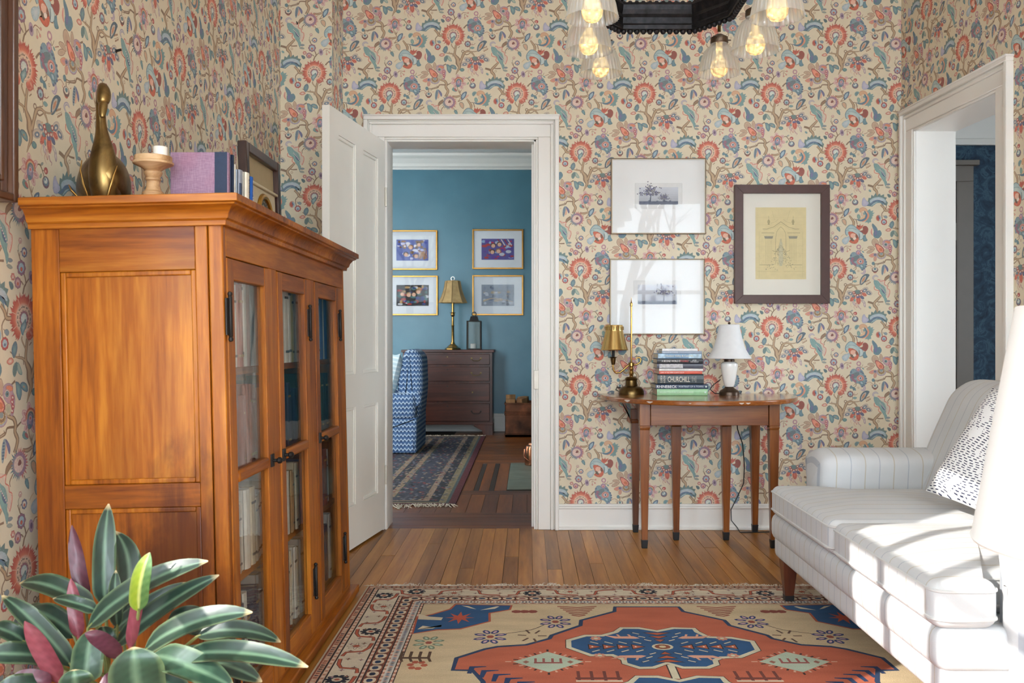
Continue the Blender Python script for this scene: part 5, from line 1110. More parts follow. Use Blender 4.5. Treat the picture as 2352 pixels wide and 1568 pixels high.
def sides(off, step):
    """places along the four border runs: x, y, direction along, direction inwards"""
    out = []
    for X, d in ((RX0 + off, 1), (RX1 - off, -1)):
        y = RY1 - off - .02; n = int((RY1 - RY0 - 2 * off) / step)
        out += [(X, RY1 - off - (i + .5) * (RY1 - RY0 - 2 * off) / n, (0, 1), (d, 0), i) for i in range(n)]
    for Y, d in ((RY1 - off, -1), (RY0 + off, 1)):
        n = int((RX1 - RX0 - 2 * off) / step); out += [(RX0 + off + (i + .5) * (RX1 - RX0 - 2 * off) / n, Y, (1, 0), (0, d), i) for i in range(n)]
    return out
def put(x, y, al, inn, pts): return [(x + al[0] * u + inn[0] * v, y + al[1] * u + inn[1] * v) for u, v in pts]
for x, y, al, inn, i in sides(.021, .018): P(put(x, y, al, inn, [(-.005, -.006), (.005, -.006), (.003, .006), (-.003, .006)]), rr.choice([RCH, (210, 190, 164), RBR, (70, 60, 70)]), 3, it=0)
for off in (.043, .158, .2205, .2555):
    for x, y, al, inn, i in sides(off, .016): P(put(x, y, al, inn, [(-.0045, -.0045), (.0045, -.0045), (.0045, .0045), (-.0045, .0045)]), (226, 196, 172) if i % 2 else (176, 116, 92), 3, it=0)
for x, y, al, inn, i in sides(.236, .0125): P(put(x, y, al, inn, [(-.003, -.009), (.004, -.002), (-.001, .009), (-.005, .003)]), rr.choice([RCH, (70, 80, 110), (196, 120, 92), (110, 70, 60), (60, 64, 90)]), 3, it=0)
for x, y, al, inn, i in sides(.19, .052):                             # half-moon band
    P(put(x, y, al, inn, [(-.022, -.016), (.02, -.018), (.022, .012), (.0, .018), (-.02, .010)]), (212, 192, 164), 3); P(put(x, y, al, inn, [(-.013, -.009), (.012, -.011), (.013, .006), (-.008, .008)]), rr.choice([(34, 54, 86), (40, 60, 92), (30, 40, 60), (150, 96, 96)]), 4, it=1)
    S(put(x, y, al, inn, [(.023, -.02), (.028, 0), (.024, .02)]), .004, RCH, 3, sub=1)
for x, y, al, inn, i in sides(.102, .15):                            # meander of serrated bars with flowers between
    s = 1 if i % 2 else -1
    bar = [(-.066, .038 * s), (-.03, .032 * s), (-.02, -.02 * s), (.012, -.034 * s), (.06, -.038 * s)]
    S(put(x, y, al, inn, bar), .014, RCH, 2, sub=1); S(put(x, y, al, inn, bar), .010, (182, 92, 64), 3, sub=1)
    if i % 3 == 0:
        q = put(x, y, al, inn, [(.032, .012 * s)])[0]; E(*q, .03, .03, (24, 30, 44), 4, n=9)
        for a in range(10): E(q[0] + .031 * math.cos(a * .628), q[1] + .031 * math.sin(a * .628), .008, .008, (24, 30, 44), 4, n=6)
        E(*q, .017, .017, (206, 186, 160), 5, n=8); E(*q, .009, .009, (170, 90, 66), 6, n=6)
    elif i % 3 == 1:
        q = put(x, y, al, inn, [(.03, .01 * s)])[0]
        for a in range(8): E(q[0] + .02 * math.cos(a * .785), q[1] + .02 * math.sin(a * .785), .013, .006, (220, 204, 180), 5, a * 45, 6, out=RCH, ow=.002)
        E(*q, .012, .012, (176, 92, 66), 7, n=8)
    for u, v, c in ((-.04, -.014, (120, 110, 120)), (-.018, .02, (96, 76, 70)), (.058, -.012, (90, 70, 60)), (.05, .03, (124, 112, 124))):
        q = put(x, y, al, inn, [(u, v * s)])[0]
        for a in (0, 90): P([(q[0] - .012 * math.cos(R(a)), q[1] - .012 * math.sin(R(a))), (q[0] + .004 * math.sin(R(a)), q[1] - .004 * math.cos(R(a))), (q[0] + .012 * math.cos(R(a)), q[1] + .012 * math.sin(R(a))), (q[0] - .004 * math.sin(R(a)), q[1] + .004 * math.cos(R(a)))], c, 5, it=0)
        E(*q, .003, .003, (196, 120, 90), 6, n=5)
# field, traced on the floor and mirrored about the rug's long axis
YM = 2.2                                                               # cross axis of the rug
def mirror(pts, sx=1, sy=1): return [(RXC + (x - RXC) * sx, YM + (y - YM) * sy) for x, y in pts]
R5 = lambda x, y: FL(1180 + x / 3.92, 1380 + y / 3.92)
R6 = lambda x, y: FL(720 + x / 4.704, 1330 + y / 4.704)
left = [R5(925, 78), R5(925, 118), R5(625, 198), R5(620, 245), R5(360, 335), R5(340, 365), R5(120, 425), R6(2000, 765), R6(1870, 790), R6(1570, 885), R6(1545, 1005)]
left[-1] = (left[-2][0] - .005, left[-1][1])
left += [(left[-1][0] + .06, left[-1][1] - .002), (left[-1][0] + .10, left[-1][1] - .1), (left[-1][0] + .14, YM)]
half = left + [(x, 2 * YM - y) for x, y in reversed(left[:-1])]
field = half + [(2 * RXC - x, y) for x, y in reversed(half)]
cxy = (RXC, YM)
def grow(pts, d): 
    out = []; n = len(pts)
    for i in range(n):
        a, b, c = pts[i - 1], pts[i], pts[(i + 1) % n]; nx, ny = 0, 0
        for p, q in ((a, b), (b, c)):
            L = math.hypot(q[0] - p[0], q[1] - p[1]) or 1; nx += (q[1] - p[1]) / L; ny -= (q[0] - p[0]) / L
        L = math.hypot(nx, ny) or 1; out.append((b[0] + nx / L * d, b[1] + ny / L * d))
    return out
sgn = 1 if sum(field[i][0] * field[(i + 1) % len(field)][1] - field[(i + 1) % len(field)][0] * field[i][1] for i in range(len(field))) > 0 else -1
P(grow(field, .016 * sgn), (34, 58, 92), 2, it=0); P(field, RO_, 3, it=0)
med5 = [(1290, 290), (1130, 262), (960, 262), (905, 300), (790, 330), (640, 330), (478, 375), (480, 445), (690, 520), (880, 518), (975, 555), (985, 590), (1130, 635), (1270, 632), (1385, 590), (1520, 632), (1760, 632), (1845, 600), (1830, 560), (1880, 540), (2050, 535), (2215, 470), (2160, 385), (1960, 350), (1760, 345), (1665, 300), (1630, 268), (1430, 262)]
med = [R5(*p) for p in med5]
ms = 1 if sum(med[i][0] * med[(i + 1) % len(med)][1] - med[(i + 1) % len(med)][0] * med[i][1] for i in range(len(med))) > 0 else -1
MC_ = R5(1340, 437)
for sy in (1, -1):
    mm = med if sy == 1 else mirror(med, 1, sy); s2 = ms * sy
    P(grow(mm, .006 * s2), RCH, 4, it=0); P(grow(mm, .003 * s2), (206, 198, 170), 5, it=0); P(grow(mm, -.016 * s2), RN, 6, it=0)
    def m1(pts): return mirror(pts, 1, sy)
    c0 = m1([MC_])[0]
    E(*c0, .036, .032, (206, 198, 170), 7, n=12); E(*c0, .027, .024, RBR, 8, n=10); E(*c0, .012, .011, (206, 190, 150), 9, n=8)
    q_ = lambda u, v: (c0[0] + u, c0[1] + v)
    for s in (-1, 1):
        for i in range(4):
            x = s * (.055 + i * .048)
            P([q_(x, 0), q_(x + s * .048, .026), q_(x + s * .048, -.026)], RCH, 7, it=0); P([q_(x + s * .008, 0), q_(x + s * .044, .019), q_(x + s * .044, -.019)], (188, 100, 70), 8, it=0); E(*q_(x + s * .034, 0), .004, .006, (224, 204, 184), 9, n=6)
            for u in (-1, 1): S([q_(x + s * .01, u * .03), q_(x + s * .04, u * .052)], .009, RCH, 7, sub=1); S([q_(x + s * .012, u * .031), q_(x + s * .038, u * .05)], .006, (216, 206, 186), 8, sub=1)
        for i in range(3):
            y = s * (.05 + i * .036); w = .02 + .016 * i
            P([q_(-w, y + s * .026), q_(w, y + s * .026), q_(0, y - s * .006)], RCH, 7, it=0); P([q_(-w * .78, y + s * .022), q_(w * .78, y + s * .022), q_(0, y)], (180, 92, 64), 8, it=0)
            for u in (-1, 1): S([q_(u * (w + .008), y + s * .006), q_(u * (w + .034), y + s * .026)], .009, RCH, 7, sub=1); S([q_(u * (w + .01), y + s * .008), q_(u * (w + .032), y + s * .024)], .006, (210, 200, 184), 8, sub=1)
        for u in (-1, 1):
            q = q_(s * .215, u * .085)
            for a in range(8): E(q[0] + .013 * math.cos(a * .785), q[1] + .015 * math.sin(a * .785), .008, .006, (206, 140, 116), 7, a * 45, 6)
            E(*q, .008, .008, (206, 210, 180), 8, n=6)
            bx, by = s * .115, u * .088                                  # little beasts
            P([q_(bx - s * .05, by), q_(bx - s * .03, by + u * .02), q_(bx + s * .025, by + u * .018), q_(bx + s * .07, by + u * .03), q_(bx + s * .035, by - u * .003), q_(bx - s * .035, by - u * .006)], (214, 156, 132), 7, it=0)
            for e in (-.022, .016): S([q_(bx + s * e, by + u * .012), q_(bx + s * (e + .008), by + u * .04)], .008, (214, 156, 132), 7, sub=1)
    y1 = m1([R5(1385, 600)])[0][1]; S([(c0[0], y1), (c0[0], y1 - sy * .12)], .03, RCH, 5, sub=1); S([(c0[0], y1), (c0[0], y1 - sy * .12)], .022, (206, 198, 170), 6, sub=1)
    for s in (-1, 1):
        q = m1([R5(310, 572)])[0]; q = (RXC + (q[0] - RXC) * -s, q[1]); a, b = .112, .092   # pale green diamonds with hooks
        for e in range(28):
            th = e * 6.283 / 28; u = max(abs(math.cos(th)) + abs(math.sin(th)), 1); S([(q[0] + a * 1.04 * math.cos(th) / u, q[1] + b * 1.04 * math.sin(th) / u), (q[0] + (a + .024) * math.cos(th) / u, q[1] + (b + .022) * math.sin(th) / u)], .007, RCH if e % 2 else (214, 170, 146), 4, sub=1)
        P([(q[0] - a, q[1]), (q[0], q[1] + b), (q[0] + a, q[1]), (q[0], q[1] - b)], RG, 5, it=0)
        S([(q[0] - .045, q[1] - .01), (q[0] + .045, q[1] - .01)], .012, (150, 84, 76), 6, sub=1)
        for u in (-.04, -.014, .014, .04): S([(q[0] + u, q[1] - .01), (q[0] + u, q[1] + .03)], .008, (150, 84, 76), 6, sub=1)
        for u in (-.07, .07): E(q[0] + u, q[1] - .003, .011, .014, (150, 100, 84), 6, n=4)
        # blue corner pieces
        bl_ = [R6(1130, 440), R6(1290, 410), R6(1490, 350), R6(1540, 300), R6(2130, 310), R6(2110, 352), R6(1890, 390), R6(1890, 480), R6(1580, 560), R6(1330, 570), R6(1080, 612)]
        bl_ = [(RXC + (x - RXC) * s, y) for x, y in m1(bl_)]; sg = 1 if sum(bl_[i][0] * bl_[(i + 1) % len(bl_)][1] - bl_[(i + 1) % len(bl_)][0] * bl_[i][1] for i in range(len(bl_))) > 0 else -1
        P(grow(bl_, .010 * sg), (176, 88, 60), 3, it=0); P(bl_, RN, 4, it=0)
        st = [(RXC + (x - RXC) * s, y) for x, y in m1([R6(1580, 442)])][0]
        for a in range(8): P([(st[0] + .055 * math.cos(a * .785), st[1] + .075 * math.sin(a * .785)), (st[0] + .02 * math.cos(a * .785 + .5), st[1] + .02 * math.sin(a * .785 + .5)), st, (st[0] + .02 * math.cos(a * .785 - .5), st[1] + .02 * math.sin(a * .785 - .5))], (190, 84, 58), 5, it=0)
        for pts in ([(1140, 400), (1250, 430), (1400, 440), (1380, 470), (1250, 465), (1130, 460)], [(1180, 530), (1290, 545), (1380, 540), (1385, 520), (1290, 560), (1120, 570)], [(1600, 310), (1700, 340), (1760, 350), (1680, 318)], [(1800, 360), (1960, 345), (2010, 320), (1980, 318)]):
            P([(RXC + (x - RXC) * s, y) for x, y in m1([R6(*p) for p in pts])], (214, 200, 172), 5, it=0)
        # scattered flowers of the ivory ground
        def at_(px, py): x, y = m1([R6(px, py)])[0]; return (RXC + (x - RXC) * s, y)
        for (fx, fy), r in ((at_(1910, 650), .055), (at_(2614, 487), .055), (at_(1245, 715), .05)):
            col = (56, 66, 112) if r > .052 else (120, 132, 110)
            for a in range(8): th = a * .785 + .39; E(fx + r * .7 * math.cos(th), fy + r * 1.0 * math.sin(th), r * .42, r * .24, col, 4, R(0) + a * 45 + 22, 7); E(fx + r * .7 * math.cos(th), fy + r * 1.0 * math.sin(th), r * .24, r * .1, (206, 170, 170) if r > .052 else (180, 196, 172), 5, a * 45 + 22, 6)
            E(fx, fy, r * .25, r * .3, (150, 76, 60), 6, n=6)
        x, y = at_(1120, 960); 
        for a in range(6): E(x + .022 * math.cos(a), y + .03 * math.sin(a), .012, .014, (176, 90, 64), 4, n=6)
        x, y = at_(1090, 880)
        S([(x - .05, y), (x + .05, y)], .016, (84, 60, 42), 4, sub=1)
        for u in (-.045, -.015, .015, .045): S([(x + u, y), (x + u, y + .06)], .010, (84, 60, 42), 4, sub=1); S([(x + u, y), (x + u + .01, y - .035)], .009, (84, 60, 42), 4, sub=1)
        x, y = at_(2280, 375)
        for u in (-.03, 0, .03): E(x + u, y, .02, .02, (140, 70, 56), 4, n=7)
        S([at_(2080, 615), at_(2350, 575), at_(2500, 515)], .004, RCH, 4); x, y = at_(2362, 640)
        for a in range(6): S([(x + .02 * math.cos(a), y + .03 * math.sin(a)), (x + .05 * math.cos(a), y + .07 * math.sin(a))], .008, (96, 70, 56), 4, sub=1)
        x, y = (RXC + ((R5(575, 105)[0]) - RXC) * s, m1([R5(575, 105)])[0][1])
        for i in range(6):
            w = .075 - i * .010; S([(x - w, y + sy * (.05 - i * .022)), (x, y + sy * (.035 - i * .022)), (x + w, y + sy * (.05 - i * .022))], .010, (140, 66, 50), 4, sub=1)
        # hooks along the lower flank of the field
        for i in range(5):
            x, y = at_(1690 + i * 130, 1000 + i * 42); S([(x, y - .04), (x + s * .006, y + .015), (x + s * .05, y + .02)], [.014, .022, .006], (30, 56, 96), 5, sub=1)
        x, y = m1([R5(760, 690)])[0]; x = RXC + (x - RXC) * -s
        for u in (-.06, -.02, .02, .06): S([(x + u, y - .05), (x + u, y + .03)], .010, (110, 56, 46), 5, sub=1)
        S([(x - .07, y - .03), (x + .07, y - .03)], .014, (110, 56, 46), 5, sub=1); S([(x - .07, y - .052), (x + .07, y - .052)], .012, (214, 196, 170), 5, sub=1)
for dy_ in (-.47, -.94, -1.41):
    mm = [(x, y + dy_) for x, y in med]; P(grow(mm, .006 * ms), RCH, 4, it=0); P(grow(mm, .003 * ms), (206, 198, 170), 5, it=0); P(grow(mm, -.016 * ms), RN, 6, it=0)
    E(MC_[0], MC_[1] + dy_, .036, .032, (206, 198, 170), 7, n=12); E(MC_[0], MC_[1] + dy_, .027, .024, RBR, 8, n=10)
t = NT('woollen_rug'); a = t.n('ShaderNodeAttribute', attribute_name='ink').outputs['Color']; vv = t.obj()
f1 = t.ramp(t.noise(vv, 420, 2), [(.25, (.72,) * 3), (.75, (1.12,) * 3)]); f2 = t.ramp(t.noise(vv, 5, 4, sc=(1, 3, 1)), [(.3, (.86,) * 3), (.7, (1.08,) * 3)])
t.set(t.mix(1, t.mix(1, a, f1, 'MULTIPLY'), f2, 'MULTIPLY'), .95); t.bump(t.noise(vv, 500, 2), .5, .003); RUGM = t.mat
rug = thing('area_rug', 'ivory and rust oriental rug with blue medallions in front of the sofa', 'rug', (0, 0, 0))
ink_flat('pile', k, RUGM, rug, .0001, 'xy', RT)
MB().box(RX0, RX1, RY0, RY1, .0012, RT - .0001).build('backing', paint((150, 120, 96), .9), rug)
m = MB(); rf = random.Random(9)
for yy, d in ((RY1, 1), (RY0, -1)):
    for i in range(520):
        x = RX0 + (RX1 - RX0) * (i + rf.random()) / 520; L = rf.uniform(.02, .045) * (1.7 if math.sin(x * 9) * math.sin(x * 23) > .45 else 1); dx = rf.gauss(.006, .012) + .02 * math.sin(x * 31)
        m.tube([(x, yy - d * .004, RT - .003), (x + dx * .5, yy + d * L * .5, rf.uniform(.004, .012)), (x + dx, yy + d * L, .003)], [.0013, .0012, .0006], 4, cap=False)
tag(m.build('fringe', paint((222, 212, 196), .9), rug, smooth=True), kind='stuff')

# ------------------------------------------------------------------ sofa
def stripe_mat(name, axis, base=(206, 208, 210), off=0.0):
    t = NT(name); vec = t.n('ShaderNodeSeparateXYZ'); t.l(t.obj(), vec.inputs[0]); s = vec.outputs['XYZ'.index(axis)]
    u = t.math('MULTIPLY', t.math('ADD', s, 10 + off), 1 / .056); fr = t.math('FRACT', u); line = t.math('LESS_THAN', fr, .075)
    alt = t.math('GREATER_THAN', t.math('FRACT', t.math('MULTIPLY', t.math('FLOOR', u), .5)), .25)
    b = t.ramp(t.noise(t.obj(), 9, 3), [(.3, lin(tuple(q - 5 for q in base))), (.7, lin(base))])
    wv = t.noise(t.obj(), 420, 2)
    t.set(t.mix(t.math('MULTIPLY', line, .55), b, t.mix(alt, lin((176, 160, 128)), lin((150, 160, 176)))), .9); t.bump(wv, .25, .0015)
    return t.mat
SFY, SFX = stripe_mat('pinstripe_linen', 'Y'), stripe_mat('pinstripe_linen_arm', 'X')
PIPE = paint((206, 207, 206), .85, var=.02)
def soft(outline, c0, c1, r, crown, mp, n=6, crown0=0):
    """cushion-like body: outline in (a,b), thickness c0..c1, rounded rim r, swelling crown; mp maps (a,b,c) to xyz"""
    m = len(outline); area = sum(outline[i][0] * outline[(i + 1) % m][1] - outline[(i + 1) % m][0] * outline[i][1] for i in range(m)); sg = 1 if area > 0 else -1
    nr = []
    for i in range(m):
        a, b = outline[i - 1], outline[(i + 1) % m]; dx, dy = b[0] - a[0], b[1] - a[1]; L = math.hypot(dx, dy) or 1; nr.append((dy / L * sg, -dx / L * sg))
    cx = sum(p[0] for p in outline) / m; cy = sum(p[1] for p in outline) / m; rings = []
    def inset(d): return [(p[0] - q[0] * d, p[1] - q[1] * d) for p, q in zip(outline, nr)]
    for i in range(n + 1):
        a = math.pi / 2 * i / n; rings.append((inset(r * (1 - math.sin(a))), c0 + r * (1 - math.cos(a))))
    for i in range(n + 1):
        a = math.pi / 2 * (1 - i / n); rings.append((inset(r * (1 - math.sin(a))), c1 - r * (1 - math.cos(a))))
    def caps(base, c, cr):
        return [([(cx + (x - cx) * s, cy + (y - cy) * s) for x, y in base], c + cr * (1 - s * s)) for s in (.85, .65, .4, .15)]
    full = (list(reversed(caps(rings[0][0], c0, -crown0))) if crown0 else []) + rings + (caps(rings[-1][0], c1, crown) if crown else [])
    v = [mp(x, y, c) for pts, c in full for x, y in pts]
    fs = [(i * m + k, i * m + (k + 1) % m, (i + 1) * m + (k + 1) % m, (i + 1) * m + k) for i in range(len(full) - 1) for k in range(m)]
    fs += [tuple(range(m - 1, -1, -1)), tuple(range((len(full) - 1) * m, len(full) * m))]
    return MB().add(v, fs)
def rounded(pts, r, seg=5):
    out = []; n = len(pts)
    for i in range(n):
        p, a, b = Vector(pts[i]), Vector(pts[i - 1]), Vector(pts[(i + 1) % n]); rr_ = min(r, (a - p).length * .45, (b - p).length * .45)
        u = p + (a - p).normalized() * rr_; w = p + (b - p).normalized() * rr_
        for k_ in range(seg + 1):
            t_ = k_ / seg; q = u * (1 - t_) ** 2 + p * 2 * t_ * (1 - t_) + w * t_ * t_; out.append((q.x, q.y))
    dense = []
    for i in range(len(out)):
        a, b = Vector(out[i]), Vector(out[(i + 1) % len(out)]); L = (b - a).length; kk = max(1, int(L / .05))
        for j in range(kk): q = a.lerp(b, j / kk); dense.append((q.x, q.y))
    return dense
SX, SY = 1.46, 2.93
sofa = thing('sofa', 'white pinstriped sofa with two seat cushions facing the bookcase', 'sofa', (SX, SY, 0), R(0))
L_ = lambda x, y, z: (x - SX, y - SY, z)
ident = lambda a, b, c: (a - SX, b - SY, c)
Y0s, Y1s = 2.14, 3.84
# seat rail in two soft rolls, arms, back
soft(rounded([(.985, .16), (1.9, .16), (1.9, .268), (.985, .268)], .03), 2.2, 3.68, .015, 0, lambda a, b, c: L_(a, c, b)).build('seat_base', SFY, sofa, smooth=60)
soft(rounded([(.972, .232), (1.5, .232), (1.5, .34), (.972, .34)], .04), 2.188, 3.692, .026, 0, lambda a, b, c: L_(a, c, b)).build('front_roll', SFY, sofa, smooth=60)
for ya, yb, sg in ((3.60, 3.84, 1), (2.10, 2.28, -1)):
    ym = (ya + yb) / 2; pts = rounded([(ya, .17), (yb, .17), (yb + .0, .50), (yb + .015, .56), (ym, .60), (ya - .02, .57), (ya, .46)], .06)
    soft(pts, 1.15, 1.86, .05, .01, lambda a, b, c: L_(c, a, b), crown0=.012).build('arm', SFX, sofa, smooth=60)
soft(rounded([(1.50, .33), (1.90, .17), (1.97, .5), (1.97, .80), (1.90, .865), (1.78, .872), (1.70, .82), (1.60, .60)], .09), 2.2, 3.74, .06, .0, lambda a, b, c: L_(a, c, b)).build('backrest', SFY, sofa, smooth=60)
for ya, yb, ear in ((2.93, 3.66, 1), (2.18, 2.918, -1)):
    e0, e1 = (ya, 3.575) if ear > 0 else (2.30, yb)
    pts = [(.962, ya), (1.125, ya), (1.125, e0), (1.60, e0), (1.60, e1), (1.125, e1), (1.125, yb), (.962, yb)]
    pts = [p for i, p in enumerate(pts) if p != pts[i - 1]]
    ol_ = rounded(pts, .045); cu = soft(ol_, .338, .452, .028, .025, ident, 5).build('seat_cushion', SFY, sofa, smooth=60)
    for zz in (.362, .430): MB().tube([L_(x, y, zz) for x, y in ol_], .0042, 6, closed=True).build('piping', PIPE, cu, smooth=True)
LEGW = wood('sofa_leg_wood', (56, 26, 14), (92, 46, 26), (112, 60, 34), 'z', 9, .3, .4, .2)
for lx, ly in ((1.02, 3.60), (1.02, 2.27), (1.85, 3.60), (1.85, 2.27)):
    lg = MB().taper((lx - SX, ly - SY, .03), .017, (lx - SX, ly - SY, .17), .030).build('leg', LEGW, sofa, bev=.002); MB().taper((lx - SX, ly - SY, RT + .001), .0165, (lx - SX, ly - SY, .032), .018).build('foot_cap', BLACK, lg)
# throw pillow woven with dark dashes
t = NT('dashed_weave'); vv = t.obj(); sp_ = t.n('ShaderNodeSeparateXYZ'); t.l(vv, sp_.inputs[0])
wob = t.math('MULTIPLY', t.math('SUBTRACT', t.noise(vv, 8, 2), .5), .03)
row = t.math('MULTIPLY', t.math('ADD', sp_.outputs[2], wob), 130.0); ri = t.math('FLOOR', row); rf_ = t.math('FRACT', row)
ph = t.math('FRACT', t.math('MULTIPLY', t.math('SINE', t.math('MULTIPLY', ri, 12.9898)), 43.7))
u = t.math('FRACT', t.math('ADD', t.math('MULTIPLY', sp_.outputs[0], 44.0), ph))
dash = t.math('MULTIPLY', t.math('LESS_THAN', rf_, .38), t.math('LESS_THAN', u, .6)); msk = t.math('GREATER_THAN', t.noise(vv, 26, 2), .38)
t.set(t.mix(t.math('MULTIPLY', dash, msk), lin((232, 232, 232)), lin((40, 46, 74))), .9); t.bump(rf_, .3, .002); DASH = t.mat
pc = Vector((1.475, 2.86, .645)); pm = MB(); n = 22
def pil(u, v, s):
    a, b = u * 2 - 1, v * 2 - 1; w = (1 - a ** 4) ** .55 * (1 - b ** 4) ** .55 if abs(a) < 1 and abs(b) < 1 else 0; pin = 1 - .10 * (abs(a) * abs(b)) ** 0 * (1 - max(abs(a), abs(b)) ** 2) * 0
    k_ = 1 - .07 * (1 - (a if abs(b) > abs(a) else b) ** 2) * max(abs(a), abs(b)) ** 3
    return (.205 * a * k_, s * .07 * w, .205 * b * k_)
pm.grid(lambda u, v: pil(u, v, 1), n, n); pm.grid(lambda u, v: pil(u, v, -1), n, n)
po = pm.build('throw_pillow', DASH, smooth=60); po.location = pc + Vector((.028, .0, .012)); po.rotation_euler = (R(-32), R(12), R(-68)); tag(po, 'white throw pillow with dark blue woven dashes on the sofa', 'pillow')

# ------------------------------------------------------------------ chandelier
CH = Vector((.462, 2.93, 2.135))
chd = thing('chandelier', 'black beaded octagonal chandelier with six ribbed glass shades', 'chandelier', CH)
t = NT('blackened_iron'); nz = t.noise(t.obj(), 40, 5); t.set(t.ramp(nz, [(.3, lin((26, 26, 28))), (.6, lin((46, 46, 50))), (.8, lin((74, 62, 56)))]), .42, .65); BI = t.mat
oct_ = [(-.13, .37), (.13, .37), (.24, .23), (.24, -.23), (.13, -.37), (-.13, -.37), (-.24, -.23), (-.24, .23)]
prof = [(0, .0), (.012, .0), (.016, .012), (.010, .02), (.014, .04), (.006, .055), (.012, .07), (.016, .085), (.012, .095), (0, .095)]
m = MB(); n = len(prof); v = []
for i, (x, y) in enumerate(oct_):
    L = math.hypot(x, y)
    for d, z in prof: v.append((x * (1 + d / L * 1.0), y * (1 + d / L), z))
for i, (x, y) in enumerate(oct_):
    L = math.hypot(x, y)
    for d, z in prof: v.append((x * (1 - (.012 + d) / L), y * (1 - (.012 + d) / L), z))
fs = []
for i in range(8):
    j = (i + 1) % 8
    for q in range(n - 1): fs.append((i * n + q, j * n + q, j * n + q + 1, i * n + q + 1)); fs.append((8 * n + i * n + q, 8 * n + j * n + q, 8 * n + j * n + q + 1, 8 * n + i * n + q + 1))
    for q in (0, n - 1): fs.append((i * n + q, j * n + q, 8 * n + j * n + q, 8 * n + i * n + q))
band = m.add(v, fs).build('band', BI, chd)
bead = [(r, z) for r, z in [(0, -.011), (.006, -.0095), (.0105, -.003), (.0105, .003), (.006, .0095), (0, .011)]]
BEAD = MB().lathe(bead, 10, cap=False).mesh('bead'); BEAD.materials.append(BI); BEAD.polygons.foreach_set('use_smooth', [True] * len(BEAD.polygons))
for z in (-.002, .097):
    for i in range(8):
        a, b = Vector(oct_[i]), Vector(oct_[(i + 1) % 8]); nn = max(3, round((b - a).length / .0235))
        for q in range(nn):
            p = a.lerp(b, (q + .5) / nn); o = bpy.data.objects.new('bead', BEAD); COL.objects.link(o); o.parent = band; o.location = (p.x, p.y, z)
MB().tube([(0, 0, .3), (0, 0, CEIL - CH.z - .02)], .008, 8).lathe([(.06, -.03), (.055, -.01), (.02, 0)], 20, (0, 0, CEIL - CH.z - .001)).build('hanging_rod', BI, chd, smooth=True)
m = MB()
for x, y in oct_[::2]: m.tube([(0, 0, .32), (x * .6, y * .6, .22), (x, y, .09)], .005, 8)
m.build('strut', BI, chd, smooth=True)
RIB = glass('ribbed_glass', (.94, .96, .96), .20, .25, milk=.3)
t = NT('amber_bulb_glass'); t.b.inputs['Base Color'].default_value = (*lin((255, 226, 170)), 1); t.b.inputs['Emission Color'].default_value = (*lin((255, 214, 140)), 1); t.b.inputs['Emission Strength'].default_value = 1.2; t.b.inputs['Roughness'].default_value = .1
nb = t.noise(t.obj(), 70, 2); t.l(t.math('MULTIPLY', t.math('POWER', nb, 4.0), 9.0), t.b.inputs['Emission Strength']); BULB = t.mat
sprof = [(.029, .112), (.031, .102), (.042, .094), (.053, .080), (.062, .060), (.068, .038), (.072, .016), (.075, .003), (.077, 0)]
SP = [(1380, 170, 97), (1352, 118, 110), (1360, 43, 122), (1652, 170, 97), (1735, 118, 110), (1785, 40, 124)]
first = None
for i, (px, py, wd) in enumerate(SP):
    Yp = F * .152 / wd; q = W(px, py, Yp) - CH; 
    arm = MB(); ex = .24 if q.x > 0 else -.24
    arm.tube([(ex, q.y, .05), (ex * 1.0 + (q.x - ex) * .5, q.y, .035 + q.z * .0 + .0), (q.x, q.y, .02 + max(0, q.z + .165)), (q.x, q.y, q.z + .152)], .006, 8).build('arm', paint((120, 96, 54), .35, .9, .15), chd, smooth=True)
    fit = MB().lathe([(.0, .0), (.012, .0), (.031, -.012), (.032, -.03), (.03, -.034), (.028, -.03), (.0, -.026)], 20, (q.x, q.y, q.z + .142), cap=False).build('fitter', paint((92, 76, 62), .4, .8, .2), chd, smooth=True)
    for a in (0, 2.09, 4.19): MB().tube([(q.x + .03 * math.cos(a), q.y + .03 * math.sin(a), q.z + .122), (q.x + .042 * math.cos(a), q.y + .042 * math.sin(a), q.z + .122)], .0025, 6).build('screw', paint((92, 76, 62), .4, .8, .2), fit)
    sh = MB().lathe(sprof, 96, (q.x, q.y, q.z), cap=False, rfun=lambda a, z: 1 + (.018 if math.sin(a * 32) > 0 else -.012) * (1 if z < .09 else 0)).build('glass_shade', RIB, chd, smooth=20)
    MB().lathe([(.012, .115), (.012, .07), (.018, .058), (.027, .044), (.0315, .026), (.029, .008), (.018, -.005), (.004, -.009)], 20, (q.x, q.y, q.z - .002), cap=False).build('bulb', BULB, chd, smooth=60)
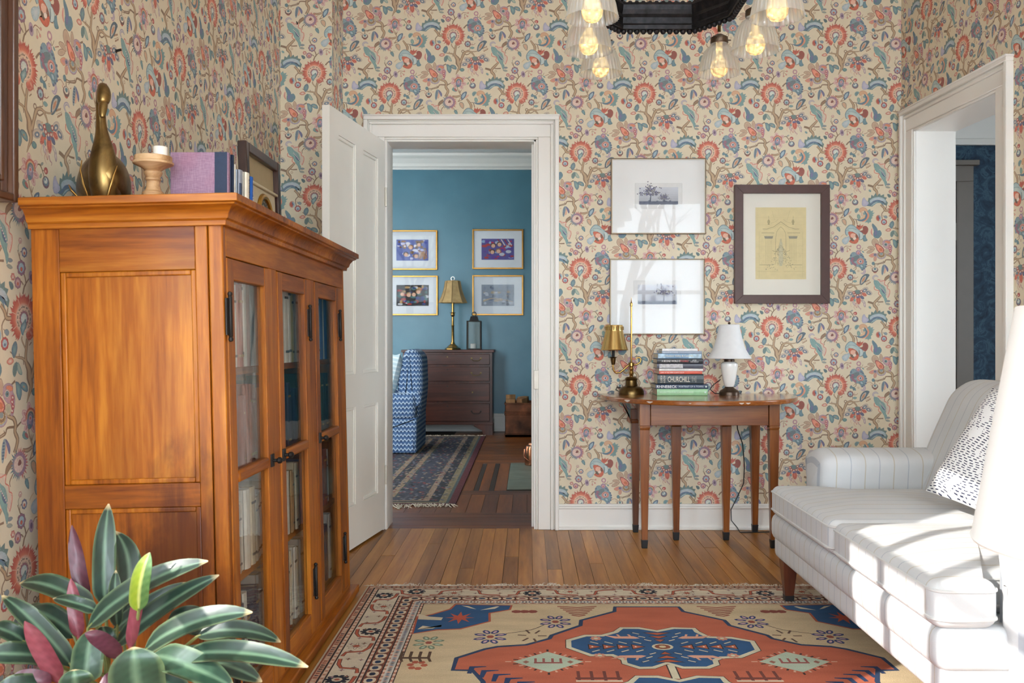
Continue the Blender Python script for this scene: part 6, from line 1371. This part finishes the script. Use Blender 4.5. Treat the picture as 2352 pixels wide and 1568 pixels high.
# ------------------------------------------------------------------ potted plant in front of the bookcase
PX, PY = -.80, 1.74
plant = thing('potted_plant', 'potted plant with long glossy green leaves and purple undersides', 'plant', (PX, PY, 0))
MB().lathe([(.11, 0), (.115, .01), (.135, .24), (.142, .245), (.142, .27), (.13, .272), (.125, .25), (.12, .235)], 32).build('pot', paint((186, 176, 160), .6), plant, smooth=30)
MB().lathe([(.0, .238), (.124, .236)], 24, cap=False).build('soil', paint((50, 36, 28), .95, bump=.5), plant)
LEAFM = printed('waxy_leaf', .42, .14, 0, coat=.12)
rl = random.Random(11)
def leaf(b, c, t, hw, Yb, Yt, face=1, tint=0, fold=.25, tw=0):
    ZP = lambda p, Y: W(p[0] / 3.267, 1140 + p[1] / 3.267, Y)
    B, T = ZP(b, Yb), ZP(t, Yt); Ym = (Yb + Yt) / 2 - .03 * (1 if face > 0 else .3); C = ZP(c, Ym); hw = hw * 1.12 / 3.267 * Ym / F
    nl, nw = 16, 9; view = Vector((0, 0, H)) - C; view.normalize(); nrm0 = (view * .75 + Vector((.1, -.1, .6)) * (1 if face > 0 else -.1)).normalized()
    if tw: nrm0 = (nrm0 + Vector((tw, 0, 0))).normalized()
    up, lo, cu, cl = [], [], [], []
    G0, G1, GM = ((14, 36, 27), (34, 62, 46), (104, 130, 104)) if tint != 2 else ((120, 150, 40), (180, 186, 60), (206, 210, 140))  # yellow set paints sun shining through the leaf into its colour
    if tint == 1: G0, G1 = (26, 52, 38), (60, 90, 66)  # paler greens put sunlight into the colour of some front leaves
    U0, U1 = ((70, 26, 40), (98, 46, 62)) if tint != 3 else ((108, 42, 54), (144, 72, 82))  # pinker underside, with the sun on one leaf painted in
    for i in range(nl):
        s = i / (nl - 1); p = B * (1 - s) ** 2 + C * 2 * s * (1 - s) + T * s * s; d = ((C - B) * (1 - s) + (T - C) * s).normalized()
        sd = d.cross(nrm0).normalized(); nr = sd.cross(d).normalized()
        w = hw * max(.05, min(1, (s / .16) ** .6 if s < .16 else 1) * (1 - max(0, (s - .45) / .55) ** 2.6) ** .8) if s < .999 else hw * .06
        for j in range(nw):
            u = j / (nw - 1) * 2 - 1; q = p + sd * (u * w) + nr * (face * fold * w * (abs(u) ** 1.3) + .06 * w * math.sin(s * 9 + u * 2))
            up.append(q + nr * .0007 * face); lo.append(q - nr * .0007 * face)
            vein = .5 + .5 * math.sin(s * 46 - abs(u) * 5)
            mix = lambda a, b, f: tuple(x + (y - x) * f for x, y in zip(a, b))
            col = mix(G0, G1, .28 * vein + .5 * (1 - abs(u)) * .6 + .1)
            if j == nw // 2: col = mix(G1, GM, .75)
            if abs(u) > .99: col = mix(col, (150, 160, 110), .5)
            if s > .96: col = (196, 172, 128)
            if tint == 2 and u > .2: col = mix((70, 104, 56), (120, 150, 84), vein * .5)
            cu.append(lin(col)); cl.append(lin(mix(U0, U1, .5 * vein + .3 * (1 - abs(u)))))
    v = up + lo; n = nl * nw; fs = []
    for i in range(nl - 1):
        for j in range(nw - 1):
            a = i * nw + j; fs.append((a, a + 1, a + nw + 1, a + nw)); fs.append((n + a + nw, n + a + nw + 1, n + a + 1, n + a))
    for i in range(nl - 1):
        for j in (0, nw - 1): a = i * nw + j; fs.append((a, a + nw, n + a + nw, n + a))
    me = bpy.data.meshes.new('leaf'); me.from_pydata([x - Vector((PX, PY, 0)) for x in v], [], fs); at = me.color_attributes.new('ink', 'FLOAT_COLOR', 'POINT')
    at.data.foreach_set('color', np.array([(*c_, 1) for c_ in cu + cl], np.float32).ravel())
    lf = link('leaf', me, LEAFM, plant, smooth=70)
    root = Vector((PX + rl.uniform(-.05, .05), PY + rl.uniform(-.04, .04), .236))
    mid = (B + root) / 2 + Vector((0, .02, .03)); pts = [x - Vector((PX, PY, 0)) for x in (root, mid, B, B * .9 + C * .1)]
    MB().tube(pts, [.004, .0036, .003, .002], 6).build('stem', paint((110, 116, 66), .5) if tint != 3 else paint((150, 70, 80), .5), lf, smooth=True)
LV = [((790, 820), (760, 480), (815, 55), 74, 1.80, 1.86, 1, 0), ((900, 900), (1060, 500), (865, 262), 80, 1.84, 1.9, 1, 0), ((880, 980), (850, 760), (870, 555), 44, 1.76, 1.78, 1, 0), ((640, 800), (580, 560), (540, 215), 50, 1.86, 1.9, -1, 0), ((590, 1060), (560, 860), (532, 615), 46, 1.76, 1.78, -1, 3),
      ((660, 985), (1020, 590), (1562, 485), 84, 1.72, 1.68, 1, 0), ((850, 1010), (1100, 800), (1410, 645), 60, 1.78, 1.8, 1, 0), ((870, 1120), (1180, 800), (1645, 590), 74, 1.74, 1.72, 1, 0), ((975, 1155), (1010, 830), (1128, 420), 40, 1.68, 1.66, -1, 3), ((1040, 860), (1030, 620), (1125, 420), 62, 1.665, 1.65, 1, 2),
      ((1080, 1165), (1380, 880), (1895, 870), 88, 1.66, 1.6, 1, 0), ((1350, 1215), (1720, 1090), (2312, 1280), 84, 1.62, 1.5, 1, 0), ((1480, 1050), (1800, 930), (2105, 1092), 66, 1.72, 1.74, 1, 0), ((1300, 1190), (1650, 1200), (1965, 1390), 84, 1.68, 1.66, 1, 0),
      ((700, 870), (420, 610), (150, 650), 84, 1.8, 1.86, 1, 0), ((730, 860), (560, 780), (400, 765), 50, 1.74, 1.76, 1, 0), ((540, 1280), (300, 940), (15, 745), 72, 1.7, 1.74, 1, 0), ((560, 1060), (400, 860), (185, 850), 86, 1.8, 1.86, 1, 0), ((330, 1210), (150, 1160), (-120, 1190), 84, 1.66, 1.6, 1, 0), ((180, 1090), (60, 980), (-90, 980), 66, 1.74, 1.76, 1, 0),
      ((450, 1400), (330, 1180), (185, 935), 62, 1.62, 1.58, -1, 3), ((640, 1400), (650, 1200), (690, 1000), 100, 1.64, 1.68, 1, 1), ((900, 1215), (790, 1060), (636, 1028), 56, 1.64, 1.6, -1, 0), ((1050, 1560), (1010, 1320), (1000, 1130), 180, 1.56, 1.54, 1, 1), ((590, 1520), (560, 1400), (555, 1300), 115, 1.56, 1.54, 1, 1),
      ((1140, 1190), (1400, 1230), (1760, 1440), 110, 1.6, 1.56, 1, 1), ((830, 1130), (790, 1050), (770, 975), 60, 1.72, 1.74, 1, 0), ((380, 1420), (240, 1320), (60, 1390), 60, 1.6, 1.58, -1, 0), ((1260, 930), (1400, 830), (1545, 865), 40, 1.82, 1.84, 1, 0), ((1000, 1290), (1200, 1350), (1480, 1560), 100, 1.6, 1.6, 1, 0), ((330, 1420), (160, 1400), (-60, 1460), 80, 1.6, 1.56, 1, 0),
      ((760, 1330), (700, 1280), (470, 1330), 50, 1.7, 1.72, 1, 0), ((900, 1330), (840, 1400), (740, 1420), 60, 1.62, 1.6, -1, 0), ((350, 940), (280, 830), (200, 820), 50, 1.86, 1.9, 1, 0), ((1240, 960), (1500, 960), (1800, 1110), 56, 1.76, 1.78, 1, 0)]
for a in LV: leaf(a[0], a[1], a[2], a[3], a[4], a[5], a[6], a[7], fold=.22)

# ------------------------------------------------------------------ floor lamp beside the sofa
LX, LY = .921, 1.40
nl_ = thing('floor_lamp', 'floor lamp with a wide plain white shade beside the sofa', 'lamp', (LX, LY, RT + .002))
MB().lathe([(.13, 0), (.13, .012), (.03, .022), (.012, .03)], 32).build('base', DBRASS, nl_, smooth=30); MB().lathe([(.009, .025), (.009, .92)], 12).build('pole', DBRASS, nl_, smooth=30)
zb_ = H - (1262 - CY) * LY / F - RT - .002
t = NT('sheer_white_shade'); t.set(lin((244, 244, 242)), .85); NS = t.mat
MB().lathe([(.222, zb_), (.224, zb_ + .004), (.222, zb_ + .008), (.160, zb_ + .37), (.158, zb_ + .372), (.156, zb_ + .37), (.217, zb_ + .008), (.219, zb_)], 64, cap=False).build('shade', NS, nl_, smooth=30)
MB().tube([(-.16, 0, zb_ + .35), (.16, 0, zb_ + .35)], .002, 6).tube([(0, -.16, zb_ + .35), (0, .16, zb_ + .35)], .002, 6).tube([(0, 0, .9), (0, 0, zb_ + .35)], .004, 6).build('spider', BRASS, nl_)

# ------------------------------------------------------------------ the blue room
# chest of drawers
DC = {a: wood('dark_chest', (38, 17, 11), (74, 36, 24), (98, 50, 34), a, 7, .35, .15, .3) for a in 'xyz'}
dy = 9.95; dx0, dx1 = (925 - CX) * dy / F, (1131 - CX) * dy / F; dc = (dx0 + dx1) / 2; hw = (dx1 - dx0) / 2
ch_ = thing('chest_of_drawers', 'dark mahogany chest of four drawers against the teal wall', 'chest', (dc, dy, 0))
zf = lambda py: H - (py - CY) * dy / F
MB().box(-hw, hw, .004, .42, .125, zf(809)).build('carcass', DC['z'], ch_, bev=.003); MB().box(-hw - .015, hw + .018, -.015, .43, zf(809), zf(803)).build('top', DC['x'], ch_, bev=.004)
MB().box(-hw - .004, hw + .004, -.006, .42, zf(975), zf(969)).build('base_moulding', DC['x'], ch_, bev=.002)
for s in (-1, 1):
    bf_ = MB().prism([(s * (hw + .004), 0), (s * (hw - .1), 0), (s * (hw - .11), .05), (s * (hw - .2), .1), (s * (hw - .2), zf(975)), (s * (hw + .004), zf(975))], -.006, .02, 'y').build('bracket_foot', DC['z'], ch_, bev=.002)
    MB().box(*sorted((s * (hw - .03), s * (hw + .004))), .35, .42, 0, zf(975)).build('rear_foot', DC['z'], ch_)
HB_ = paint((120, 100, 62), .35, .9, .2)
for i, (a, b) in enumerate(((813, 837), (842, 875), (880, 921), (926, 967))):
    z1, z0 = zf(a), zf(b); d = MB().box(-hw + .03, hw - .03, -.012, .01, z0, z1).build('drawer', DC['x'], ch_, bev=.004)
    for s in (-1, 1):
        hx = s * (hw - .175); zm = (z0 + z1) / 2
        if i != 2: MB().tube([(hx - .05, -.012, zm + .012), (hx - .05, -.028, zm + .008), (hx - .03, -.034, zm - .014), (hx + .03, -.034, zm - .014), (hx + .05, -.028, zm + .008), (hx + .05, -.012, zm + .012)], .004, 6).lathe([(.009, 0), (.009, .004)], 10, M=Matrix.Translation((hx - .05, -.011, zm + .012)) @ Matrix.Rotation(R(90), 4, 'X')).lathe([(.009, 0), (.009, .004)], 10, M=Matrix.Translation((hx + .05, -.011, zm + .012)) @ Matrix.Rotation(R(90), 4, 'X')).build('handle', HB_ if i < 2 else IRON, d, smooth=True)
        else: MB().lathe([(.009, 0), (.006, .006), (.008, .016)], 10, M=Matrix.Translation((hx - .04, -.011, zm)) @ Matrix.Rotation(R(90), 4, 'X')).build('handle', HB_, d)
    MB().lathe([(.007, 0), (.007, .003)], 10, M=Matrix.Translation((0, -.011, z1 - .03)) @ Matrix.Rotation(R(90), 4, 'X')).build('keyhole_plate', HB_ if i == 0 else IRON, d)
DT = zf(803) + .0006
# lamp on the chest
sy_ = 10.1; s_ = sy_ / F; x0 = (1040 - CX) * s_
lp = thing('chest_lamp', 'tall brass lamp with a tan panelled shade on the chest of drawers', 'lamp', (x0, sy_, DT)); q = lambda r, y: (r * s_, (803 - y) * s_)
MB().lathe([q(18, 803), q(18, 800), q(14, 798), q(9, 793), q(5, 790), q(4, 786)], 8).build('base', BRASS, lp); MB().lathe([q(3.5, 788), q(3, 750), q(4, 748), q(3, 746), q(2.6, 728), q(5, 724), q(4, 720), q(8, 718.5), q(3, 717), q(3, 690)], 16).build('column', BRASS, lp, smooth=30); MB().lathe([q(2.6, 718), q(2.6, 692)], 12).build('candle_tube', paint((226, 214, 182), .6), lp, smooth=30)
t = NT('tan_silk_shade'); t.set(t.ramp(t.noise(t.obj(), 20, 3), [(.3, lin((176, 146, 98))), (.7, lin((198, 168, 118)))]), .7); TAN_ = t.mat
so = MB().lathe([q(33, 696), q(31, 692), q(26, 682), q(20, 664), q(17, 646), q(16, 645), q(16, 647), q(25, 682), q(32, 696)], 8, cap=False).build('shade', TAN_, lp)
for k_ in range(8): a = k_ * math.pi / 4; MB().tube([((r) * s_ * math.cos(a), r * s_ * math.sin(a), (803 - y) * s_) for r, y in ((33, 696), (26.3, 682), (20.3, 664), (17.2, 646))], .004, 5).build('rib', paint((160, 130, 86), .7), so)
MB().tube([(4 * s_ * math.cos(a), 0, (803 - 640 + 4 * math.sin(a)) * s_) for a in [k_ * math.pi / 8 for k_ in range(16)]], .005, 6, closed=True).tube([(0, 0, (803 - 650) * s_), (0, 0, (803 - 644) * s_)], .004, 6).build('finial', paint((220, 220, 216), .3, .6), lp, smooth=True)
# lantern
x0 = (1089 - CX) * s_; lt = thing('lantern', 'black metal lantern with glass panes on the chest of drawers', 'lantern', (x0, sy_, DT)); w = .073; h_ = (803 - 737) * s_
m = MB(); m.box(-w, w, -w, w, 0, .012).box(-w, w, -w, w, h_ - .01, h_)
for a in (-1, 1):
    for b in (-1, 1): m.box(a * w - .006, a * w + .006, b * w - .006, b * w + .006, 0, h_)
m.taper((0, 0, h_), .05, (0, 0, h_ + .05), .035).build('frame', IRON, lt, bev=.002)
MB().tube([(.022 * math.cos(a), 0, h_ + .072 + .024 * math.sin(a)) for a in [k_ * math.pi / 8 for k_ in range(16)]], .005, 6, closed=True).build('ring', IRON, lt, smooth=True)
for a in (-1, 1): MB().box(-w + .006, w - .006, a * w - .001, a * w + .001, .012, h_ - .01).build('pane', PANE, lt); MB().box(a * w - .001, a * w + .001, -w + .006, w - .006, .012, h_ - .01).build('pane', PANE, lt)
cdl = MB().lathe([(.03, 0), (.03, .05), (.026, .053), (.003, .05)], 16).build('candle', paint((236, 236, 232), .5)); cdl.location = (x0 - .01, sy_ - .01, DT + .0125); tag(cdl, 'short white candle inside the black lantern', 'candle')
# four framed photographs
GF = paint((176, 128, 60), .3, .8, .12)
def photo(kind):
    def art(k, w, h):
        r = random.Random(kind); x0, x1, z0, z1 = -w * .32, w * .32, h * .235, h * .765
        bgc = {1: (96, 108, 176), 2: (90, 84, 150), 3: (36, 34, 40), 4: (150, 158, 172)}[kind]
        k.P([(x0, z0), (x1, z0), (x1, z1), (x0, z1)], bgc, 1, it=0); cl = lambda v, a, b: max(a, min(b, v))
        def B(x, z, rx, rz, c, l, rot=0): 
            rx = min(rx, x1 - x, x - x0) if l < 9 else rx; k.E(cl(x, x0 + .01, x1 - .01), cl(z, z0 + rz * .75, z1 - rz * .75), max(rx, .006), rz * .74, c, l, rot if abs(rot) < 30 else 0, 12)
        W_, H_ = x1 - x0, z1 - z0; X = lambda f: x0 + W_ * f; Z = lambda f: z0 + H_ * f
        pal = {1: [(70, 84, 170), (200, 200, 226), (150, 110, 70), (120, 90, 60), (226, 220, 226)], 2: [(96, 60, 150), (190, 50, 90), (150, 176, 210), (196, 196, 210), (170, 60, 66)], 3: [(40, 60, 120), (200, 200, 206), (70, 110, 110), (180, 140, 90), (160, 50, 44)], 4: [(140, 150, 170), (190, 196, 206), (110, 116, 130), (176, 160, 140), (120, 130, 150)]}[kind]
        for q in range(46): B(X(r.uniform(.06, .94)), Z(r.uniform(.08, .92)), W_ * r.uniform(.03, .09), H_ * r.uniform(.05, .11), r.choice(pal), 2 + q % 3)
        if kind == 1:
            for q in range(40): k.S([(X(r.uniform(.68, .97)), Z(r.uniform(.05, .5))), (X(r.uniform(.68, .97)), Z(r.uniform(.05, .5)))], .004, r.choice([(176, 124, 60), (140, 90, 40), (206, 160, 90)]), 6, sub=1)
        if kind == 2:
            for q in range(4): k.S([(X(.5 + q * .1), Z(.97)), (X(.62 + q * .1), Z(.68))], .012, (216, 206, 206) if q % 2 else (150, 40, 60), 6, sub=1)
        if kind == 4:
            for q in range(3): k.S([(X(.05), Z(.2 + q * .03)), (X(.4), Z(.36)), (X(.95), Z(.2))], .006, (196, 176, 150), 6)
        fc = {1: [(.3, .28), (.45, .62), (.62, .2), (.7, .75)], 2: [(.36, .66), (.55, .72), (.33, .36), (.52, .4)], 3: [(.18, .56), (.38, .52), (.54, .54), (.68, .66)], 4: []}[kind]
        for fx, fz in fc: B(X(fx), Z(fz) + H_ * .03, W_ * .085, H_ * .15, r.choice([(96, 66, 44), (150, 110, 70), (70, 48, 36)]), 7); B(X(fx), Z(fz), W_ * .06, H_ * .125, (224, 178, 152), 8)
    return art
def far_picture(label, x0, y0, x1, y1, art):
    a, b = W(x0, y1, FB), W(x1, y0, FB); w, h = (b.x - a.x) / 2, b.z - a.z; f_ = .016; fd = .03
    t = thing('framed_photograph', label, 'picture frame', ((a.x + b.x) / 2, FB - .0015, a.z), group='framed photographs on the teal wall')
    MB().box(-w, -w + f_, -fd, 0, 0, h).box(w - f_, w, -fd, 0, 0, h).box(-w + f_, w - f_, -fd, 0, 0, f_).box(-w + f_, w - f_, -fd, 0, h - f_, h).build('frame', GF, t, bev=.002)
    MB().box(-w + f_, w - f_, -.012, -.004, f_, h - f_).build('mat_board', paint((226, 230, 238), .85, var=.01), t); MB().box(-w + f_, w - f_, -.024, -.0225, f_, h - f_).build('glass', FARGLASS, t)
    k = INK(); art(k, 2 * w, h); ink_flat('photograph', k, PR, t, .00006, base=-.0125)
far_picture('gold framed family photograph in blue clothes beside straw', 890, 529, 1005, 620, photo(1)); far_picture('gold framed family photograph with magenta and striped clothes', 1085, 527, 1202, 618, photo(2))
far_picture('gold framed family photograph on a dark ground', 890, 633, 1006, 724, photo(3)); far_picture('gold framed pale grey photograph above the lantern', 1085, 632, 1202, 724, photo(4))
# armchair in blue woven pattern
t = NT('blue_woven_upholstery'); sx = t.n('ShaderNodeSeparateXYZ'); t.l(t.obj(), sx.inputs[0])
ax = t.math('ADD', sx.outputs[0], t.math('MULTIPLY', sx.outputs[1], .7)); zz = sx.outputs[2]
tri = t.math('ABSOLUTE', t.math('SUBTRACT', t.math('FRACT', t.math('MULTIPLY', ax, 30.0)), .5))
zig = t.math('FRACT', t.math('ADD', t.math('MULTIPLY', zz, 24.0), t.math('MULTIPLY', tri, 1.0)))
ln = t.math('LESS_THAN', t.math('ABSOLUTE', t.math('SUBTRACT', zig, .5)), .15)
dt_ = t.math('MULTIPLY', t.math('LESS_THAN', tri, .14), t.math('LESS_THAN', t.math('ABSOLUTE', t.math('SUBTRACT', zig, .05)), .16))
c = t.mix(ln, t.ramp(t.noise(t.obj(), 30, 2), [(.3, lin((58, 84, 124))), (.7, lin((80, 110, 150)))]), lin((176, 192, 208))); c = t.mix(dt_, c, lin((22, 34, 56)))
t.set(c, .9); WOV = t.mat
ac = thing('armchair', 'blue and white woven patterned armchair on the far room rug', 'armchair', (-1.38, 8.6, 0)); A_ = lambda x, y, z: (x + 1.38, y - 8.6, z)
soft(rounded([(-1.8, .015), (-.995, .015), (-.99, .34), (-1.8, .34)], .02), 8.22, 8.98, .025, 0, lambda a, b, c: A_(a, c, b)).build('skirt', WOV, ac, smooth=60)
for ya, yb in ((8.20, 8.38), (8.82, 9.0)): soft(rounded([(ya, .32), (yb, .32), (yb + .01, .48), (yb, .55), (ya, .55), (ya - .015, .48)], .05), -1.78, -1.0, .05, 0, lambda a, b, c: A_(c, a, b)).build('arm', WOV, ac, smooth=60)
soft(rounded([(-1.18, .3), (-.98, .3), (-.95, .6), (-.96, .88), (-1.02, .945), (-1.12, .94), (-1.19, .7)], .05), 8.36, 8.86, .06, 0, lambda a, b, c: A_(a, c, b)).build('backrest', WOV, ac, smooth=60)
MB().lathe([(.0, -.02), (.06, -.015), (.075, 0), (.06, .012), (0, .016)], 20, cap=False, M=Matrix.Translation(A_(-1.03, 8.235, .50)) @ Matrix.Rotation(R(90), 4, 'X')).build('arm_scroll', WOV, ac, smooth=True)
soft(rounded([(-1.8, 8.38), (-1.17, 8.38), (-1.17, 8.82), (-1.8, 8.82)], .05), .34, .46, .04, .02, lambda a, b, c: A_(a, b, c)).build('seat_cushion', WOV, ac, smooth=60)
t = NT('pale_striped_cushion'); sx = t.n('ShaderNodeSeparateXYZ'); t.l(t.obj(), sx.inputs[0]); l_ = t.math('LESS_THAN', t.math('FRACT', t.math('MULTIPLY', sx.outputs[2], 26)), .4)
t.set(t.mix(l_, lin((176, 196, 204)), lin((206, 216, 218))), .9); cu = MB(); cu.grid(lambda u, v: pil(u, v, 1), 18, 18); cu.grid(lambda u, v: pil(u, v, -1), 18, 18)
cu = cu.build('cushion', t.mat, smooth=60); cu.location = (-1.27, 8.5, .705); cu.rotation_euler = (R(-14), 0, R(-70)); tag(cu, 'pale blue striped cushion on the patterned armchair', 'cushion')
for m_ in DC.values(): m_.node_tree.nodes['Principled BSDF'].inputs['Specular IOR Level'].default_value = .3
# runner rug with stripes
k = INK(); gx0, gx1, gy0, gy1 = -2.3, -.45, 5.73, 9.80
def rect2(x0, x1, y0, y1, c, l): k.face([(x0, y0), (x1, y0), (x1, y1), (x0, y1)], [lin(c)] * 4, l)
rect2(gx0, gx1, gy0, gy1, (84, 26, 34), 0); o = .045
for w_, c in ((.02, (70, 80, 80)), (.045, (128, 112, 84)), (.008, (40, 40, 48)), (.05, (112, 96, 104)), (.008, (40, 40, 48)), (.04, (142, 118, 100)), (.02, (60, 60, 66)), (.16, (56, 56, 70)), (.02, (60, 68, 66)), (.045, (140, 116, 92)), (.008, (40, 40, 48)), (.05, (110, 92, 100)), (.008, (40, 40, 48)), (.04, (140, 116, 92)), (.02, (60, 66, 66)), (.12, (54, 56, 66)), (.5, (62, 38, 46))):
    oy = min(o * .6, .3) + .0; rect2(gx0 + o, gx1 - o, gy0 + oy, gy1 - oy, c, 1 + int(o * 40)); o += w_
rg = random.Random(8)
for i in range(1500):
    x = rg.uniform(gx1 - .95, gx1 - .08); y = rg.uniform(gy0 + .12, gy1 - .1); d = gx1 - x
    c = rg.choice([(40, 40, 50), (150, 130, 110), (120, 60, 60), (110, 110, 124), (84, 84, 92)])
    k.P([(x - .014, y), (x, y + .02), (x + .014, y), (x, y - .02)], c, 60 + i * .05, it=0)
t = NT('striped_wool'); a = t.n('ShaderNodeAttribute', attribute_name='ink').outputs['Color']; t.set(t.mix(1, a, t.ramp(t.noise(t.obj(), 70, 3, sc=(1, .5, 1)), [(.3, (.6,) * 3), (.7, (1.15,) * 3)]), 'MULTIPLY'), .95)
rug2 = thing('striped_rug', 'dark striped oriental rug with a red edge in the blue room', 'rug'); ink_flat('pile', k, t.mat, rug2, .00002, 'xy', .008); MB().box(gx0, gx1, gy0, gy1, .0012, .0079).build('backing', paint((90, 30, 36), .9), rug2)
m = MB()
for yy, d in ((gy0, -1), (gy1, 1)):
    for i in range(260): x = gx0 + (gx1 - gx0) * (i + rf.random()) / 260; L = (.5 if d > 0 else 1) * rf.uniform(.04, .09) * (1 + .8 * (math.sin(x * 14) > .7)); m.tube([(x, yy, .005), (x + rf.gauss(0, .01), yy + d * L * .5, rf.uniform(.006, .016)), (x + rf.gauss(0, .02), yy + d * L, .003)], .003, 4, cap=False)
tag(m.build('fringe', paint((206, 196, 180), .9), rug2, smooth=True), kind='stuff')
# copper box with firewood, copper kettle
t = NT('aged_copper'); nz = t.noise(t.obj(), 5, 5); t.set(t.ramp(nz, [(.35, lin((44, 28, 20))), (.55, lin((90, 54, 36))), (.75, lin((140, 84, 56)))]), .38, .85); COP = t.mat
by = 9.75; bx0, bx1 = (1160 - CX) * by / F, (1160 - CX) * by / F + .75; bzt = H - (925 - CY) * by / F
bo = thing('firewood_box', 'aged copper firewood box against the teal wall', 'box', ((bx0 + bx1) / 2, by, 0)); w = (bx1 - bx0) / 2
m = MB(); m.box(-w, w, 0, .012, .0, bzt).box(-w, w, .43, .442, 0, bzt).box(-w, -w + .012, 0, .442, 0, bzt).box(w - .012, w, 0, .442, 0, bzt).box(-w, w, 0, .442, 0, .03); m.build('body', COP, bo, bev=.004)
for z in (bzt - .012, bzt * .72, bzt * .66, .03): MB().tube([(-w - .004, -.004, z), (w + .004, -.004, z), (w + .004, .446, z), (-w - .004, .446, z)], .007, 6, closed=True).build('moulding', COP, bo, smooth=True)
LOG = wood('split_firewood', (84, 52, 30), (140, 98, 60), (170, 130, 86), 'z', 10, .8, 0, .2)
for i, (dx, dy2, L, a, b) in enumerate(((.02, .12, .36, 0, 1), (.17, .10, .38, 0, -8), (.03, .26, .40, 0, 3), (.33, .13, .34, 0, -4), (.18, .28, .38, 0, 3))):
    o = MB().prism([(-.05, -.04), (.05, -.045), (.055, .02), (0, .055), (-.05, .03)], 0, L, 'z').build('firewood_log', LOG, bev=.004); o.location = (bx0 + dx + .03, by + dy2, .035); o.rotation_euler = (R(a), R(b), i)
    tag(o, ['split log leaning at the edge of the copper box', 'pale square-ended log in the copper box', 'split log at the back of the copper box', 'tan log end beside the pale log in the copper box', 'short split log low in the copper box'][i], 'log', 'logs in the copper box')
ky = 7.5; kx = (1222 - CX) * ky / F; kt = thing('copper_kettle', 'polished copper kettle with a bail handle on the slate hearth', 'kettle', (kx, ky, .0095)); PC = paint((176, 120, 92), .18, 1, .12)
MB().lathe([(.055, 0), (.06, .004), (.06, .13), (.05, .155), (.03, .165), (.028, .172)], 28).build('body', PC, kt, smooth=30); MB().lathe([(.03, .172), (.028, .178), (.008, .182), (.008, .19)], 20).build('lid', PC, kt, smooth=30)
MB().tube([(-.061, 0, .13), (-.066, -.02, .07), (-.03, -.062, .045), (.03, -.062, .045), (.066, -.02, .07), (.061, 0, .13)], .0035, 8).build('handle', PC, kt, smooth=True)

# ------------------------------------------------------------------ outdoors, seen only as daylight and in reflections, plus added light blockers
t = NT('winter_ground'); t.set(t.ramp(t.noise(t.obj(), .5, 5), [(.35, lin((176, 172, 160))), (.6, lin((214, 216, 220)))]), .9)
tag(MB().box(-60, 60, -60, -2.3, -.6, -.5).box(-60, -3.4, -2.3, 40, -.6, -.5).build('ground', t.mat), kind='structure')
nw = tag(MB().box(-7.5, -6.2, -6, .5, -.5, 3.2).build('sky_blocker_wall', paint((150, 140, 128), .9, var=.1, scale=2)), kind='structure')  # unseen wall added to cut the skylight through the left window
MB().box(-7.5, -6.2, .5, 14, -.5, 5.7).build('sun_blocker_wall', paint((150, 140, 128), .9, var=.1, scale=2), nw)  # taller unseen block added to keep the sun out of the blue room
BARK = paint((70, 58, 50), .9, var=.2)
rt = random.Random(21)
def tree(x, y, h):
    tr_ = thing('bare_tree', {6.5: 'small bare tree close outside the rear windows', 8: 'tallest bare tree in the winter garden outside', 7.5: 'bare tree standing apart beyond the rear windows'}[h], 'tree', (x, y, -.5), 0, 'bare trees outside'); m = MB()
    def br(p, d, L, r, n):
        q = p + d * L; mid = p.lerp(q, .5) + Vector((rt.uniform(-.1, .1), rt.uniform(-.1, .1), 0)) * L * .3; m.tube([p, mid, q], [r, r * .8, r * .6], 6 if n > 2 else 4, cap=False)
        if n:
            for k_ in range(3): br(q, (d + Vector((rt.uniform(-.8, .8), rt.uniform(-.8, .8), rt.uniform(-.1, .5)))).normalized(), L * rt.uniform(.6, .8), r * .55, n - 1)
    br(Vector((0, 0, 0)), Vector((0, 0, 1)), h * .35, .16, 4); m.build('trunk_and_branches', BARK, tr_, smooth=True)
for x, y, h in ((2.0, -9, 6.5), (8.5, -14, 8), (-4.5, -14, 7.5)): tree(x, y, h)
